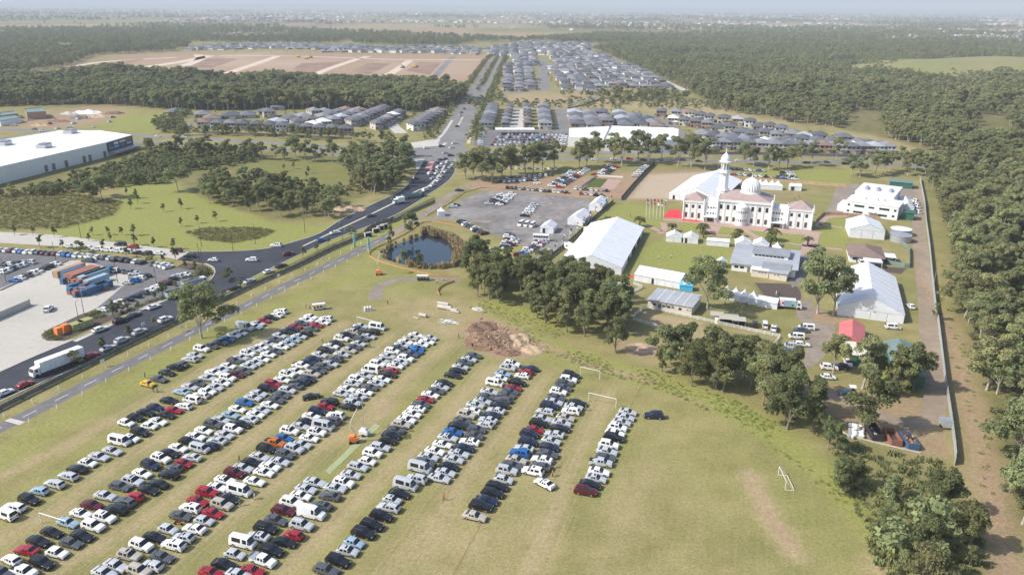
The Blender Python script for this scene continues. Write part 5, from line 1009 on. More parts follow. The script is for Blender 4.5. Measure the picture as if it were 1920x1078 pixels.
# ================================================================ BUILDINGS
def frame(a, b):
    """ground frame with x along the front line a->b (picture points) and y leading away from the camera"""
    A, B = G(*a), G(*b); d = B - A; return A, math.atan2(d.y, d.x), d.length
def panel_grid(mb, p00, p10, p11, p01, bulge, n=4, m=0):
    p00, p10, p11, p01 = [Vector(p) for p in (p00, p10, p11, p01)]; nr = (p10 - p00).cross(p01 - p00).normalized()
    P = lambda u, v: (p00 * (1 - u) + p10 * u) * (1 - v) + (p01 * (1 - u) + p11 * u) * v + nr * bulge * (1 - (2 * u - 1) ** 2) * (1 - (2 * v - 1) ** 4)
    for i in range(n):
        mb.quad(P(i / n, 0), P((i + 1) / n, 0), P((i + 1) / n, 1), P(i / n, 1), m)
def tent(label, a, b, depth, eave, ridge, axis_='y', bay=5.0, name='marquee', group=None, open_bays=(), door=None, over=0.25, cat='tent'):
    A, rz, w = frame(a, b); t = thing(name, label, cat, A, rz, group); d = depth
    tr = (lambda x, y, z: (x, y, z)) if axis_ == 'y' else (lambda x, y, z: (y, x, z))
    W, D = (w, d) if axis_ == 'y' else (d, w)
    n = max(1, round(D / bay))
    fix = (lambda q: q) if axis_ == 'y' else (lambda q: q[::-1])
    for i in range(n):
        y0, y1 = D * i / n + .02, D * (i + 1) / n - .02
        for s in (0, 1):
            mb = MB(); x0 = -over if s == 0 else W + over; z0 = eave - over * (ridge - eave) / (W / 2)
            q = [tr(x0, y0, z0), tr(x0, y1, z0), tr(W / 2, y1, ridge), tr(W / 2, y0, ridge)]
            q = q if s else q[::-1]; q = [q[i_] for i_ in range(4)]
            q = fix(q)
            mb.poly(q); 
            v = [Vector(p) for p in q]; nr = (v[1] - v[0]).cross(v[3] - v[0])
            if nr.z < 0: mb.f = [tuple(reversed(f)) for f in mb.f]
            # raised seam along each bay edge
            mb.tube([tr(x0, y0 - .02, z0 + .03), tr(W / 2, y0 - .02, ridge + .03)], .05, 4)
            mb.build('roof_panel', M['tent'], t)
            wall = MB(); xx = 0 if s == 0 else W
            if (s, i) in open_bays:
                wall.tube([tr(xx, y0, 0), tr(xx, y0, eave)], .09, 5); wall.build('tent_pole', M['metal'], t)
            else:
                wall.quad(tr(xx, y0 - .02, 0), tr(xx, y1 + .02, 0), tr(xx, y1 + .02, eave), tr(xx, y0 - .02, eave)); wall.tube([tr(xx + (-.03 if s == 0 else .03), y0, 0), tr(xx + (-.03 if s == 0 else .03), y0, eave)], .05, 4); wall.build('wall_panel', M['tent_wall'], t)
    for yy in (0.0, D):
        mb = MB(); mb.poly([tr(0, yy, 0), tr(W, yy, 0), tr(W, yy, eave), tr(W / 2, yy, ridge - .03), tr(0, yy, eave)])
        gw = mb.build('gable_wall', M['tent_wall'], t)
        sg = -1 if yy == 0 else 1; k = max(2, round(W / 5))
        fr = MB(); e = yy + sg * .05
        fr.tube([tr(0, e, eave), tr(W / 2, e, ridge)], .06, 4); fr.tube([tr(W / 2, e, ridge), tr(W, e, eave)], .06, 4); fr.tube([tr(0, e, eave - .3), tr(W, e, eave - .3)], .03, 4)
        fr.build('gable_frame', M['metal'], gw)
        for j in range(1, k):
            x = W * j / k; fr = MB(); fr.tube([tr(x, e, 0), tr(x, e, eave - .3)], .045, 4); fr.build('gable_post', M['metal'], gw)
    if door is not None:
        mb = MB(); x0, x1 = door; mb.quad((x0, -.08, .05), (x1, -.08, .05), (x1, -.08, 2.2), (x0, -.08, 2.2)) if axis_ == 'y' else mb.quad((x0, -.08, .05), (x1, -.08, .05), (x1, -.08, 2.1), (x0, -.08, 2.1)); mb.build('doorway', M['cloth_black'], t)
    return t
def pagoda(label, px, py, size, rz, eave=2.3, peak=4.6, group=None):
    p = G(px, py); t = thing('peaked_tent', label, 'tent', p, R(rz), group); h = size / 2
    for k in range(4):
        a = k * math.pi / 2; mb = MB(); c, s = math.cos(a), math.sin(a); r = lambda x, y: (x * c - y * s, x * s + y * c)
        mb.quad((*r(-h, -h), 0), (*r(h, -h), 0), (*r(h, -h), eave), (*r(-h, -h), eave)); mb.build('wall_panel', M['tent_wall'], t)
        mb = MB(); prof = [(h * 1.06, eave - .1), (h * .45, eave + (peak - eave) * .32), (h * .14, eave + (peak - eave) * .72), (.02, peak)]
        for (r0, z0), (r1, z1) in zip(prof[:-1], prof[1:]): mb.quad((*r(-r0, -r0), z0), (*r(r0, -r0), z0), (*r(r1, -r1), z1), (*r(-r1, -r1), z1))
        mb.build('roof_panel', M['tent'], t)
    mb = MB(); mb.tube([(0, 0, peak - .2), (0, 0, peak + .35)], .04, 4); mb.build('finial', M['white_paint'], t)
    return t
def hip(mb, x0, x1, y0, y1, z, rise, over=.5, ridge=None):
    """hip roof with soffit"""
    x0 -= over; x1 += over; y0 -= over; y1 += over; w, d = x1 - x0, y1 - y0; h = min(w, d) / 2
    if w >= d: a, b = (x0 + h, (y0 + y1) / 2, z + rise), (x1 - h, (y0 + y1) / 2, z + rise)
    else: a, b = ((x0 + x1) / 2, y0 + h, z + rise), ((x0 + x1) / 2, y1 - h, z + rise)
    p = [(x0, y0, z), (x1, y0, z), (x1, y1, z), (x0, y1, z)]
    if w >= d: fs = [[p[0], p[1], b, a], [p[1], p[2], b], [p[2], p[3], a, b], [p[3], p[0], a]]
    else: fs = [[p[0], p[1], a], [p[1], p[2], b, a], [p[2], p[3], b], [p[3], p[0], a, b]]
    for f in fs: mb.poly(f)
    mb.poly([q for q in p[::-1]]); q = [(v[0], v[1], z - .22) for v in p]
    for i in range(4): mb.quad(q[i], q[(i + 1) % 4], p[(i + 1) % 4], p[i])
def gable(mb, x0, x1, y0, y1, z, rise, over=.4, ax='x'):
    x0 -= over; x1 += over; y0 -= over; y1 += over
    if ax == 'x': ym = (y0 + y1) / 2; mb.quad((x0, y0, z), (x1, y0, z), (x1, ym, z + rise), (x0, ym, z + rise)); mb.quad((x1, y1, z), (x0, y1, z), (x0, ym, z + rise), (x1, ym, z + rise)); mb.poly([(x0, y1, z), (x0, y0, z), (x0, ym, z + rise)]); mb.poly([(x1, y0, z), (x1, y1, z), (x1, ym, z + rise)])
    else: xm = (x0 + x1) / 2; mb.quad((x0, y1, z), (x0, y0, z), (xm, y0, z + rise), (xm, y1, z + rise)); mb.quad((x1, y0, z), (x1, y1, z), (xm, y1, z + rise), (xm, y0, z + rise)); mb.poly([(x0, y0, z), (x1, y0, z), (xm, y0, z + rise)]); mb.poly([(x1, y1, z), (x0, y1, z), (xm, y1, z + rise)])
    mb.quad((x0, y1, z), (x1, y1, z), (x1, y0, z), (x0, y0, z))
def window(par, x, y, z, w, h, side='f', mt='window_dark', fr='white_paint', name='window'):
    """framed pane standing 5 cm proud of the wall"""
    mb = MB()
    if side == 'f': mb.box(x, x + w, y - .05, y + .02, z, z + h); g = (x + .07, x + w - .07, y - .065, y - .045, z + .07, z + h - .07)
    elif side == 'l': mb.box(y - .05, y + .02, x, x + w, z, z + h); g = (y - .065, y - .045, x + .07, x + w - .07, z + .07, z + h - .07)
    else: mb.box(y - .02, y + .05, x, x + w, z, z + h); g = (y + .045, y + .065, x + .07, x + w - .07, z + .07, z + h - .07)
    o = mb.build(name, M[fr], par); m2 = MB(); m2.box(*g); m2.build('pane', M[mt], o); return o
# ---------------- mosque
A, rz, L = frame((1279, 410), (1521.3, 432))
mos = thing('mosque', 'white two-storey mosque with ribbed dome and terracotta hip roofs', 'mosque', A, rz)
f = L / 1450.0; X_ = lambda u: (u - 295) * f
xl0, xl1, xm0, xm1, xr0, xr1 = 0, X_(545), X_(690), X_(1300), X_(1470), L
def wing(x0, x1, y0, y1, h, nm='wing_wall'):
    mb = MB(); mb.box(x0, x1, y0, y1, 0, h); o = mb.build(nm, M['white_wall'], mos); return o
wl_, wr_ = wing(xl0, xl1, 0, 12, 8.7), wing(xr0, xr1, 0, 12, 8.7)
lk1, lk2 = wing(xl1, xm0, .4, 11, 8.5, 'link_wall'), wing(xm1, xr0, .4, 11, 8.5, 'link_wall')
mw = wing(xm0, xm1, -1.2, 17, 10.8, 'main_wall')
for x0, x1 in ((xl0, xl1), (xr0, xr1)):
    mb = MB(); hip(mb, x0, x1, 0, 12, 8.75, 3.4, .25); mb.build('roof', M['pink_roof'], mos)
    mb = MB()
    for xa, xb, ya, yb in ((x0 - .3, x1 + .3, -.35, -.15), (x0 - .3, x0 - .1, -.15, 12.1), (x1 + .1, x1 + .3, -.15, 12.1)): mb.box(xa, xb, ya, yb, 8.3, 9.1)
    mb.build('cornice', M['white_paint'], mos)
    for xa in (x0 + .3, x1 - .3):
        mb = MB(); mb.lathe([(.35, 0), (.35, 9.6), (.45, 9.8), (.1, 10.4)], 8, xa, -.15); mb.build('corner_pilaster', M['white_wall'], mos)
mb = MB(); mb.loft([[(xm0 - .3, -1.5, 10.85), (xm1 + .3, -1.5, 10.85), (xm1 + .3, 17.3, 10.85), (xm0 - .3, 17.3, 10.85)], [(xm0 + 7.5, 4, 13.6), (xm1 - 7.5, 4, 13.6), (xm1 - 7.5, 12.5, 13.6), (xm0 + 7.5, 12.5, 13.6)]]); mb.build('roof', M['pink_roof'], mos)
mb = MB()
for xa, xb, ya, yb in ((xm0 - .35, xm1 + .35, -1.75, -1.55), (xm0 - .35, xm0 - .05, -1.55, 17.3), (xm1 + .05, xm1 + .35, -1.55, 17.3)): mb.box(xa, xb, ya, yb, 10.2, 11.3)
mb.build('cornice', M['white_paint'], mos)
for xa in (xm0 + .2, xm1 - .2):
    mb = MB(); mb.lathe([(.5, 0), (.5, 11.6), (.65, 11.8), (.15, 12.6)], 8, xa, -1.4); mb.build('corner_pilaster', M['white_wall'], mos)
xc = X_(968)
mb = MB(); mb.lathe([(2.75, 0), (2.75, 8.4), (2.9, 8.5), (2.9, 8.8), (2.0, 9.6), (.6, 10.3), (.1, 10.4)], 20, xc, -1.2); bay_ = mb.build('round_bay', M['white_wall'], mos, 35)
for z in (2.0, 5.9):
    for k in range(7):
        a = math.pi + math.pi * (k + 1) / 8; mb = MB(); c, s = math.cos(a), math.sin(a); q = lambda t, zz: (xc + 2.80 * c - t * s, -1.2 + 2.80 * s + t * c, zz)
        mb.quad(q(-.22, z), q(.22, z), q(.22, z + .95), q(-.22, z + .95)); mb.build('pane', M['window_dark'], bay_)
def cols(par, us, y, rows):
    for u in us:
        x = X_(u)
        for (z, w, h, m_) in rows: window(par, x - w / 2, y, z, w, h, 'f', m_, 'white_paint')
for us, par in (((335, 410, 485), wl_), ((1513, 1595, 1675), wr_)): cols(par, us, 0, ((5.6, 1.25, 1.7, 'window_dark'), (0.9, 1.25, 2.6, 'window_brown')))
cols(mw, (733, 810, 887, 1085, 1163, 1242), -1.2, ((6.6, 1.35, 2.3, 'window_dark'), (1.0, 1.35, 2.3, 'window_brown')))
for us, par in (((585, 618, 648, 677), lk1), ((1318, 1350, 1380, 1410), lk2)): cols(par, us, .4, ((6.0, .8, .9, 'window_dark'), (3.3, .8, .9, 'window_dark')))
for u0, u1 in ((540, 690), (1290, 1450)):
    mb = MB(); mb.box(X_(u0), X_(u1), -2.6, .38, 2.35, 2.65); po = mb.build('porch_roof', M['white_paint'], mos)
    for u in (u0 + 12, u1 - 12):
        m2 = MB(); m2.lathe([(.16, 0), (.16, 2.34)], 8, X_(u), -2.3); m2.build('porch_column', M['white_wall'], mos)
    mb = MB(); mb.box((X_(u0) + X_(u1)) / 2 - 1.4, (X_(u0) + X_(u1)) / 2 + 1.4, .3, .42, 0.05, 2.2); mb.build('door', M['window_brown'], mos)
for us, y0, h0 in (((372, 447), 0, 8), ((1555, 1635), 0, 8), ((772, 849, 1124, 1203), -1.2, 9.6)):
    for u in us: mb = MB(); mb.box(X_(u) - .35, X_(u) + .35, y0 - .18, y0 + .02, 0, h0); mb.build('pilaster', M['white_wall'], mos)
# ribbed dome
mb = MB(); xd, yd = X_(1025) + .3, 8.2
mb.lathe([(4.7, 12.6), (4.7, 13.6), (4.4, 13.7), (4.4, 14.2), (4.1, 14.3)], 28, xd, yd); mb.build('drum', M['white_wall'], mos, 30)
prof = [(3.95, 14.3), (4.2, 15.3), (4.2, 16.4), (3.95, 17.5), (3.4, 18.5), (2.6, 19.4), (1.5, 20.1), (.5, 20.6), (.12, 21.0)]
mb = MB(); k = 48
mb.loft([[(xd + r * (1 + (.04 if j % 2 else -.04)) * math.cos(2 * math.pi * j / k), yd + r * (1 + (.04 if j % 2 else -.04)) * math.sin(2 * math.pi * j / k), z) for j in range(k)] for r, z in prof]); dm = mb.build('dome', M['white_wall'], mos)
mb = MB(); mb.lathe([(.16, 20.8), (.3, 21.3), (.08, 21.6), (.06, 22.7)], 8, xd, yd); mb.build('finial', M['white_paint'], dm)
# minaret
xm_, ym_ = X_(706), 14.0
loc = A + Matrix.Rotation(rz, 3, 'Z') @ Vector((xm_, ym_, 0))
mn = thing('minaret', 'tall white octagonal minaret with domed lantern behind the mosque', 'minaret', loc, rz); mn.scale = (1.12, 1.12, 1.15)
for nm, pr, kk in (('lower_shaft', [(2.5, 0), (2.4, 10.5), (2.7, 10.7), (2.7, 11.3)], 8), ('upper_shaft', [(2.1, 11.3), (1.95, 17.5)], 8), ('balcony', [(1.95, 17.5), (2.9, 18.3), (2.9, 19.4), (2.7, 19.4), (2.7, 18.6), (1.7, 18.6)], 8), ('lantern', [(1.8, 18.5), (1.75, 22.4)], 8), ('eave', [(2.0, 22.4), (2.7, 22.6), (2.7, 22.9), (2.0, 23.2)], 8), ('dome', [(1.9, 23.2), (2.0, 24.0), (1.6, 25.0), (.8, 25.8), (.25, 26.4), (.1, 26.8)], 16), ('finial', [(.1, 26.6), (.22, 27.1), (.05, 27.5), (.03, 28.6)], 6)):
    mb = MB(); mb.lathe(pr, kk, ph=math.pi / 8); o = mb.build(nm, M['white_wall'], mn, 30)
    if nm == 'lantern':
        for j in range(8):
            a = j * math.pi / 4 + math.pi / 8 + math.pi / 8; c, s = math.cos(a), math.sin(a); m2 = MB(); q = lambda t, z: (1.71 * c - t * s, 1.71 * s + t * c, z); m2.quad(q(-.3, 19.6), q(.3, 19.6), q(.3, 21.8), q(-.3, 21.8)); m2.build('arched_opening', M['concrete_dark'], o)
# ---------------- marquees
tent('largest white marquee beside the flag-lined fence, clear sidewalls', (1049, 503.5), (1164.4, 515.2), 60, 2.9, 6.6, 'y', 5, open_bays=[(1, i) for i in (3, 5, 6, 8, 9, 11)])
tent('long low white tent with ridge running sideways beside the blue booth', (1188.6, 526), (1274, 542), 10, 2.6, 4.6, 'x', 3.0, door=(6.8, 7.7))
tent('broad white marquee partly tree-shaded beside the service track', (1569, 591), (1693, 607), 40, 3.2, 7.8, 'y', 5)
tent('large white marquee directly behind the minaret', (1254, 373), (1352, 384), 52, 3.0, 7.5, 'y', 5, open_bays=[(1, i) for i in range(3, 9)], door=(2.0, 3.2))
tent('white cream-walled tent between the hall and brown-roofed house', (1592, 445), (1657, 450), 17, 4.0, 6.6, 'y', 5.5)
tent('white tent on the gravel lot with dark door flap', (1013, 436.5), (1037.5, 438.5), 8, 2.6, 4.3, 'y', 4, door=(1.0, 2.2), name='party_tent')
tent('white tent beside the flag-lined fence, lower of two', (1064, 421), (1092, 424), 15, 2.8, 4.8, 'y', 5, name='party_tent'); tent('white tent beside the flag-lined fence, upper of two', (1104, 395), (1128, 397), 15, 2.8, 4.8, 'y', 5, name='party_tent')
for n, (a, b, d, ax) in enumerate((((1249, 453), (1277, 455), 6, 'y'), ((1281, 455.5), (1308, 457.5), 6, 'y'), ((1324, 460), (1367, 463.5), 4, 'x'), ((1378.5, 466), (1408, 468), 7, 'y'), ((1410.5, 468), (1440, 471), 7, 'y'))):
    tent('white tent under the lawn palms, ' + ('long low one of the row' if ax == 'x' else f'{ordn(n + 1)} from the largest marquee'), a, b, d, 2.3, 3.9 if ax == 'y' else 3.0, ax, 4, name='party_tent', group='tents under the palms', door=(.6, 1.6) if n == 1 else None)
pagoda('small peaked tent at the hall end of the palm row', 1455.5, 473, 3.6, -14)
for n, (x, y) in enumerate(((1362, 558), (1378, 561), (1394.5, 564.5), (1411, 568))): pagoda(f'peaked stall tent, {ordn(n + 1)} from the round gum', x, y, 3.4, -14, group='peaked stall tents')
tent('low white stall tent beside the painted food truck', (1419, 574), (1456.5, 580.5), 4, 2.3, 3.4, 'x', 4, name='party_tent')
for n, (a, b) in enumerate((((1342, 502), (1360, 504)), ((1335, 512.5), (1353, 514.5)))): tent('small white tent left of the grey-roofed hall, ' + ('upper' if n == 0 else 'lower') + ' one', a, b, 4.5, 2.2, 3.4, 'y', 4.5, name='party_tent')
for n, u in enumerate((1025, 1095, 1160, 1225, 1295, 1360)): pagoda(f'peaked tent behind the dome, {ordn(n + 1)} from the minaret', 1230 + u / 5.9875, 270 + (490 + n * 4) / 5.9875, 5.0, -12, 2.6, 5.4, group='peaked tents behind the dome')
tent('open-fronted white tent behind the mosque lawn', *[(1230 + x / 5.9875, 270 + y / 5.9875) for x, y in ((1495, 522), (1630, 530))], 5, 2.6, 3.6, 'x', 3.5, name='party_tent', door=(.8, 2.6))
pagoda('small white peaked booth by the gravel path fork', 827.5, 404, 3.4, 10, 2.4, 4.4)
pg = thing('blue_tent', 'bright sky-blue domed booth at end of long white tent', 'tent', G(1286, 543), R(-12))
mb = MB(); mb.loft([[(-2.3, -1.8, 0), (2.3, -1.8, 0), (2.3, 1.8, 0), (-2.3, 1.8, 0)], [(-2.3, -1.8, 2.2), (2.3, -1.8, 2.2), (2.3, 1.8, 2.2), (-2.3, 1.8, 2.2)]], cap1=False); mb.build('wall_panel', M['sky_blue'], pg)
mb = MB(); hip(mb, -2.3, 2.3, -1.8, 1.8, 2.25, 1.6, .15); mb.build('roof_panel', M['sky_blue'], pg); mb = MB(); mb.quad((-1.2, -1.85, 2.6), (-.2, -1.85, 2.6), (-.2, -1.3, 3.2), (-1.2, -1.3, 3.2)); mb.build('print_patch', M['white_paint'], pg)
# ---------------- halls, demountables, sheds, house, tanks
def block(name, label, cat, a, b, depth, h, wall, roofm, roof='flat', rise=1.5, wins=(), door=None, garage=None, over=.4, ax='x', lines=0):
    A, rz, w = frame(a, b); t = thing(name, label, cat, A, rz)
    mb = MB(); mb.box(0, w, 0, depth, 0, h, bottom=False); wl = mb.build('wall', M[wall], t)
    mb = MB()
    if roof == 'flat': mb.box(-over, w + over, -over, depth + over, h + .01, h + .3)
    elif roof == 'hip': hip(mb, 0, w, 0, depth, h + .01, rise, over)
    elif roof == 'gable': gable(mb, 0, w, 0, depth, h + .01, rise, over, ax)
    elif roof == 'skillion': mb.loft([[(-over, -over, h + .05), (-over, depth + over, h + rise), (-over, depth + over, h + rise + .2), (-over, -over, h + .25)], [(w + over, -over, h + .05), (w + over, depth + over, h + rise), (w + over, depth + over, h + rise + .2), (w + over, -over, h + .25)]])
    rf = mb.build('roof', M[roofm], t)
    for k in range(1, lines + 1):
        x = w * k / (lines + 1); m2 = MB(); m2.loft([[(x - .12, -over, h + .27), (x + .12, -over, h + .27), (x + .12, -over, h + .33), (x - .12, -over, h + .33)], [(x - .12, depth + over, h + rise + .22), (x + .12, depth + over, h + rise + .22), (x + .12, depth + over, h + rise + .28), (x - .12, depth + over, h + rise + .28)]]); m2.build('roof_joint', M['white_paint'], rf)
    for (x, z, ww, hh) in wins: window(t, x * w, 0, z, ww, hh)
    if door: mb = MB(); mb.box(door * w, door * w + 1.1, -.06, .02, .05, 2.1); mb.build('door', M['concrete_dark'], t)
    if garage: mb = MB(); mb.box(garage[0] * w, garage[1] * w, -.07, .02, .05, garage[2]); mb.build('roller_door', M[garage[3]], t)
    return t, w
t, w = block('demountable', 'long cream demountable office with pale ribbed roof', 'building', (1214, 577), (1296, 592), 11, 2.9, 'cream_wall', 'grey_roof', 'skillion', .5, [(.12, 1.2, 1.1, 1.0), (.33, 1.2, 1.1, 1.0), (.45, 1.2, 1.1, 1.0), (.7, 1.2, 1.2, 1.0), (.88, 1.5, .8, .5), (.95, 1.5, .5, .5)], .24, lines=4)
for x in (.08, .38, .52): mb = MB(); mb.box(x * w, x * w + .8, -.5, -.06, 2.0, 2.5); mb.build('air_conditioner', M['metal'], t)
t, w = block('hall', 'low grey-roofed community hall with raised clerestory', 'building', (1371, 507), (1490, 521), 26, 3.2, 'white_wall', 'grey_roof', 'gable', 1.6, [(.04, 1.2, 1.6, 1.1), (.13, 1.2, 1.6, 1.1), (.33, 1.2, 1.0, 1.1)], .25, ax='x', over=.9)
mb = MB(); mb.box(w * .30, w * .86, 8, 18, 4.0, 5.6); cl = mb.build('clerestory_wall', M['white_wall'], t); mb = MB(); gable(mb, w * .30, w * .86, 8, 18, 5.6, 1.0, .5, 'x'); mb.build('clerestory_roof', M['grey_roof_dark'], t)
for k in range(8): window(cl, w * (.32 + .06 * k), 8, 4.5, 1.3, .8)
mb = MB(); mb.loft([[(w * .48, -2.5, 3.0), (w * .93, -2.5, 3.0), (w * .93, 3, 4.0), (w * .48, 3, 4.0)], [(w * .48, -2.5, 3.1), (w * .93, -2.5, 3.1), (w * .93, 3, 4.12), (w * .48, 3, 4.12)]]); mb.build('verandah_roof', M['grey_roof_dark'], t)
block('demountable', 'small cream demountable against the hall, left of the pair', 'building', (1408, 518), (1440, 522), 5, 2.7, 'cream_wall', 'white_roof', 'skillion', .3, [(.4, 1.7, .8, .5), (.58, 1.7, .8, .5), (.75, 1.7, .8, .5)]); block('demountable', 'small cream demountable against the hall, right of the pair', 'building', (1441, 523), (1474, 528), 5, 2.7, 'cream_wall', 'grey_roof', 'skillion', .3, [(.25, 1.7, .8, .5), (.45, 1.7, .8, .5)])
t, w = block('shed', 'gabled shed with bright red roof', 'shed', (1571, 654), (1616, 661), 14, 3.2, 'cream_wall', 'red_roof', 'gable', 1.6, (), ax='y')
block('shed', 'low cream-roofed shed with dark green roller door', 'shed', (1584, 681), (1619, 687), 8, 3.0, 'cream_wall', 'cream_wall', 'skillion', .5, (), garage=(.2, .85, 2.7, 'green_sheet')); block('shed', 'long teal-roofed green shed beneath dark trees', 'shed', (1676, 722), (1731, 729), 22, 3.6, 'green_sheet', 'teal_sheet', 'gable', 1.4, (), ax='y')
t, w = block('house', 'brown tile-roofed brick cottage with white carport', 'house', (1592, 491), (1655, 497), 16, 2.8, 'white_wall', 'brown_tile', 'hip', 2.3, [(.08, 1.0, 1.8, 1.2), (.3, 1.0, 1.0, 1.2)], .2, over=.7)
mb = MB(); mb.box(w * .38, w * .92, -6.0, -.8, 2.5, 2.65); cpt = mb.build('carport_roof', M['white_roof'], t)
for x in (.39, .65, .91): mb = MB(); mb.box(w * x - .06, w * x + .06, -5.9, -5.78, 0, 2.49); mb.build('carport_post', M['white_paint'], t)
mb = MB(); mb.box(w + .8, w + 5, 3, 9, 2.4, 2.55); mb.build('patio_roof', M['white_roof'], t); mb = MB(); mb.box(w + 4.7, w + 4.9, 3.1, 8.9, 0, 2.39); mb.build('patio_wall', M['metal'], t)
for n, (x, y, lab) in enumerate(((1688, 452, 'white-topped corrugated water tank, nearer the two'), (1688, 440.5, 'white-topped corrugated water tank behind its twin'))):
    t = thing('water_tank', 'round grey steel water tank, ' + ('front' if n == 0 else 'rear') + ' one of two by the track', 'tank', G(x, y)); mb = MB(); k = 28
    mb.lathe([(4.3 + (.03 if j % 2 else 0), j * .28) for j in range(11)], k); mb.build('wall', M['tank_metal'], t, 30); mb = MB(); mb.lathe([(4.45, 2.86), (4.45, 2.95), (.3, 3.5)], k); mb.build('lid', M['white_roof' if n else 'tank_metal'], t, 30)
    mb = MB(); mb.box(4.3, 4.45, -.2, .2, 0, 3.2); mb.build('ladder', M['metal'], t)
# modern white hall
A, rz, L = frame((1582, 400), (1681, 413.5)); t = thing('community_centre', 'white modern two-storey hall with stepped flat roofs and roof vents', 'building', A, rz)
mb = MB(); mb.box(0, L, 0, 16, 0, 6.2); w1_ = mb.build('wall', M['white_wall'], t); mb = MB(); mb.box(1.0, L * .80, 16.01, 38, 0, 8.0); mb.build('rear_wall', M['white_wall'], t)
mb = MB(); mb.box(-.2, L + .2, -.2, 15.9, 6.21, 6.45); mb.build('roof', M['white_roof'], t)
mb = MB(); mb.loft([[(.8, 15.8, 8.05), (.8, 38.2, 8.6), (.8, 38.2, 8.8), (.8, 15.8, 8.3)], [(L * .82, 15.8, 8.05), (L * .82, 38.2, 8.6), (L * .82, 38.2, 8.8), (L * .82, 15.8, 8.3)]]); rr = mb.build('rear_roof', M['white_roof'], t)
for k in range(6): mb = MB(); y = 18 + k * 3.5; z = 8.3 + .5 * (y - 15.8) / 22.4; mb.box(1.2, L * .8, y, y + .15, z, z + .12); mb.build('roof_seam', M['metal'], rr)
for x in (.18, .40, .65): mb = MB(); mb.box(L * x, L * x + 1.2, 22, 27, 8.3, 9.6); mb.box(L * x + 1.2, L * x + 1.5, 22.2, 26.8, 8.3, 9.3); mb.build('roof_vent', M['metal'], t)
for x in (.32, .55, .68): mb = MB(); mb.lathe([(.4, 6.4), (.4, 7.1), (.6, 7.2), (.1, 7.5)], 8, L * x, 9); mb.build('roof_fan', M['metal'], t)
for (x, z, ww, hh) in ((.05, 4.2, 1.1, 1.0), (.18, 4.0, 4.6, 1.1), (.45, 4.0, 2.6, 1.0), (.65, 4.0, 4.6, 1.1), (.92, 4.0, 1.2, 1.1), (.05, 1.2, 1.1, 1.0), (.17, 1.0, 4.4, 1.0), (.64, .9, 4.2, 1.1), (.90, 1.2, 1.2, 1.1)): window(t, x * L, 0, z, ww, hh, fr='metal')
mb = MB(); mb.box(-4.2, -.02, 4, 16, 0, 3.2); mb.build('side_annex', M['white_wall'], t); mb = MB(); mb.box(L * .44, L * .60, -2.2, -.01, 2.6, 2.8); mb.build('porch_roof', M['white_paint'], t)
tent('small white canopy at side of the modern hall', (1688, 400), (1712, 402), 18, 3.6, 5.6, 'y', 6, name='party_tent')
block('shed', 'dark green sheet-metal shed beside the modern hall tent', 'shed', (1694, 412), (1712, 414), 6, 3.4, 'green_sheet', 'green_sheet', 'flat', 1); block('shed', 'long dark green container store behind the modern hall', 'shed', (1667, 351), (1710, 355), 8, 3.2, 'green_sheet', 'teal_sheet', 'flat', 1)
# ---------------- warehouse, shops
def prism(name, label, cat, tops, h, wall, roofm, group=None):
    P = GG(tops, h); c = sum(P, Vector()) / len(P); c.z = 0; t = thing(name, label, cat, c, 0, group)
    Q = [(p.x - c.x, p.y - c.y) for p in P]
    if sum(Q[i][0] * Q[(i + 1) % len(Q)][1] - Q[(i + 1) % len(Q)][0] * Q[i][1] for i in range(len(Q))) < 0: Q = Q[::-1]
    mb = MB()
    for i in range(len(Q)): a, b = Q[i], Q[(i + 1) % len(Q)]; mb.quad((*a, 0), (*b, 0), (*b, h - .01), (*a, h - .01))
    mb.build('wall', M[wall], t); mb = MB(); tri = geometry.tessellate_polygon([[Vector((*q, 0)) for q in Q]]); n = len(mb.v); mb.v += [(*q, h) for q in Q]
    for a, b, d in tri:
        cr = (Q[b][0] - Q[a][0]) * (Q[d][1] - Q[a][1]) - (Q[b][1] - Q[a][1]) * (Q[d][0] - Q[a][0]); mb.f.append((a, b, d) if cr > 0 else (a, d, b)); mb.m.append(0)
    for i in range(len(Q)): a, b = Q[i], Q[(i + 1) % len(Q)]; mb.quad((*b, h), (*a, h), (*a, h + .45), (*b, h + .45)); 
    mb.build('roof', M[roofm], t); return t, c
wt, wc = prism('warehouse', 'huge white-roofed warehouse at the west edge', 'warehouse', [(-160, 350), (0, 314), (199, 268.5), (247, 254.5), (186, 246), (107, 245.5), (0, 263), (-160, 290)], 9.0, 'white_wall', 'white_roof')
def on_roof(px, py, h): p = G(px, py, h); return p.x - wc.x, p.y - wc.y
for px, py in ((8, 272), (83, 277), (132, 250)):
    x, y = on_roof(px, py, 9); mb = MB(); mb.box(x - 3, x + 3, y - 4, y + 4, 9.02, 11.2); u = mb.build('roof_plant', M['metal'], wt); m2 = MB(); m2.box(x - 1.5, x + 3.3, y - 3, y + 3, 11.2, 12); m2.build('plant_hood', M['grey_roof_dark'], u)
a0, a1 = G(-60, 351), G(199, 291.5); dv = (a1 - a0); nrm = Vector((dv.y, -dv.x, 0)).normalized()
if nrm.y > 0: nrm = -nrm
def on_wall(par, A_, B_, t0, t1, z0, z1, mt_, nm, out=.12):
    d = B_ - A_; n_ = Vector((d.y, -d.x, 0)).normalized(); n_ = -n_ if n_.y > 0 else n_
    p, q = A_ + d * t0 + n_ * out - wc, A_ + d * t1 + n_ * out - wc; mb = MB(); mb.quad((p.x, p.y, z0), (q.x, q.y, z0), (q.x, q.y, z1), (p.x, p.y, z1)); return mb.build(nm, M[mt_], par)
W0, W1 = G(0, 314, 9), G(199, 268.5, 9); W0.z = W1.z = 0
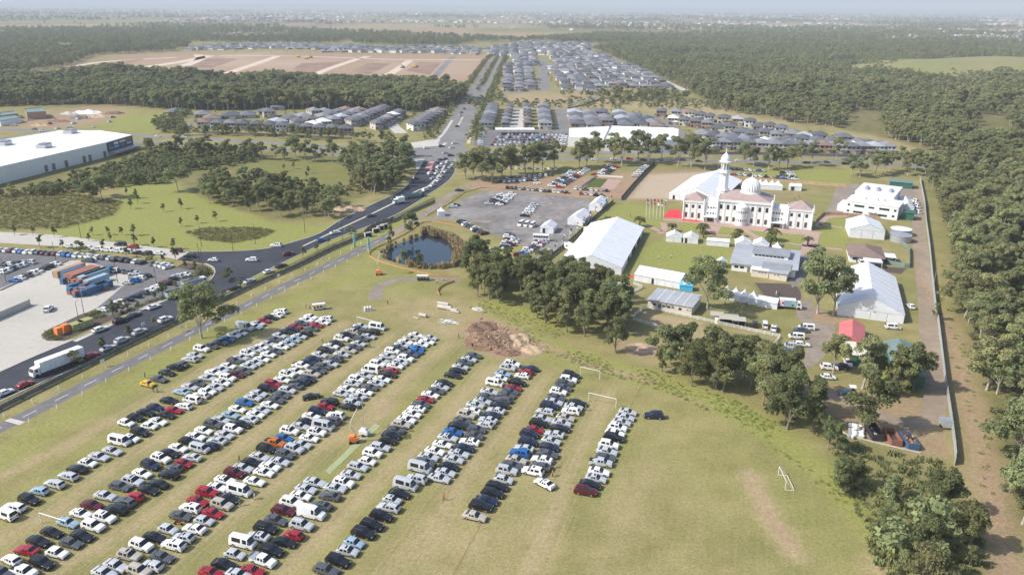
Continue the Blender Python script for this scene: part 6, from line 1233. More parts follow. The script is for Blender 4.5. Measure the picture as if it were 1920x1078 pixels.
for t0 in (.36, .43, .55, .73, .79, .95): on_wall(wt, W0, W1, t0, t0 + .03, .2, 4.2, 'concrete_dark', 'roller_door')
for k in range(24): on_wall(wt, W0, W1, k / 24 - .0006, k / 24 + .0006, .1, 8.9, 'metal', 'panel_joint', .10)
S0, S1 = W1.copy(), G(247, 254.5, 9); S1.z = 0
on_wall(wt, S0, S1, 0.0, 1.0, 3.2, 8.9, 'cloth_navy', 'sign_wall', .3)
for (t0, t1, z0, z1, m_) in ((.05, .2, 6.4, 8, 'container_blue'), (.25, .42, 6.5, 8.2, 'white_paint'), (.46, .7, 6.6, 8.2, 'metal'), (.72, .95, 6.5, 8.3, 'container_rust'), (.06, .22, 4.2, 5.8, 'container_tan'), (.26, .44, 4.2, 5.8, 'sky_blue'), (.5, .68, 4.2, 5.8, 'container_rust'), (.73, .93, 4.3, 5.9, 'container_pale')): on_wall(wt, S0, S1, t0, t1, z0, z1, m_, 'shop_sign', .4)
d_ = S1 - S0; n_ = Vector((d_.y, -d_.x, 0)).normalized(); n_ = -n_ if n_.y > 0 else n_
mb = MB(); p, q = S0 - wc, S1 - wc; mb.loft([[(v.x, v.y, 2.8), (v.x + n_.x * 6, v.y + n_.y * 6, 2.8), (v.x + n_.x * 6, v.y + n_.y * 6, 3.1), (v.x, v.y, 3.1)] for v in (p, q)]); mb.build('awning', M['metal'], wt)
prism('shop', 'sprawling white-roofed shopping centre behind the tall gums', 'shop', [(1134, 262), (1146, 237), (1262, 241), (1272, 244), (1271, 263), (1238, 264)], 8.0, 'white_wall', 'white_roof'); prism('shop', 'white box shop with green corner trim beside the shop car park', 'shop', [(1065, 258), (1066, 241), (1100, 239.5), (1143, 237.5), (1132, 260)], 6.6, 'white_wall', 'white_roof')
A, rz, L = frame((929, 253), (1003, 253)); t = thing('shade_canopy', 'long white shade canopy over the shop car park', 'canopy', A, rz); mb = MB(); mb.box(0, L, 0, 11, 3.6, 4.0); mb.build('canopy_roof', M['white_roof'], t)
for k in range(6): mb = MB(); mb.lathe([(.15, 0), (.15, 3.59)], 6, 1 + (L - 2) * k / 5, 5.5); mb.build('canopy_post', M['metal'], t)
for n, (tp, h, wm_, rm_, lb) in enumerate((([(-20, 222), (25, 217), (40, 221), (0, 228)], 4, 'white_wall', 'teal_sheet', 'pale green roofed depot shed, leftmost'), ([(46, 205), (78, 203), (86, 210), (50, 212)], 6, 'house_wall_brick', 'teal_sheet', 'brick depot building with green roof'), ([(0, 212), (28, 209), (34, 214), (0, 218)], 4, 'house_wall_brick', 'teal_sheet', 'long green-roofed depot shed'))): prism('depot', lb, 'building', tp, h, wm_, rm_)
# ---------------- houses
def house_meshes(w, d, h, rise, two):
    wl = MB(); wl.box(0, w, 0, d, 0, h, bottom=False); rf = MB(); hip(rf, 0, w, 0, d, h + .01, rise, .55)
    if two: hip(rf, w * .52, w, -1.6, 4, 2.75, .9, .35)
    win = []
    def wq(x, z, ww, hh, side='f'):
        mb = MB()
        if side == 'f': mb.box(x, x + ww, -.06, .02, z, z + hh)
        else: mb.box(-.06, .02, x, x + ww, z, z + hh)
        win.append(mb.mesh('window', M['window_dark']))
    if two: wq(w * .1, 3.7, 2.0, 1.2); wq(w * .42, 3.7, 1.4, 1.2); wq(w * .7, 3.7, 2.0, 1.2); wq(w * .1, .6, 1.8, 1.7); wq(d * .25, 3.7, 1.6, 1.1, 'l'); wq(d * .65, 3.7, 1.6, 1.1, 'l'); wq(d * .4, .8, 2.0, 1.3, 'l')
    else: wq(w * .1, .7, 2.0, 1.5); wq(w * .35, .3, 1.1, 1.9); wq(d * .3, .8, 1.8, 1.2, 'l'); wq(d * .65, .8, 1.6, 1.2, 'l')
    g = MB(); g.box(w * .56, w * .95, -.07, .02, .05, 2.2)
    pc = MB()
    return dict(wall=wl.mesh('wall', M['house_wall']), roof=rf.mesh('roof', M['house_roof']), win=win, garage=g.mesh('garage_door', M['garage']), w=w, d=d)
HOUSE = [house_meshes(10.5, 15, 5.5, 2.2, True), house_meshes(12, 17, 2.8, 2.4, False), house_meshes(9, 14, 5.6, 2.0, True), house_meshes(13, 19, 2.9, 2.6, False), house_meshes(6.5, 12, 5.5, 1.6, True)]
def put_house(kind, x, y, rz, label, group, wall=None, roof=None):
    K = HOUSE[kind]; c, s = math.cos(rz), math.sin(rz); ox, oy = -K['w'] / 2, -K['d'] / 2
    t = thing('house', label, 'house', (x + c * ox - s * oy, y + s * ox + c * oy, 0), rz, group)
    ob('wall', K['wall'], t, mat=M[wall] if wall else None); ob('roof', K['roof'], t, mat=M[roof] if roof else None)
    for w_ in K['win']: ob('window', w_, t)
    ob('garage_door', K['garage'], t)
def house_row(area, pts, n, kinds, deg, group, end='western'):
    P = GG(pts); tot = sum((b - a).length for a, b in zip(P[:-1], P[1:])); pos = along(P, tot / max(1, n - 1) - 1e-3, 0)[:n]
    for i, (p, a) in enumerate(pos):
        k = rnd.choice(kinds); wall = rnd.choice([None, None, 'house_wall_white', 'house_wall_brick', None]); roof = rnd.choices([None, 'house_roof_light', 'house_roof_white', 'brown_tile', 'grey_roof'], (60, 25, 3, 5, 7))[0]
        put_house(k, p.x, p.y, R(deg + rnd.gauss(0, 1.5)), f'grey hip-roofed house, {ordn(i + 1)} from the {end} end of {area}', group, wall, roof)
for n in range(16):
    px_, py_ = 20 + (n * 37) % 215, 218 + (n * 7) % 25
    one_car(rand_codes(1, 300 + n)[0] if n % 3 else 'Wy', px_, py_, rnd.uniform(0, 360), f'small vehicle in the cluttered depot yard, {ordn(n + 1)} counted', 'vehicles in the depot yard', 1)
g1 = 'houses west of the boulevard'
house_row('the treeside row west of boulevard', [(330, 214), (420, 222), (500, 213), (520, 205)], 5, [3, 1], 20, g1); house_row('the second row west of boulevard', [(398, 226), (440, 220), (475, 220), (505, 219)], 4, [0, 3], 20, g1); house_row('the road-facing row west of boulevard', [(385, 240), (470, 243), (540, 246), (600, 250), (650, 252)], 12, [2, 0, 2], 8, g1)
house_row('the middle row west of boulevard', [(522, 232), (570, 222), (610, 213)], 5, [1, 0], 30, g1, 'near'); house_row('the inner row west of boulevard', [(560, 238), (610, 228), (650, 215)], 6, [2, 0], 30, g1, 'near'); house_row('the terrace beside the gum belt', [(590, 244), (640, 230), (675, 216)], 7, [0, 2], 30, g1, 'near')
house_row('the long terrace west of boulevard', [(662, 236), (690, 224), (722, 211)], 9, [2], 32, g1, 'near'); house_row('the short terrace west of boulevard', [(706, 242), (728, 231), (750, 219)], 8, [4], 32, g1, 'near'); house_row('the corner terrace beside the boulevard', [(780, 244), (800, 230), (822, 217)], 7, [0], 32, g1, 'near')
g2 = 'terraces east of the boulevard'
for nm, a, b, n, k in (('first terrace east of boulevard', (912, 241), (925, 207), 7, [0]), ('second terrace east of boulevard', (948, 241), (956, 208), 6, [4]), ('third terrace east of boulevard', (989, 241), (988, 208), 6, [4]), ('fourth terrace east of boulevard', (1022, 241), (1018, 208), 7, [0])): house_row('the ' + nm, [a, b], n, k, 2, g2, 'near')
g3 = 'houses behind the shopping centre'
house_row('the first row behind the shops', [(1082, 236), (1078, 214)], 4, [1, 3], 2, g3, 'near'); house_row('the second row behind the shops', [(1112, 238), (1104, 216)], 5, [3, 1], 0, g3, 'near'); house_row('the third row behind the shops', [(1138, 236), (1124, 214)], 5, [1, 0], -5, g3, 'near'); house_row('the fourth row behind the shops', [(1172, 238), (1160, 216)], 5, [3, 1], -8, g3, 'near'); house_row('the fifth row behind the shops', [(1200, 236), (1186, 222)], 4, [1, 3], -10, g3, 'near'); house_row('the sixth row behind the shops', [(1232, 240), (1212, 228)], 3, [1], -12, g3, 'near')
g4 = 'houses along the dry grass edge'
house_row('the grass-edge row', [(1240, 218), (1290, 220), (1330, 228), (1370, 232), (1400, 236), (1450, 248), (1500, 258), (1560, 270)], 15, [0, 2, 1], -14, g4); house_row('the second grass-edge row', [(1262, 232), (1320, 240), (1370, 248), (1420, 256), (1470, 266), (1530, 275)], 13, [0, 1, 2], -14, g4); house_row('the third grass-edge row', [(1318, 256), (1370, 262), (1420, 270), (1480, 276)], 9, [1, 3], -14, g4)
house_row('the fence-line row above the arterial road', [(1335, 278), (1400, 279), (1470, 282), (1540, 284), (1600, 286), (1660, 286)], 15, [2, 0], -4, g4); house_row('the woodland-end row', [(1580, 268), (1612, 272), (1650, 278)], 4, [0, 1], -10, g4); house_row('the paddock-end row above the arterial road', [(1500, 270), (1560, 276), (1600, 279)], 5, [1, 3], -10, g4)
def estate(poly, step_x, step_y, seed):
    return fill(poly, 1, 0, seed) if False else None
P5 = GG([(928, 172), (948, 130), (965, 108), (1110, 97), (1200, 134), (1272, 166)]); xs, ys = [p.x for p in P5], [p.y for p in P5]; slots = []
yy = min(ys) + 8; r_ = 0
while yy < max(ys):
    xx = min(xs)
    while xx < max(xs):
        slots.append((xx + rnd.uniform(-1, 1), yy + rnd.uniform(-2, 2), r_)); xx += 14.5
    yy += 20 if r_ % 2 == 0 else 30; r_ += 1
sx, sy = np.array([s[0] for s in slots]), np.array([s[1] for s in slots]); st_line = GG([(1020, 172), (1018, 100)])
ok = inside(P5, sx, sy) & (dist_line(st_line, sx, sy) > 15); slots = [s for s, k in zip(slots, ok) if k]
rows_ = {}
for s in slots: rows_.setdefault(s[2], []).append(s)
far_h = []; cnt = 0
for r_, ss in sorted(rows_.items()):
    for i, s in enumerate(sorted(ss)):
        if cnt < 110: put_house(rnd.choice([0, 1, 3, 2]), s[0], s[1], R(rnd.gauss(0, 2) + (180 if r_ % 2 else 0)), f'grey-roofed house, {ordn(i + 1)} from the boulevard in {ordn(r_ + 1)} row of far estate', 'houses of the far estate', rnd.choice([None, 'house_wall_white', 'house_wall_brick']), rnd.choices([None, 'house_roof_light'], (70, 30))[0]); cnt += 1
        else: far_h.append((s[0], s[1], 0))
def joint_house(w, d, h, rise, wm_, rm_):
    mb = MB(); mb.box(-w / 2, w / 2, -d / 2, d / 2, 0, h, 0, False); n = len(mb.f); hip(mb, -w / 2, w / 2, -d / 2, d / 2, h, rise, .5); mb.m = [0] * n + [1] * (len(mb.f) - n)
    for k in range(3): mb.quad((-w / 2 + 1 + k * w / 3, -d / 2 - .05, h - 2), (-w / 2 + 2.6 + k * w / 3, -d / 2 - .05, h - 2), (-w / 2 + 2.6 + k * w / 3, -d / 2 - .05, h - .7), (-w / 2 + 1 + k * w / 3, -d / 2 - .05, h - .7), 2)
    return mb.mesh('house_mass', [M[wm_], M[rm_], M['window_dark']])
source('house', [joint_house(11, 16, 5.4, 2.2, 'house_wall', 'house_roof'), joint_house(12, 17, 2.8, 2.4, 'house_wall_white', 'house_roof'), joint_house(12, 15, 2.8, 2.4, 'house_wall_brick', 'house_roof_light'), joint_house(10, 15, 5.4, 2.2, 'house_wall_white', 'house_roof_light')])
mat('tile_red', (0.42, 0.19, 0.12), 0.8, obj_var=0.25); mat('roof_mixed', (0.45, 0.40, 0.37), 0.7, obj_var=0.5)
source('suburb', [joint_house(13, 15, 3, 2.6, 'house_wall', 'tile_red'), joint_house(14, 15, 3, 2.6, 'house_wall_white', 'roof_mixed'), joint_house(13, 16, 3, 2.4, 'house_wall_white', 'tile_red'), joint_house(12, 16, 5, 2.4, 'house_wall', 'house_roof_light'), joint_house(22, 18, 5, 2.4, 'house_wall_white', 'roof_mixed')])
for poly, st_ in (([(345, 96), (500, 92), (640, 96), (690, 100), (690, 88), (500, 84), (370, 88)], 22), ([(600, 99), (820, 101), (900, 104), (905, 92), (800, 90), (640, 90)], 22), ([(905, 104), (960, 107), (1110, 97), (1100, 84), (1000, 80), (915, 90)], 21)):
    far_h += [tuple(p) for p in fill(poly, st_, .25, int(st_ + poly[0][0]))]
scatter('far_houses', 'house', far_h, np.full(len(far_h), 1.0), 'grey roofs of the estates beyond the building site')
# ================================================================ FENCES, POSTS, STREET FURNITURE
post_me = (lambda m: (m.box(-.07, .07, -.07, .07, 0, 1.25), m.mesh('post', M['white_paint']))[1])(MB())
for side, word in ((4.0, 'road'), (-4.0, 'field')):
    for n, (p, a) in enumerate(along(offset_line(PATHW, side), 7.6, 2.0)):
        tag(ob('marker_post', post_me, None, p, a), f'white marker post on the {word} side of the path, {ordn(n + 1)} from near', 'post', 'white posts along the path road')
def fence(name, label, pxs, h, post_gap, rails, mt, panel=None, post=.05, cat='fence', smooth=False, top=None):
    """posts, rails or panels between posts are parts of their own"""
    P = GG(pxs); P = smooth_line(P) if smooth else P; c = P[0].copy(); t = thing(name, label, cat, c)
    pts = along(P, post_gap, 0) ; pts.append((P[-1], pts[-1][1]))
    for (p, a) in pts: mb = MB(); mb.box(-post, post, -post, post, 0, h); mb.build('post', M[mt], t, loc=p - c, rz=a)
    for (p, a), (q, b) in zip(pts[:-1], pts[1:]):
        d = q - p; L = d.length
        if L < .3: continue
        an = math.atan2(d.y, d.x); mb = MB()
        if panel: mb.box(0, L, -.02, .02, .08, h - .04); mb.build('panel', M[panel], t, loc=p - c, rz=an)
        else:
            for z in rails: mb.box(0, L, -.025, .025, z, z + .09)
            if top: 
                k = int(L / top)
                for j in range(1, k): mb.box(L * j / k - .03, L * j / k + .03, -.03, .03, .08, h - .12)
            mb.build('rail', M[mt], t, loc=p - c, rz=an)
    return t
WF = 'white_paint'
for lb, px in (('short white picket fence at corner of the largest marquee', [(1016, 497), (1036, 505)]), ('white picket fence in front of the largest marquee', [(1089, 514), (1176, 536)]), ('bent white picket fence beside the long low tent', [(1188, 534), (1205, 540), (1173, 556)]), ('white picket fence around the upper paddock edge', [(1190, 592), (1210, 578), (1320, 602), (1462, 633), (1433, 671)]), ('white picket fence along the lower paddock edge', [(1188, 601), (1286, 630)])):
    fence('picket_fence', lb, px, 1.25, 2.4, (.25, .7, 1.05), WF, top=.3, post=.07)
SEC = [(1724.5, 338.5), (1733, 383.5), (1736, 420), (1742, 465), (1747, 520), (1753, 578), (1758, 605), (1771, 717), (1776, 747), (1782.5, 792), (1791, 860), (1789, 872)]
mat('mesh_fence', (0.50, 0.54, 0.55), 0.5, 0.05, 1, metal=0.3)
fence('security_fence', 'long pale grey boundary fence along the woodland firebreak', SEC, 2.3, 5.0, (.2, 1.1, 2.1), 'mesh_fence', panel='mesh_fence', post=.09)
mat('fence_dark', (0.075, 0.07, 0.065), 0.8); mat('earth_tan', (0.50, 0.34, 0.22), 0.9, 0.1, .5)
fence('palisade_fence', 'dark palisade fence lined with flags beside the gravel lot', [(1003, 512), (1030, 485), (1060, 462), (1090, 435), (1117, 408), (1150, 380)], 1.7, 3.0, (), 'metal', panel='fence_dark', post=.09)
fence('hoarding', 'dark hoarding between the walled garden and bare ground', [(1165, 376), (1185, 352), (1210, 325), (1228, 308)], 2.2, 4.0, (), 'fence_dark', panel='fence_dark'); fence('garden_wall', 'low white wall round the small memorial garden', [(1086, 354), (1118, 331), (1168, 334)], 1.1, 3.0, (), WF, panel='white_paint')
fence('boundary_wall', 'long tan rendered wall behind the mosque lawn', [(1368, 336), (1440, 341), (1500, 345), (1585, 352)], 2.0, 6.0, (), 'earth_tan', panel='earth_tan', post=.12); fence('boundary_wall', 'brown paling fence in front of the modern white hall', [(1530, 416), (1545, 402), (1600, 405), (1650, 411)], 1.4, 4, (), 'timber_fence', panel='container_tan')
fence('yard_fence', 'pale green sheet fence round the cottage yard', [(1655, 487), (1664, 495), (1705, 504), (1705, 470), (1690, 458)], 1.8, 3.0, (), 'teal_sheet', panel='teal_sheet'); fence('estate_fence', 'dark timber paling fence behind the houses above the arterial road', [(1320, 290), (1400, 290), (1500, 292), (1600, 295), (1660, 297)], 1.9, 8.0, (), 'timber_fence', panel='timber_fence'); fence('estate_fence', 'timber paling fence behind the western houses', [(370, 250), (500, 255), (660, 262)], 1.8, 8.0, (), 'timber_fence', panel='timber_fence')
fence('barrier_mesh', 'orange silt barrier curling round the pond', [(864, 425), (819, 417.6), (793, 417.5), (768, 435), (727, 456), (702, 467), (692, 478), (702, 487), (735, 498.5), (777, 508.5), (814, 517), (860, 520)], .55, 4.0, (), 'barrier_orange', panel='barrier_orange', post=.03, smooth=True); fence('barrier_mesh', 'short curved orange silt barrier below the gravel path', [(852, 528.6), (830, 537), (820, 547), (824, 553.6)], .75, 3.0, (), 'barrier_orange', panel='barrier_orange', post=.03, smooth=True)
fence('earth_bank', 'low tan earth bank edging the gravel lot', [(800, 405), (838, 385), (870, 362), (905, 352), (1000, 357), (1085, 368)], .5, 6.0, (), 'earth_tan', panel='earth_tan', post=.3)
WALL = [(-40, 790), (0, 770), (140, 700), (260, 641), (380, 583), (480, 535), (560, 500), (620, 470), (682, 444)]
fence('retaining_wall', 'long dark concrete retaining wall below the new road', WALL, 1.5, 6.0, (), 'concrete_dark', panel='concrete_dark', post=.2); fence('retaining_wall', 'dark concrete retaining wall beyond the culverts', [(738, 417), (770, 400), (815, 380)], 1.5, 6.0, (), 'concrete_dark', panel='concrete_dark', post=.2)
fence('railing', 'black railing along the new road verge', [(x - 1, y - 6) for x, y in WALL[1:]] + [(735, 412), (815, 373)], 1.1, 3.0, (.15, .98), 'metal_dark', top=.35, post=.04)
fence('headwall', 'tan capped culvert headwall below the road', [(682, 444), (690, 434), (712, 424), (738, 415)], 2.4, 5, (), 'earth_tan', panel='concrete_dark', post=.2)
for n, (x, y) in enumerate(((690, 444), (705, 436), (713, 431), (720, 428))):
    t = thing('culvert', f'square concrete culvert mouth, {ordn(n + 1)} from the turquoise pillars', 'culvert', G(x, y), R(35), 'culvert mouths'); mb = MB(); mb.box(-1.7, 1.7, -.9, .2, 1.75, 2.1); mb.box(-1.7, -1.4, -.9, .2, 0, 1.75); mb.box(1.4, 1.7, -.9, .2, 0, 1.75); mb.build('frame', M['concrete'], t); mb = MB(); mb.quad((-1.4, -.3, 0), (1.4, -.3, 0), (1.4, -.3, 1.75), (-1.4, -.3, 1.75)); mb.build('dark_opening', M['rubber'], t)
for n, (x, y) in enumerate(((665, 464), (692, 469))):
    t = thing('pillar', f'turquoise banner pillar beside the path, {"upper" if n else "lower"} of two', 'pillar', G(x, y), .4); mb = MB(); mb.box(-.45, .45, -.3, .3, .3, 5.6); mb.build('column', M['turquoise'], t); mb = MB(); mb.box(-.6, .6, -.45, .45, 0, .3); mb.build('base', M['concrete'], t)
def lamp(px, py, h, label, arm=0, group='street lights', mt='metal_dark'):
    t = thing('street_light', label, 'street light', G(px, py), R(arm), group); mb = MB(); mb.tube([(0, 0, 0), (0, 0, h)], [.11, .07], 6); mb.build('pole', M[mt], t); mb = MB(); mb.tube([(0, 0, h), (.9, 0, h + .15)], .05, 5); mb.build('arm', M[mt], t); mb = MB(); mb.box(.8, 1.6, -.15, .15, h + .08, h + .2); mb.build('lamp_head', M['metal'], t)
for n, (x, y, h) in enumerate(((106, 494, 9), (152, 447, 8), (221, 531, 9), (257, 484, 9), (294, 536, 9), (375, 494, 8), (158, 590, 9), (378, 462, 9), (437, 471, 9), (479, 458, 9), (572, 436, 9), (643, 452, 8), (12, 530, 9), (151, 618, 9), (381, 508, 9))): lamp(x, y, h, f'dark slim lamp post in the yard area, {ordn(n + 1)} listed from west' if False else f'dark slim lamp post at yard or bend, {ordn(n + 1)} in order of the road' if False else f'dark slim lamp post, {ordn(n + 1)} of those round yard and bend', rnd.uniform(0, 360))
for n, x in enumerate((780, 812, 1182, 1285, 1345, 1376, 1472, 1600)): lamp(x, (268, 266, 312, 322, 330, 333, 336, 310)[n], 9, f'pale tall lamp post near the arterial road, {ordn(n + 1)} from the junction', 90, 'arterial lamp posts', 'metal')
lamp(1749, 541, 7, 'pale lamp post leaning over the boundary fence', 0, None, 'metal'); lamp(816, 412, 8, 'pale pole by the gravel path fork', 0, None, 'metal')
# flags
FL = ['red_cloth', 'white_paint', 'green_sheet', 'white_paint', 'cloth_navy', 'white_paint', 'container_rust']
def flag(p, h, label, group, m1, m2):
    t = thing('flagpole', label, 'flag', p, R(rnd.uniform(-30, 10)), group); mb = MB(); mb.tube([(0, 0, 0), (0, 0, h)], [.07, .04], 5); mb.build('pole', M['white_paint'], t)
    for i, mt in enumerate((m1, m2)):
        mb = MB(); z = h - .1 - i * .55
        for k in range(4): x0, x1 = .05 + k * .22, .27 + k * .22; w = lambda x: .12 * math.sin(x * 4); mb.quad((x0, w(x0), z - .6 - x0 * .5), (x1, w(x1), z - .6 - x1 * .5), (x1, w(x1), z - x1 * .5), (x0, w(x0), z - x0 * .5))
        mb.build('cloth', M[mt], t)
fl = GG([(1038, 486), (1150, 383)])
for n in range(20): p = fl[0] + (fl[1] - fl[0]) * (n / 19); flag(p + Vector((-1.5 if n % 2 else -2.6, 0, 0)), 5.0, f'small national flag beside the palisade fence, {ordn(n + 1)} from near', 'flags along the palisade fence', rnd.choice(FL), rnd.choice(FL))
for n in range(12): flag(G(1211 + (n % 6) * 6.5, 404 + (n // 6) * 7 + (n % 6) * .4), 8.5, f'tall flagpole left of the red carpet, {ordn(n + 1)} of its two rows', 'flags by the red carpet', rnd.choice(FL), rnd.choice(FL))
# ================================================================ GOALS, MACHINES, CLUTTER
def goal(label, a, b, h=2.44):
    A, B = G(*a), G(*b); t = thing('goal', label, 'goal', A); d = B - A; wd = M['white_paint']
    for nm, pts in (('post', [(0, 0, 0), (0, 0, h)]), ('post', [d, d + Vector((0, 0, h))]), ('crossbar', [(0, 0, h), d + Vector((0, 0, h))])): mb = MB(); mb.tube(pts, .075, 6); mb.build(nm, wd, t)
    return t, d
goal('white goal frame nearest the dirt path', (1088, 702.6), (1124.5, 711)); goal('white goal frame above the last car row', (1103.4, 752), (1154.6, 764)); goal('white goal frame swallowed by the second car row', (77.6, 980.6), (127.7, 996.5)); goal('white goal frame behind the third car row', (670, 607), (706, 617))
A, B = G(1459, 890), G(1472, 918); t = thing('goal', 'portable white goal standing alone on the empty grass', 'goal', A); d = B - A; bk = Vector((d.y, -d.x, 0)).normalized() * 1.9; bk = bk if bk.x > 0 else -bk; up = Vector((0, 0, 2.1))
for nm, pts in (('post', [(0, 0, 0), up]), ('post', [d, d + up]), ('crossbar', [up, d + up]), ('stay', [up, bk]), ('stay', [d + up, d + bk]), ('base_bar', [(0, 0, .05), bk]), ('base_bar', [d, d + bk]), ('back_bar', [bk, d + bk])): mb = MB(); mb.tube(pts, .06, 5); mb.build(nm, M['white_paint'], t)
def boom(label, px, py, rz, reach):
    t = thing('boom_lift', label, 'boom lift', G(px, py), R(rz)); mb = MB(); mb.box(-1.1, 1.1, -.8, .8, .45, 1.5); mb.box(-1.0, .2, -.7, .7, 1.5, 1.9); mb.build('chassis', M['orange'], t)
    for x in (-.8, .8):
        for y in (-.85, .85): mb = MB(); mb.lathe([(.3, -.12), (.38, -.1), (.38, .1), (.3, .12)], 10); mb.v = [(a, c, b) for a, b, c in mb.v]; mb.build('wheel', M['rubber'], t, loc=(x, y, .38))
    mb = MB(); mb.tube([(.5, 0, 1.6), (-.6, 0, 4.2)], .16, 6); mb.build('lower_arm', M['cream_wall'], t); mb = MB(); mb.tube([(-.6, 0, 4.2), (-.2, 0, 6.0), (reach, 0, 9.0)], .12, 6); mb.build('upper_arm', M['cream_wall'], t); mb = MB(); mb.box(reach - .2, reach + .9, -.5, .5, 8.7, 9.1); mb.box(reach + .1, reach + .2, -1.1, 1.1, 9.1, 9.7); mb.box(reach + .6, reach + .7, -1.1, 1.1, 9.4, 10.0); mb.build('lamp_basket', M['metal_dark'], t)
boom('orange boom lift with floodlights beside the cricket strip', 664, 829, 10, 1.4); boom('orange boom lift with floodlights below the pond barrier', 711, 515, 5, 1.0)
t = thing('light_tower', 'white trailer light tower on the cricket strip', 'light tower', G(683, 816), R(-15)); mb = MB(); mb.box(-1.1, 1.1, -.7, .7, .5, 1.4); mb.loft([[(-1.0, -.6, 1.4), (.9, -.6, 1.4), (.9, .6, 1.4), (-1.0, .6, 1.4)], [(-.7, -.4, 1.9), (.5, -.4, 1.9), (.5, .4, 1.9), (-.7, .4, 1.9)]]); mb.build('cabinet', M['white_paint'], t); mb = MB(); mb.tube([(0, 0, 1.4), (0, 0, 9.4)], [.1, .06], 6); mb.build('mast', M['metal'], t)
for s in (-1, 1): mb = MB(); mb.box(s * .75 - .35, s * .75 + .35, -.25, .2, 9.1, 9.8); mb.build('floodlight', M['metal_dark'], t); mb = MB(); mb.lathe([(.26, -.09), (.34, -.08), (.34, .08), (.26, .09)], 10); mb.v = [(a, c, b) for a, b, c in mb.v]; mb.build('wheel', M['rubber'], t, loc=(0, s * .8, .34))
def buggy(label, px, py, rz):
    t = thing('golf_buggy', label, 'golf buggy', G(px, py), R(rz)); mb = MB(); mb.box(-2.3, 2.2, -.62, .62, .35, .75); mb.loft([[(1.6, -.6, .75), (2.2, -.6, .75), (2.2, .6, .75), (1.6, .6, .75)], [(1.6, -.55, 1.15), (1.85, -.55, 1.15), (1.85, .55, 1.15), (1.6, .55, 1.15)]]); mb.build('body', M['white_paint' if 'upper' not in label else 'metal_dark'], t)
    mb = MB(); mb.box(-2.4, 1.8, -.75, .75, 1.95, 2.08); mb.build('canopy', M['white_paint'], t)
    for x in (-2.1, -.6, .4, 1.5):
        for y in (-.6, .6): mb = MB(); mb.tube([(x, y, .75), (x, y, 1.95)], .03, 4); mb.build('canopy_post', M['metal_dark'], t)
    for x in (-1.7, -.6, .5): mb = MB(); mb.box(x - .3, x + .3, -.58, .58, .75, .95); mb.box(x - .38, x - .28, -.58, .58, .95, 1.4); mb.build('bench', M['cloth_black'], t)
    for x in (-1.6, 1.5):
        for y in (-.6, .6): mb = MB(); mb.lathe([(.2, -.1), (.27, -.09), (.27, .09), (.2, .1)], 10); mb.v = [(a, c, b) for a, b, c in mb.v]; mb.build('wheel', M['rubber'], t, loc=(x, y, .27))
buggy('white-roofed passenger buggy above the first car row', 600, 580, 20); buggy('white-roofed passenger buggy on the upper gravel path', 794, 526, 0)
for n in range(3):
    t = thing('chair_stack', f'white bundled plastic drum on the grass, {ordn(n + 1)} of three', 'drum', G(685 + n * 5, 583 - n * .5)); mb = MB(); mb.lathe([(.42, 0), (.48, .3), (.45, 1.3), (.3, 1.5), (.1, 1.55)], 10); mb.build('barrel', M['white_paint'], t, 30); mb = MB(); mb.lathe([(.5, .7), (.5, .8)], 10); mb.build('band', M['metal'], t); t.name = 'plastic_drum'
for n, (x, y, L_, r_, a) in enumerate(((831, 572, 4.2, .55, -22), (834, 580, 5.0, .75, -22), (848, 583, 3.6, .5, -22), (853, 586, 3.0, .35, -22), (793, 594, 2.6, .6, -25), (780, 597, 2.0, .2, -30))):
    t = tag((lambda m: (m.tube([(-L_ / 2, 0, r_), (L_ / 2, 0, r_)], r_, 12), m.build('concrete_pipe', M['concrete'], None, 40, G(x, y), R(a)))[1])(MB()), f'pale concrete pipe lying near the dirt heap, {ordn(n + 1)} of the scatter', 'pipe', 'concrete pipes on the grass')
for n in range(14): p = G(838 + rnd.uniform(-16, 16), 603 + rnd.uniform(-3, 3)); mb = MB(); L_ = rnd.uniform(1, 2.4); mb.box(-L_, L_, -.08, .08, .05, .2); tag(mb.build('pvc_offcut', M['white_paint'], None, None, p, R(rnd.uniform(-40, 40))), f'white offcut in the scatter beside the dirt heap, {ordn(n + 1)} counted', 'pipe', 'white offcuts')
def heap(name, label, px, py, rx, ry, h, mt, seed):
    g = np.random.default_rng(seed); c = G(px, py); n = 26; V, F = [], []
    xs = np.linspace(-1, 1, n)
    for j in range(n):
        for i in range(n):
            x, y = xs[i], xs[j]; r2 = x * x + y * y; z = max(0, 1 - r2) ** .8 * (0.6 + .4 * math.sin(x * 5 + seed) * math.cos(y * 6 + seed * 2)) + g.normal(0, .06) * (r2 < .95)
            V.append((x * rx, y * ry, h * max(z, 0) - .06 - .12 * (r2 > .9)))
    for j in range(n - 1):
        for i in range(n - 1): F.append((j * n + i, j * n + i + 1, (j + 1) * n + i + 1, (j + 1) * n + i))
    me = bpy.data.meshes.new(name); me.from_pydata(V, [], F); me.materials.append(M[mt]); me.update(); tag(ob(name, me, None, c, R(-20)), label, 'heap')
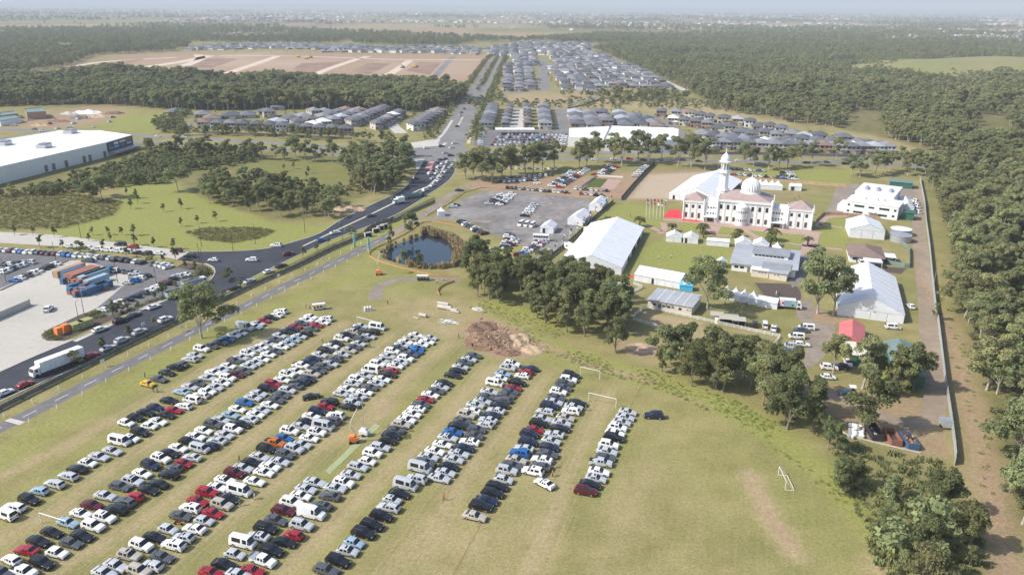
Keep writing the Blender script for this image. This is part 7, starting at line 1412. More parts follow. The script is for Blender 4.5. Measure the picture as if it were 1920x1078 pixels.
heap('dirt_heap', 'broad brown soil heap with dry rubble beside the third row end', 918, 640, 8, 8, 1.7, 'dirt_heap', 1); heap('dirt_heap', 'reddish soil heap nearest the copse', 905, 615, 5, 6, 1.4, 'dirt_heap', 2); heap('sand_heap', 'pale sand heap right of the brown soil heap', 972, 637, 4, 5.5, 1.4, 'sand_heap', 3); heap('sand_heap', 'small tan heap at the start of the dirt path', 1000, 656, 4, 3.5, 1.0, 'sand_heap', 4); heap('dirt_heap', 'low dark soil heap below the sand', 948, 660, 5, 3, .9, 'dirt_heap', 5); heap('gravel_heap', 'small grey gravel heap at the edge of the copse', 897, 580, 2.5, 1.6, .9, 'concrete', 6); heap('rock_heap', 'pale sandstone rubble below the curving road clump', 655, 392, 9, 6, 2.0, 'sand_heap', 7); heap('gravel_heap', 'pale mound beside the shed yard', 1205, 652, 5, 4, .5, 'sand_heap', 8)
chunk = MB(); chunk.lathe([(.25, -.1), (.45, .1), (.3, .35), (.05, .42)], 6); stick = MB(); stick.tube([(-1.1, 0, .15), (.2, .1, .5), (1.2, -.1, .3)], [.05, .04, .02], 4)
source('rubble', [chunk.mesh('clod', M['dirt_heap']), chunk.mesh('clod', M['sand_heap']), stick.mesh('stick', M['bark_pale'])])
rb = fill([(868, 618), (905, 595), (950, 612), (985, 650), (950, 666), (905, 655)], .75, .5, 41); hz_ = np.clip(1.5 * (1 - ((rb[:, 0] - G(918, 640).x) / 8) ** 2 - ((rb[:, 1] - G(918, 640).y) / 8) ** 2), 0, 1.2) * .75; rb[:, 2] = hz_
scatter('rubble', 'rubble', rb, np.random.default_rng(4).uniform(.25, .8, len(rb)), 'clods, roots and sticks strewn over the brown soil heap')
for n, (x, y, a_, b_, h_, m_) in enumerate(((150, 222, 10, 8, 3, 'concrete_dark'), (165, 212, 14, 10, 3, 'white_paint'), (110, 228, 12, 6, 2, 'dirt_heap'), (185, 219, 14, 8, 3, 'sand_heap'), (75, 236, 9, 5, 2, 'sand_heap'), (215, 213, 10, 8, 2.5, 'dirt_heap'), (130, 214, 9, 6, 2.5, 'concrete'))): heap('stock_heap', f'loose material heap in the depot yard, {ordn(n + 1)} counted', x, y, a_, b_, h_, m_, 20 + n)
# people
def person_mesh(seed, stride):
    g = random.Random(seed)
    V = [(0, 0, .95), (0, 0, 1.2), (0, 0, 1.42), (0, 0, 1.52), (0.02, 0, 1.66), (0.01, 0, 1.76)]; Rr = [.16, .15, .17, .06, .10, .07]; E = [(0, 1), (1, 2), (2, 3), (3, 4), (4, 5)]
    for s in (1, -1):
        n = len(V); V += [(0, s * .19, 1.40), (.03 + .08 * s * stride, s * .25, 1.12), (.10 + .12 * s * stride, s * .25, .88)]; Rr += [.06, .048, .035]; E += [(2, n), (n, n + 1), (n + 1, n + 2)]
        n = len(V); V += [(0, s * .10, .88), (-.16 * s * stride + .03, s * .11, .48), (-.30 * s * stride, s * .11, .08), (-.30 * s * stride + .16, s * .11, .05)]; Rr += [.10, .07, .05, .045]; E += [(0, n), (n, n + 1), (n + 1, n + 2), (n + 2, n + 3)]
    me = bpy.data.meshes.new('body'); me.from_pydata(V, E, []); o = bpy.data.objects.new('body_source', me); COL.objects.link(o); sk = o.modifiers.new('skin', 'SKIN'); o.modifiers.new('sub', 'SUBSURF').levels = 1
    for i, r_ in enumerate(Rr): me.skin_vertices[0].data[i].radius = (r_, r_ * (1.15 if i in (2, 0) else 1))
    me.skin_vertices[0].data[0].use_root = True
    dg = bpy.context.evaluated_depsgraph_get(); out = bpy.data.meshes.new_from_object(o.evaluated_get(dg)); bpy.data.objects.remove(o)
    return out
PB = [person_mesh(i, st) for i, st in enumerate((0.15, 0.9, -0.7))]
_pm = {}
def person(px, py, top, legs, label, rz=0, k=0):
    key = (top, legs, k)
    if key not in _pm:
        me = PB[k].copy(); me.materials.clear()
        for n in ('skin', top, legs, 'cloth_black'): me.materials.append(M[n])
        for p in me.polygons: z, y = p.center.z, abs(p.center.y); p.material_index = 3 if z > 1.71 else (0 if z > 1.47 or (y > .2 and z < 1.0) else (1 if z > .9 else (2 if z > .12 else 3)))
        me.shade_smooth(); _pm[key] = me
    tag(ob('person', _pm[key], None, G(px, py), R(rz)), label, 'person')
cb, cw, co, cn = 'cloth_black', 'cloth_white', 'cloth_orange', 'cloth_navy'
PPL = [(832, 938, co, cb, 'person in orange vest walking alone on the empty lane', 90, 1), (1036, 893, co, cb, 'person in orange vest directing cars below the seventh row', 180, 0), (1037, 877, cn, cn, 'person in navy clothes beside the white wagon, seventh row', 180, 0), (478, 936, cw, cw, 'person in long white robe beside the minibus', 200, 0), (450, 948, 'cloth_teal', 'cloth_beige', 'person in teal top walking into the lane', 150, 1), (449, 865, 'cloth_maroon', cb, 'person in maroon top behind the fourth row', 20, 1), (605, 642, 'cloth_beige', cb, 'person walking between second and third rows', 80, 1), (689, 651, cw, cb, 'person in white shirt at the end of the third row', 0, 0), (693, 652, cb, cb, 'person in black clothes at the end of the third row', 40, 1),
    (727, 571, cb, cb, 'person in black alone on the grass near the gravel path', 0, 1), (574, 579, 'cloth_maroon', 'cloth_maroon', 'person in maroon left of the passenger buggy', 10, 0), (581, 580, 'cloth_maroon', cb, 'second person in maroon beside the passenger buggy', 30, 1), (820, 532, cw, cb, 'person in white crouched by the curved orange barrier', 10, 2), (833, 527, cw, cb, 'person in white walking on the gravel path', 180, 1), (860, 634, cb, cb, 'person in dark clothes left of the soil heap', 0, 1), (886, 652, cb, cb, 'person in black below the soil heap', 90, 0), (288, 735, cb, cb, 'person in black beside the yellow car', 0, 1), (295, 736, 'cloth_beige', cn, 'person in beige beside the yellow car', 0, 0), (272, 708, 'cloth_beige', cb, 'person behind the yellow car', 0, 0), (277, 727, cw, cw, 'person in white at the front of the yellow car', 0, 0), (1098, 770, 'cloth_teal', 'cloth_teal', 'person in green by the seventh row goal', 0, 1),
    (1455, 553, cw, cw, 'person in white on the dark bare patch', 0, 0), (1461, 554, cb, cb, 'person in black on the dark bare patch', 0, 0), (1359, 573, cb, cb, 'person in black beside the peaked stalls', 0, 1), (1400, 574, cb, cn, 'person in dark clothes in front of the peaked stalls', 0, 0), (1235, 486, cw, cb, 'person in white top on the central lawn, left one', 0, 0), (1258, 484, cw, cb, 'person in white top on the central lawn, right one', 0, 0), (1182, 407, cn, cb, 'person on the lawn left of the flagpoles', 0, 0), (1498, 372, cb, cb, 'person in black on the lawn behind the mosque', 0, 0), (1490, 375, cb, cb, 'second person in black behind the mosque', 0, 1), (967, 412, cb, cb, 'person in black on the gravel lot by the short file', 0, 0), (1012, 411, 'yellow', cb, 'person in yellow vest on the gravel lot', 0, 0), (1032, 375, co, cb, 'person in orange beside the tan bank', 0, 1), (1036, 376, cw, cb, 'person in white beside the tan bank', 0, 0), (1062, 427, cb, cb, 'person by the lower flag-fence tent', 0, 0)]
for a in PPL: person(*a)
bk = thing('motorcycle', 'red motorcycle parked behind the fourth row', 'motorcycle', G(335, 984), R(-10))
mb = MB(); mb.loft([[(-.6, -.12, .6), (.5, -.12, .6), (.5, .12, .6), (-.6, .12, .6)], [(-.7, -.1, .85), (.4, -.1, 1.0), (.4, .1, 1.0), (-.7, .1, .85)]]); mb.build('frame', PAINT['R'][1], bk); mb = MB(); mb.box(-.6, -.05, -.14, .14, .86, .95); mb.build('seat', M['rubber'], bk); mb = MB(); mb.tube([(.45, -.35, 1.1), (.5, 0, 1.02), (.45, .35, 1.1)], .03, 5); mb.build('handlebar', M['metal_dark'], bk)
for x in (-.7, .7): mb = MB(); mb.lathe([(.22, -.06), (.31, -.05), (.31, .05), (.22, .06)], 12); mb.v = [(a, c, b) for a, b, c in mb.v]; mb.build('wheel', M['rubber'], bk, loc=(x, 0, .31))
# trucks
def truck(label, px, py, rz, L_, body, H=3.7, open_top=False, cab='white_paint', name='lorry', cargo=None):
    t = thing(name, label, 'truck', G(px, py), R(rz)); cabL = 1.9; x1 = L_ / 2
    mb = MB(); mb.loft([[(x1 - cabL, -1.1, .5), (x1 - cabL, 1.1, .5), (x1 - cabL, 1.1, 2.7), (x1 - cabL, -1.1, 2.7)], [(x1 - .5, -1.1, .5), (x1 - .5, 1.1, .5), (x1 - .5, 1.05, 2.6), (x1 - .5, -1.05, 2.6)], [(x1, -1.08, .5), (x1, 1.08, .5), (x1, 1.05, 1.5), (x1, -1.05, 1.5)]]); mb.build('cab', M[cab], t)
    mb = MB(); mb.quad((x1 - .04, -.98, 1.6), (x1 - .04, .98, 1.6), (x1 - .44, .95, 2.5), (x1 - .44, -.95, 2.5)); mb.build('windscreen', M['glass_car'], t)
    for s in (-1, 1): mb = MB(); mb.box(x1 - 1.4, x1 - .7, s * 1.11 - .01, s * 1.11 + .01, 1.55, 2.3); mb.build('side_window', M['glass_car'], t)
    mb = MB(); b0, b1 = -x1, x1 - cabL - .15
    if open_top:
        mb.box(b0, b1, -1.2, 1.2, 1.0, 1.3); mb.box(b0, b1, -1.2, -1.1, 1.3, H); mb.box(b0, b1, 1.1, 1.2, 1.3, H); mb.box(b0, b0 + .1, -1.1, 1.1, 1.3, H); mb.box(b1 - .1, b1, -1.1, 1.1, 1.3, H + .2)
    else: mb.box(b0, b1, -1.25, 1.25, .95, H)
    bx = mb.build('cargo_box', M[body], t)
    if open_top: mb = MB(); mb.box(b0 + .1, b1 - .1, -1.1, 1.1, 1.31, H - .35); mb.build('load', M[cargo or 'dirt_heap'], t)
    else:
        for k in range(1, int(L_ / 1.6)): mb = MB(); x = b0 + (b1 - b0) * k / int(L_ / 1.6); mb.box(x - .03, x + .03, -1.27, 1.27, 1.0, H + .02); mb.build('rib', M['metal'], bx)
    mb = MB(); mb.box(b0, x1 - .3, -.45, .45, .55, .9); mb.build('chassis', M['metal_dark'], t)
    for x in (x1 - 1.0, b0 + 1.0, b0 + 2.2, *( (b0 + 3.4,) if L_ > 10 else ())):
        for y in (-1.0, 1.0): mb = MB(); mb.lathe([(.35, -.16), (.5, -.14), (.5, .14), (.35, .16)], 12); mb.v = [(a, c, b) for a, b, c in mb.v]; mb.build('wheel', M['rubber'], t, loc=(x, y, .5))
    return t
truck('long white curtain-sided lorry on the new road', 109, 690, 240, 14.5, 'tent_wall', 3.9); truck('white tip truck at the yard corner, nearer one', 332, 556, 55, 8, 'container_pale', 2.6, True, cargo='mulch'); truck('white tip truck at the yard corner, farther one', 366, 536, 50, 9, 'container_pale', 2.6, True, cargo='dirt_heap')
truck('white truck leading the green car carrier on the curving road', 748, 382, 215, 6, 'white_paint', 3.4); truck('green-blue car carrier trailer on the curving road', 775, 371, 35, 13, 'teal_sheet', 2.4, True, 'green_sheet', cargo='container_blue')
ft = truck('food truck with painted turquoise side beside the stall tent', 1481, 578, -12, 7.2, 'white_paint', 3.3, name='food_truck')
for x0, x1_, m_ in ((-3.5, -2.3, 'white_paint'), (-2.2, .2, 'container_pale'), (.2, 1.3, 'turquoise')): mb = MB(); mb.quad((x0, -1.30, 1.1), (x1_, -1.30, 1.1), (x1_, -1.30, 3.1), (x0, -1.30, 3.1)); mb.build('painted_panel', M[m_], ft)
for (x, z, r_, m_) in ((-2.6, 2.2, .45, 'red_cloth'), (-1.2, 2.4, .35, 'sky_blue'), (.6, 1.6, .4, 'green_sheet')): mb = MB(); mb.poly([(x + r_ * math.cos(j * .628), -1.32, z + r_ * math.sin(j * .628)) for j in range(10)]); mb.build('painted_patch', M[m_], ft)
t = thing('coach', 'white minibus coach beside the file of coloured cars', 'bus', G(1015, 451), R(-8)); mb = MB(); mb.loft([[(-3.6, -1.1, .5), (-3.6, 1.1, .5), (-3.6, 1.1, 2.8), (-3.6, -1.1, 2.8)], [(3.2, -1.1, .5), (3.2, 1.1, .5), (3.2, 1.05, 2.8), (3.2, -1.05, 2.8)], [(3.7, -1.05, .5), (3.7, 1.05, .5), (3.6, 1.0, 1.5), (3.6, -1.0, 1.5)]]); mb.build('body', M['white_paint'], t)
for k in range(6): mb = MB(); mb.box(-3.3 + k * 1.07, -2.4 + k * 1.07, -1.14, -1.08, 1.55, 2.35); mb.build('side_window', M['glass_car'], t)
for x in (-2.2, 2.4):
    for y in (-1, 1): mb = MB(); mb.lathe([(.3, -.14), (.42, -.12), (.42, .12), (.3, .14)], 12); mb.v = [(a, c, b) for a, b, c in mb.v]; mb.build('wheel', M['rubber'], t, loc=(x, y, .42))
# containers and skips in the yard
def container(px, py, rz, L_, H, mt, label, z=0.0, W_=2.4):
    t = thing('shipping_container', label, 'container', G(px, py) + Vector((0, 0, z)), R(rz), 'containers in the yard'); mb = MB(); mb.box(-L_ / 2, L_ / 2, -W_ / 2, W_ / 2, .02, H); b = mb.build('box', M[mt], t)
    k = int(L_ / .9)
    for s in (-1, 1):
        for j in range(k): mb = MB(); x = -L_ / 2 + .3 + j * .9; mb.box(x, x + .35, s * W_ / 2 - .03, s * W_ / 2 + .04, .15, H - .15); mb.build('rib', M[mt], b)
    mb = MB(); mb.box(-L_ / 2 - .05, -L_ / 2 + .0, -W_ / 2 + .1, -.02, .15, H - .1); mb.box(-L_ / 2 - .05, -L_ / 2 + .0, .02, W_ / 2 - .1, .15, H - .1); mb.build('door', M[mt], t)
wy = crop(0, 460); CT = [(790, 275, 12, 'container_tan'), (830, 295, 9, 'container_blue'), (905, 305, 12, 'container_rust'), (960, 315, 12, 'container_rust'), (1060, 335, 12, 'container_pale'), (1110, 310, 12, 'container_blue'), (1090, 390, 9, 'container_pale'), (1080, 480, 9, 'container_blue'), (1170, 450, 6, 'container_blue')]
for n, (x, y, L_, m_) in enumerate(CT): container(*wy(x, y + 40), 68, L_, 2.6, m_, f'{m_.split("_")[1]} coloured shipping container, {ordn(n + 1)} from the west in the yard')
sk = [(640, 350, 'container_blue'), (720, 425, 'container_blue'), (755, 370, 'container_rust'), (820, 405, 'container_rust'), (845, 440, 'container_blue'), (905, 445, 'container_blue'), (950, 415, 'container_rust'), (800, 500, 'container_blue'), (800, 540, 'container_rust'), (865, 480, 'container_blue'), (935, 500, 'container_rust'), (985, 475, 'container_tan'), (860, 570, 'container_blue'), (860, 535, 'container_rust'), (935, 565, 'container_blue'), (935, 530, 'container_rust'), (1010, 440, 'container_rust'), (1195, 495, 'container_rust'), (1050, 500, 'container_blue')]
for n, (x, y, m_) in enumerate(sk):
    t = thing('pallet_bin', f'{"blue" if "blue" in m_ else "rust" if "rust" in m_ else "tan"} steel bin in the stack, {ordn(n + 1)} from the west', 'bin', G(*wy(x, y + 6)), R(68 + rnd.uniform(-5, 5)), 'steel bins in the yard')
    for z, mm in ((0, m_), (1.15, rnd.choice(['container_blue', 'container_rust', m_]))): mb = MB(); mb.box(-1.0, 1.0, -.8, .8, z + .15, z + 1.1); mb.box(-1.0, -.8, -.8, .8, z, z + .15); mb.box(.8, 1.0, -.8, .8, z, z + .15); mb.build('bin_tier', M[mm], t)
for n, (x, y) in enumerate(((111, 628), (124, 622))): t = thing('utility_cabinet', f'bright orange cabinet on the garden bed, {"left" if n == 0 else "right"} one', 'cabinet', G(x, y), R(60)); mb = MB(); mb.box(-.9, .9, -.9, .9, .1, 2.5); mb.build('housing', M['orange'], t); mb = MB(); mb.box(-1, 1, -1, 1, 0, .1); mb.build('plinth', M['concrete'], t)
for n, (x, y) in enumerate(((145, 617), (161, 611))): t = thing('utility_cabinet', f'olive green transformer box on the garden bed, {"left" if n == 0 else "right"} one', 'cabinet', G(x, y), R(60)); mb = MB(); mb.box(-1.9, 1.9, -1.3, 1.3, .1, 2.1); mb.build('housing', M['yellow_green'], t); mb = MB(); mb.box(-2, 2, -1.4, 1.4, 0, .1); mb.box(-2, 2, -1.4, 1.4, 2.1, 2.2); mb.build('lid', M['yellow_green'], t)
A_, B_ = G(-30, 610), G(57, 572); t = thing('loading_ramp', 'pale concrete loading ramp wall at the yard edge', 'ramp', A_, math.atan2(B_.y - A_.y, B_.x - A_.x)); L_ = (B_ - A_).length; mb = MB(); mb.loft([[(0, 0, 0), (0, 10, 0), (0, 10, 1.7), (0, 0, 1.7)], [(L_, 0, 0), (L_, 10, 0), (L_, 10, 1.2), (L_, 0, 1.2)]]); mb.build('ramp_deck', M['concrete_apron'], t); mb = MB(); mb.box(0, L_, -.25, -.01, 0, 2.2); mb.build('ramp_wall', M['concrete'], t)
# clutter near the sheds
for n, (x, y, m_, lab) in enumerate(((1637, 815, 'metal_dark', 'dark skip bin behind the tall bushy tree'), (1672, 825, 'container_rust', 'rusty brown skip bin, middle of three'), (1703, 832, 'container_blue', 'blue skip bin heaped with rubbish'))):
    t = thing('skip_bin', lab, 'skip bin', G(x, y), R(84)); mb = MB()
    for q in ([(-3, -1.2), (3, -1.2), (3.2, -1.25), (-3.2, -1.25)],): pass
    mb.box(-3, 3, -1.2, 1.2, .1, .2); mb.box(-3, 3, -1.25, -1.15, .2, 1.7); mb.box(-3, 3, 1.15, 1.25, .2, 1.7); mb.box(-3, -2.9, -1.15, 1.15, .2, 1.7); mb.box(2.9, 3, -1.15, 1.15, .2, 1.7); mb.build('shell', M[m_], t)
    mb = MB(); mb.box(-2.85, 2.85, -1.1, 1.1, .21, (.5, .7, 1.55)[n]); ld = mb.build('load', M['mulch'], t)
    if n != 1:
        for j in range(22): mb = MB(); x_, y_ = rnd.uniform(-2.3, 2.3), rnd.uniform(-.8, .8); s_ = rnd.uniform(.2, .5); z_ = (.5, .7, 1.55)[n]; mb.lathe([(s_ * .6, z_ - .1), (s_, z_ + s_ * .5), (s_ * .4, z_ + s_)], 6, x_, y_); mb.build('rubbish_bag', M[rnd.choice(['cloth_black', 'cloth_navy', 'container_rust', 'white_paint', 'container_tan', 'cloth_black'])], ld)
bags = []
for j in range(26):
    x, y = 1594 + (j % 6) * 4.4 + rnd.uniform(-1, 1), 805 + (j // 6) * 4 + (j % 6) * .8; mb = MB(); mb.lathe([(.4, 0), (.55, .3), (.5, .8), (.2, 1.0)], 8); z = 0 if j > 9 else .8
    tag(mb.build('bulk_bag', M['white_paint' if j % 3 else 'metal'], None, 40, G(x, y) + Vector((0, 0, z if rnd.random() < .5 else 0))), f'white bulk bag in the heap beside the skips, {ordn(j + 1)} counted', 'bag', 'bulk bags beside the skips')
fence('kerb_wall', 'pale block edging below the skip bins', [(1555, 795), (1590, 818), (1630, 828), (1680, 840), (1725, 850)], .5, 3.0, (), 'concrete', panel='concrete')
t = thing('tractor', 'blue tractor with white canopy on the bare yard', 'tractor', G(1593, 741), R(165)); mb = MB(); mb.box(-1.0, 1.5, -.45, .45, .8, 1.5); mb.box(.2, 1.5, -.4, .4, 1.5, 1.75); mb.build('bonnet', M['container_blue'], t); mb = MB(); mb.box(-1.3, .4, -.9, .9, 2.6, 2.72); mb.build('canopy', M['white_paint'], t); mb = MB(); mb.box(-.9, -.3, -.35, .35, 1.5, 1.9); mb.build('seat', M['rubber'], t)
for x, y in ((-1.2, -.8), (-1.2, .8), (.3, -.8), (.3, .8)): mb = MB(); mb.tube([(x, y, 1.3), (x, y, 2.6)], .05, 5); mb.build('canopy_post', M['metal_dark'], t)
for x, r_ in ((-.8, .75), (1.2, .45)):
    for y in (-.85, .85): mb = MB(); mb.lathe([(r_ * .6, -.2), (r_, -.17), (r_, .17), (r_ * .6, .2)], 14); mb.v = [(a, c, b) for a, b, c in mb.v]; w_ = mb.build('wheel', M['rubber'], t, loc=(x, y, r_)); m2 = MB(); m2.poly([(r_ * .5 * math.cos(j * .628), -.21, r_ * .5 * math.sin(j * .628)) for j in range(10)]); m2.build('rim', M['white_paint'], w_)
mb = MB(); mb.box(2.2, 2.9, -1, 1, .2, .8); mb.tube([(.8, -.6, 1.4), (2.3, -.6, .6)], .07, 5); mb.tube([(.8, .6, 1.4), (2.3, .6, .6)], .07, 5); mb.build('loader_bucket', M['container_blue'], t)
t = thing('box_trailer', 'grey box trailer against the boundary fence', 'trailer', G(1772, 800), R(85)); mb = MB(); mb.box(-1.5, 1.5, -1.1, 1.1, .5, 2.0); mb.build('box', M['metal'], t); mb = MB(); mb.box(-1.5, -.2, -1.12, 1.12, 2.0, 2.1); mb.build('lid', M['grey_roof_dark'], t)
for y in (-1.15, 1.15): mb = MB(); mb.lathe([(.25, -.1), (.35, -.09), (.35, .09), (.25, .1)], 10); mb.v = [(a, c, b) for a, b, c in mb.v]; mb.build('wheel', M['rubber'], t, loc=(0, y, .35))
for n, (x, y, w_, d_) in enumerate(((1343, 600, 4, 4), (1365, 606, 6, 5), (1384, 610, 4, 4))):
    t = thing('shade_shelter', f'khaki canvas shelter beside the demountable, {ordn(n + 1)} from the round gum', 'shelter', G(x, y), R(-12), 'canvas shelters'); mb = MB(); gable(mb, -w_ / 2, w_ / 2, -d_ / 2, d_ / 2, 2.3, .5, .1, 'x'); mb.build('canopy', M['canvas'], t); mb = MB(); mb.quad((w_ / 2, -d_ / 2, 0), (w_ / 2, d_ / 2, 0), (w_ / 2, d_ / 2, 2.3), (w_ / 2, -d_ / 2, 2.3)); mb.quad((-w_ / 2, d_ / 2, 0), (w_ / 2, d_ / 2, 0), (w_ / 2, d_ / 2, 2.3), (-w_ / 2, d_ / 2, 2.3)); mb.build('side_cloth', M['canvas'], t)
    for sx in (-1, 1): mb = MB(); mb.tube([(sx * w_ / 2, -d_ / 2, 0), (sx * w_ / 2, -d_ / 2, 2.3)], .05, 5); mb.build('pole', M['metal'], t)
t = thing('water_drum', 'cream poly water tank beside the paddock fence', 'tank', G(1345, 606)); mb = MB(); mb.lathe([(.9, 0), (.9, 1.7), (.5, 2.0), (.1, 2.05)], 14); mb.build('tank', M['cream_wall'], t, 40); mb = MB(); mb.lathe([(.2, 2.0), (.2, 2.15)], 8); mb.build('cap', M['rubber'], t)
for n in range(9):
    p = G(1454 + rnd.uniform(0, 20), 683 + rnd.uniform(-5, 5)); mb = MB(); mb.box(-.7, .7, -.4, .4, 0, .7); mb.tube([(-.5, 0, .7), (.2, .2, 1.5)], .08, 5); tag(mb.build('machine_part', M[('yellow', 'orange', 'cloth_black', 'yellow')[n % 4]], None, None, p, rnd.random() * 6), f'yellow and orange machinery piece in the yard pile, {ordn(n + 1)} counted', 'machinery', 'machinery pile')
t = thing('caravan', 'white site caravan at the fence end of the largest marquee', 'caravan', G(1104, 438), R(-60)); mb = MB(); mb.box(-2.6, 2.6, -1.2, 1.2, .4, 2.7); mb.build('body', M['cream_wall'], t); mb = MB(); mb.box(-1, .2, -1.24, -1.2, 1.4, 2.1); mb.build('window', M['glass_car'], t)
t = thing('caravan', 'white site caravan beside the middle of the largest marquee', 'caravan', G(1068, 468), R(-60)); mb = MB(); mb.box(-2.6, 2.6, -1.2, 1.2, .4, 2.7); mb.build('body', M['white_paint'], t); mb = MB(); mb.box(-1, .2, -1.24, -1.2, 1.4, 2.1); mb.build('window', M['glass_car'], t)
cone = (lambda m: (m.lathe([(.28, 0), (.28, .05), (.16, .06), (.03, .75)], 8), m.mesh('traffic_cone', M['orange']))[1])(MB())
for n in range(30): a_, b_ = ((1036, 380), (965, 430)) if n < 12 else (((1078, 380), (1022, 428)) if n < 24 else ((1725, 510), (1742, 560))); u = (n % 12) / (11 if n < 24 else 5) + rnd.uniform(-.02, .02); p = G(a_[0] + (b_[0] - a_[0]) * u, a_[1] + (b_[1] - a_[1]) * u); tag(ob('traffic_cone', cone, None, p), f'orange traffic cone, {ordn(n % 12 + 1)} from the far end of its {ordn(n // 12 + 1)} line', 'cone', 'traffic cones')
for n, (x, y, lab) in enumerate(((270, 617 + 0, 'by the lone gum'), (341, 622, 'beside the lone gum on the verge'), (194, 688, 'near the white lorry'), (523, 525, 'uphill on the path verge'), (605, 493, 'near the buggy path'))):
    t = thing('notice_board', f'small white notice board {lab}', 'sign', G(x, y), R(60)); mb = MB(); mb.tube([(0, 0, 0), (0, 0, 1.4)], .05, 5); mb.build('post', M['metal'], t); mb = MB(); mb.box(-.6, .6, -.03, .03, 1.3, 2.3); mb.build('board', M['white_paint'], t)
t = thing('communication_mast', 'thin tall mast rising over the far estate', 'mast', G(818, 84)); mb = MB(); mb.tube([(0, 0, 0), (0, 0, 42)], [.9, .5], 6); mb.build('pole', M['metal'], t); mb = MB(); mb.lathe([(1.4, 38), (1.4, 42)], 8); mb.build('antenna', M['metal'], t)
for n, (a, b) in enumerate((((1106, 925), (1182, 762)), ((1179, 762), (1213, 700)), ((905, 965), (1082, 690)), ((905, 968), (845, 1078)))):
    A_, B_ = G(*a), G(*b); t = thing('guide_rope', f'orange guide rope on the grass, {ordn(n + 1)} of the field lines', 'rope', A_); mb = MB(); d = B_ - A_; mb.tube([(0, 0, .5), d * .5 + Vector((0, 0, .42)), d + Vector((0, 0, .5))], .035, 4); mb.build('rope', M['barrier_orange'], t)
    for u in (0, .5, 1): mb = MB(); mb.tube([d * u, d * u + Vector((0, 0, .6))], .03, 4); mb.build('peg', M['white_paint'], t)
# ================================================================ FAR COUNTRY
g7 = np.random.default_rng(77)
def vnoise(x, y, s, seed):
    """smooth value noise"""
    gr = np.random.default_rng(seed).random((256, 256)); u, v = x / s, y / s; i, j = np.floor(u).astype(int), np.floor(v).astype(int); fu, fv = u - i, v - j; fu, fv = fu * fu * (3 - 2 * fu), fv * fv * (3 - 2 * fv); h = lambda a, b: gr[a % 256, b % 256]
    return (h(i, j) * (1 - fu) + h(i + 1, j) * fu) * (1 - fv) + (h(i, j + 1) * (1 - fu) + h(i + 1, j + 1) * fu) * fv
def wedge(n, d0, d1, pw):
    d = (d0 ** (1 - pw) + g7.random(n) * (d1 ** (1 - pw) - d0 ** (1 - pw))) ** (1 / (1 - pw)); a = g7.uniform(-.70, .70, n); return a * d, d
EXC = [GG(p) for p in ([(120, 128), (180, 104), (380, 97), (620, 99), (930, 104), (918, 134), (884, 164), (740, 148), (520, 140), (300, 136)], [(925, 175), (945, 130), (905, 90), (1000, 78), (1115, 84), (1205, 133), (1290, 172)], [(340, 98), (500, 94), (690, 100), (910, 106), (910, 88), (690, 86), (500, 82), (360, 86)], [(515, 47), (780, 53), (1010, 60), (1135, 60), (1100, 70), (960, 77), (700, 62), (540, 56)], [(150, 41), (280, 39), (290, 47), (160, 52)], [(1700, 120), (1780, 110), (1960, 125), (1960, 142), (1800, 130)])]
def out_of(x, y):
    k = np.ones(len(x), bool)
    for P_ in EXC: k &= ~inside(P_, x, y)
    return k
# belts of trees between the building site and the far suburbs
tb = []
for poly, st_, sd in (([(-200, 150), (60, 136), (130, 126), (190, 104), (330, 97), (360, 88), (300, 78), (0, 88), (-200, 100)], 11, 1), ([(0, 86), (300, 78), (520, 84), (640, 82), (640, 76), (300, 66), (0, 68)], 14, 2), ([(640, 82), (760, 88), (860, 88), (890, 80), (700, 73), (620, 72)], 12, 3), ([(1000, 78), (1130, 82), (1250, 80), (1300, 70), (1130, 66), (980, 70)], 13, 4)):
    tb.append(fill(poly, st_, .48, sd))
tb = np.concatenate(tb); kx = out_of(tb[:, 0], tb[:, 1]); dens = vnoise(tb[:, 0], tb[:, 1], 90, 4) > .30; tb = tb[kx & dens]
scatter('far_forest', 'low', tb, g7.uniform(.6, 1.2, len(tb)), 'hazy tree belts between the building site and far suburbs')
x, y = wedge(26000, 2300, 15000, 1.75); nz = vnoise(x, y, 420, 9) * .6 + vnoise(x, y, 1300, 10) * .4
k = out_of(x, y) & ((nz + g7.normal(0, .06, len(x)) > .44) & (vno(x, y, 700, 51) < .68) & (vno(x, y, 600, 52) < .72)); x, y = x[k], y[k]
scatter('far_forest', 'low', np.column_stack([x, y, np.zeros(len(x))]), g7.uniform(.7, 1.3, len(x)) * (1 + np.clip((np.hypot(x, y) - 3500) / 9000, 0, 1.2)), 'bluish tree cover of the plain reaching to the horizon')
x, y = wedge(15000, 2100, 13000, 1.7); nz = vnoise(x, y, 420, 9) * .6 + vnoise(x, y, 1300, 10) * .4
sub = vnoise(x, y, 900, 12); k = out_of(x, y) & (nz < .56) & (sub + g7.normal(0, .05, len(x)) > .48) & ~inside(GG(FOREST_R), x, y); x, y = x[k], y[k]
scatter('far_suburb', 'suburb', np.column_stack([x, y, np.zeros(len(x))]), g7.uniform(.9, 1.35, len(x)) * (1 + np.clip((np.hypot(x, y) - 3000) / 7000, 0, 1)), 'tiny tiled and white roofs of far suburbs')
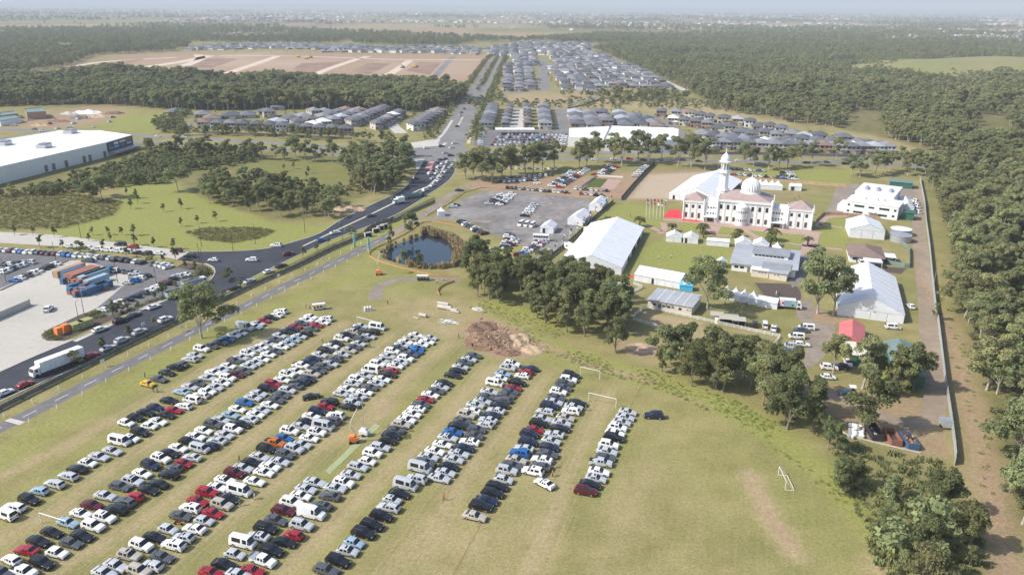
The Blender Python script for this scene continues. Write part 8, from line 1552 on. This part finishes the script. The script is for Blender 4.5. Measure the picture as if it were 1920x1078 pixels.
# estate greenery: street trees and garden shrubs between the houses
es = []
for poly, st_ in (([(930, 172), (948, 130), (1110, 97), (1280, 168)], 26), ([(1078, 246), (1075, 205), (1240, 212), (1600, 262), (1690, 288), (1330, 288), (1180, 250)], 15), ([(320, 245), (330, 212), (620, 205), (830, 212), (800, 255), (600, 255)], 16), ([(350, 98), (900, 106), (900, 88), (360, 86)], 40)):
    es.append(fill(poly, st_, .5, st_))
es = np.concatenate(es); scatter('estate_foliage', 'shrub', es, g7.uniform(.35, .85, len(es)), 'garden shrubs and street trees among the estate houses')
bl = GG(BLVD); av = []
for off in (-15, -19, 15, 19, 0):
    for p, a in along(offset_line(bl, off), 9 if off else 12, rnd.random() * 5): 
        if off == 0 and p.y < 950: continue
        av.append((p.x + rnd.uniform(-2, 2), p.y + rnd.uniform(-2, 2), 0))
scatter('avenue_foliage', 'shrub', av, g7.uniform(.7, 1.4, len(av)), 'bushy planting lining the boulevard')
gr = fill([(960, 196), (1180, 186), (1300, 192), (1450, 214), (1460, 222), (1300, 205), (1100, 204), (960, 204)], 9, .5, 31); scatter('creek_foliage', 'shrub', gr[g7.random(len(gr)) < .7], g7.uniform(.7, 1.7, int(len(gr)))[: (g7.random(len(gr)) < 2).sum()][: len(gr[g7.random(len(gr)) < 2])], 'bushes along the dry creek reserve') if False else None
k = g7.random(len(gr)) < .65; gr = gr[k]; scatter('creek_foliage', 'shrub', gr, g7.uniform(.7, 1.8, len(gr)), 'bushes along the dry creek reserve behind the estate')
gr = fill([(1040, 182), (1180, 190), (1290, 192), (1290, 184), (1180, 180)], 9, .5, 32); scatter('creek_forest', 'gum', gr, g7.uniform(.4, .75, len(gr)), 'line of gums below the far estate')
gr = fill([(875, 188), (895, 190), (935, 178), (960, 185), (960, 196), (905, 205), (880, 205)], 10, .5, 33); scatter('creek_forest', 'shrub', gr, g7.uniform(.8, 1.9, len(gr)), 'bushes beside the boulevard creek crossing')
gr = fill([(330, 235), (360, 215), (300, 220), (270, 240)], 8, .5, 34); gr2 = fill([(290, 225), (350, 235), (350, 258), (300, 250)], 6, .5, 35); gr = np.concatenate([gr, gr2]); scatter('verge_foliage', 'shrub', gr, g7.uniform(.7, 1.8, len(gr)), 'young trees beside the western houses')
# far low ranges on the horizon
hl = MB(); n = 160; xs = np.linspace(-24000, 24000, n)
for (yb, h0, h1, sd) in ((21000, 60, 190, 3), (27000, 90, 290, 5)):
    z = h0 + (h1 - h0) * (0.6 * vnoise(xs, xs * 0, 5200, sd) + .4 * vnoise(xs, xs * 0, 1500, sd + 1)) * np.clip(.55 - xs / 60000, .3, .9)
    for i in range(n - 1): hl.quad((xs[i], yb, -2), (xs[i + 1], yb, -2), (xs[i + 1], yb + 1800, z[i + 1]), (xs[i], yb + 1800, z[i])); hl.quad((xs[i], yb + 1800, z[i]), (xs[i + 1], yb + 1800, z[i + 1]), (xs[i + 1], yb + 5000, -2), (xs[i], yb + 5000, -2))
mat('hill', (0.08, 0.09, 0.055), 0.95, .2, .002); tag(hl.build('hills', M['hill'], None, 180), kind='structure')
gc = G(1850, 134); n = 40; V, F = [], []; us = np.linspace(-1, 1, n)
for v_ in us:
    for u_ in us: rr = u_ * u_ + v_ * v_; V.append((gc.x + u_ * 260, gc.y + v_ * 190, 24 * max(0, 1 - rr) ** 1.1 * (.9 + .1 * math.sin(u_ * 7)) - .3))
for j in range(n - 1):
    for i in range(n - 1): F.append((j * n + i, j * n + i + 1, (j + 1) * n + i + 1, (j + 1) * n + i))
me = bpy.data.meshes.new('grass_hill'); me.from_pydata(V, [], F); mat('hill_grass', (0.30, 0.26, 0.11), .95, .15, .02, col2=(0.20, 0.215, 0.07)); me.materials.append(M['hill_grass']); me.shade_smooth(); tag(ob('grass_hill', me), kind='structure')
# machines on the cleared site
for n, (px, py, m_) in enumerate(((560, 108, 'yellow'), (575, 111, 'yellow'), (583, 109, 'cloth_beige'), (780, 127, 'yellow'), (755, 128, 'cloth_beige'))):
    t = thing('excavator', f'tiny yellow earthmover on the cleared site, {ordn(n + 1)} from the west', 'excavator', G(px, py), rnd.random() * 6, 'earthmovers on the cleared site', 1.6); mb = MB(); mb.box(-2, 2, -1.4, -.8, 0, .9); mb.box(-2, 2, .8, 1.4, 0, .9); mb.build('track', M['rubber'], t); mb = MB(); mb.box(-2, 1.5, -1.2, 1.2, .95, 2.2); mb.box(0, 1.4, -1.1, 0, 2.2, 3.2); mb.build('cab', M[m_], t); mb = MB(); mb.tube([(1.4, .3, 2), (4, .3, 4.5), (6.2, .3, 1.2)], .25, 5); mb.build('boom', M[m_], t)
# ================================================================ HAZE
hb = MB(); hb.box(-33000, 33000, -600, 42000, -3, 320)
hz = hb.build('haze', [])
vm = bpy.data.materials.new('haze_air'); vm.use_nodes = True; vn = vm.node_tree.nodes; vn.clear()
pv = vn.new('ShaderNodeVolumePrincipled'); pv.inputs['Color'].default_value = (0.86, 0.93, 1.0, 1); pv.inputs['Density'].default_value = 1.2e-4
vo = vn.new('ShaderNodeOutputMaterial'); vm.node_tree.links.new(pv.outputs[0], vo.inputs['Volume'])
hz.data.materials.append(vm); tag(hz, 'pale blue haze over the whole plain', kind='stuff')
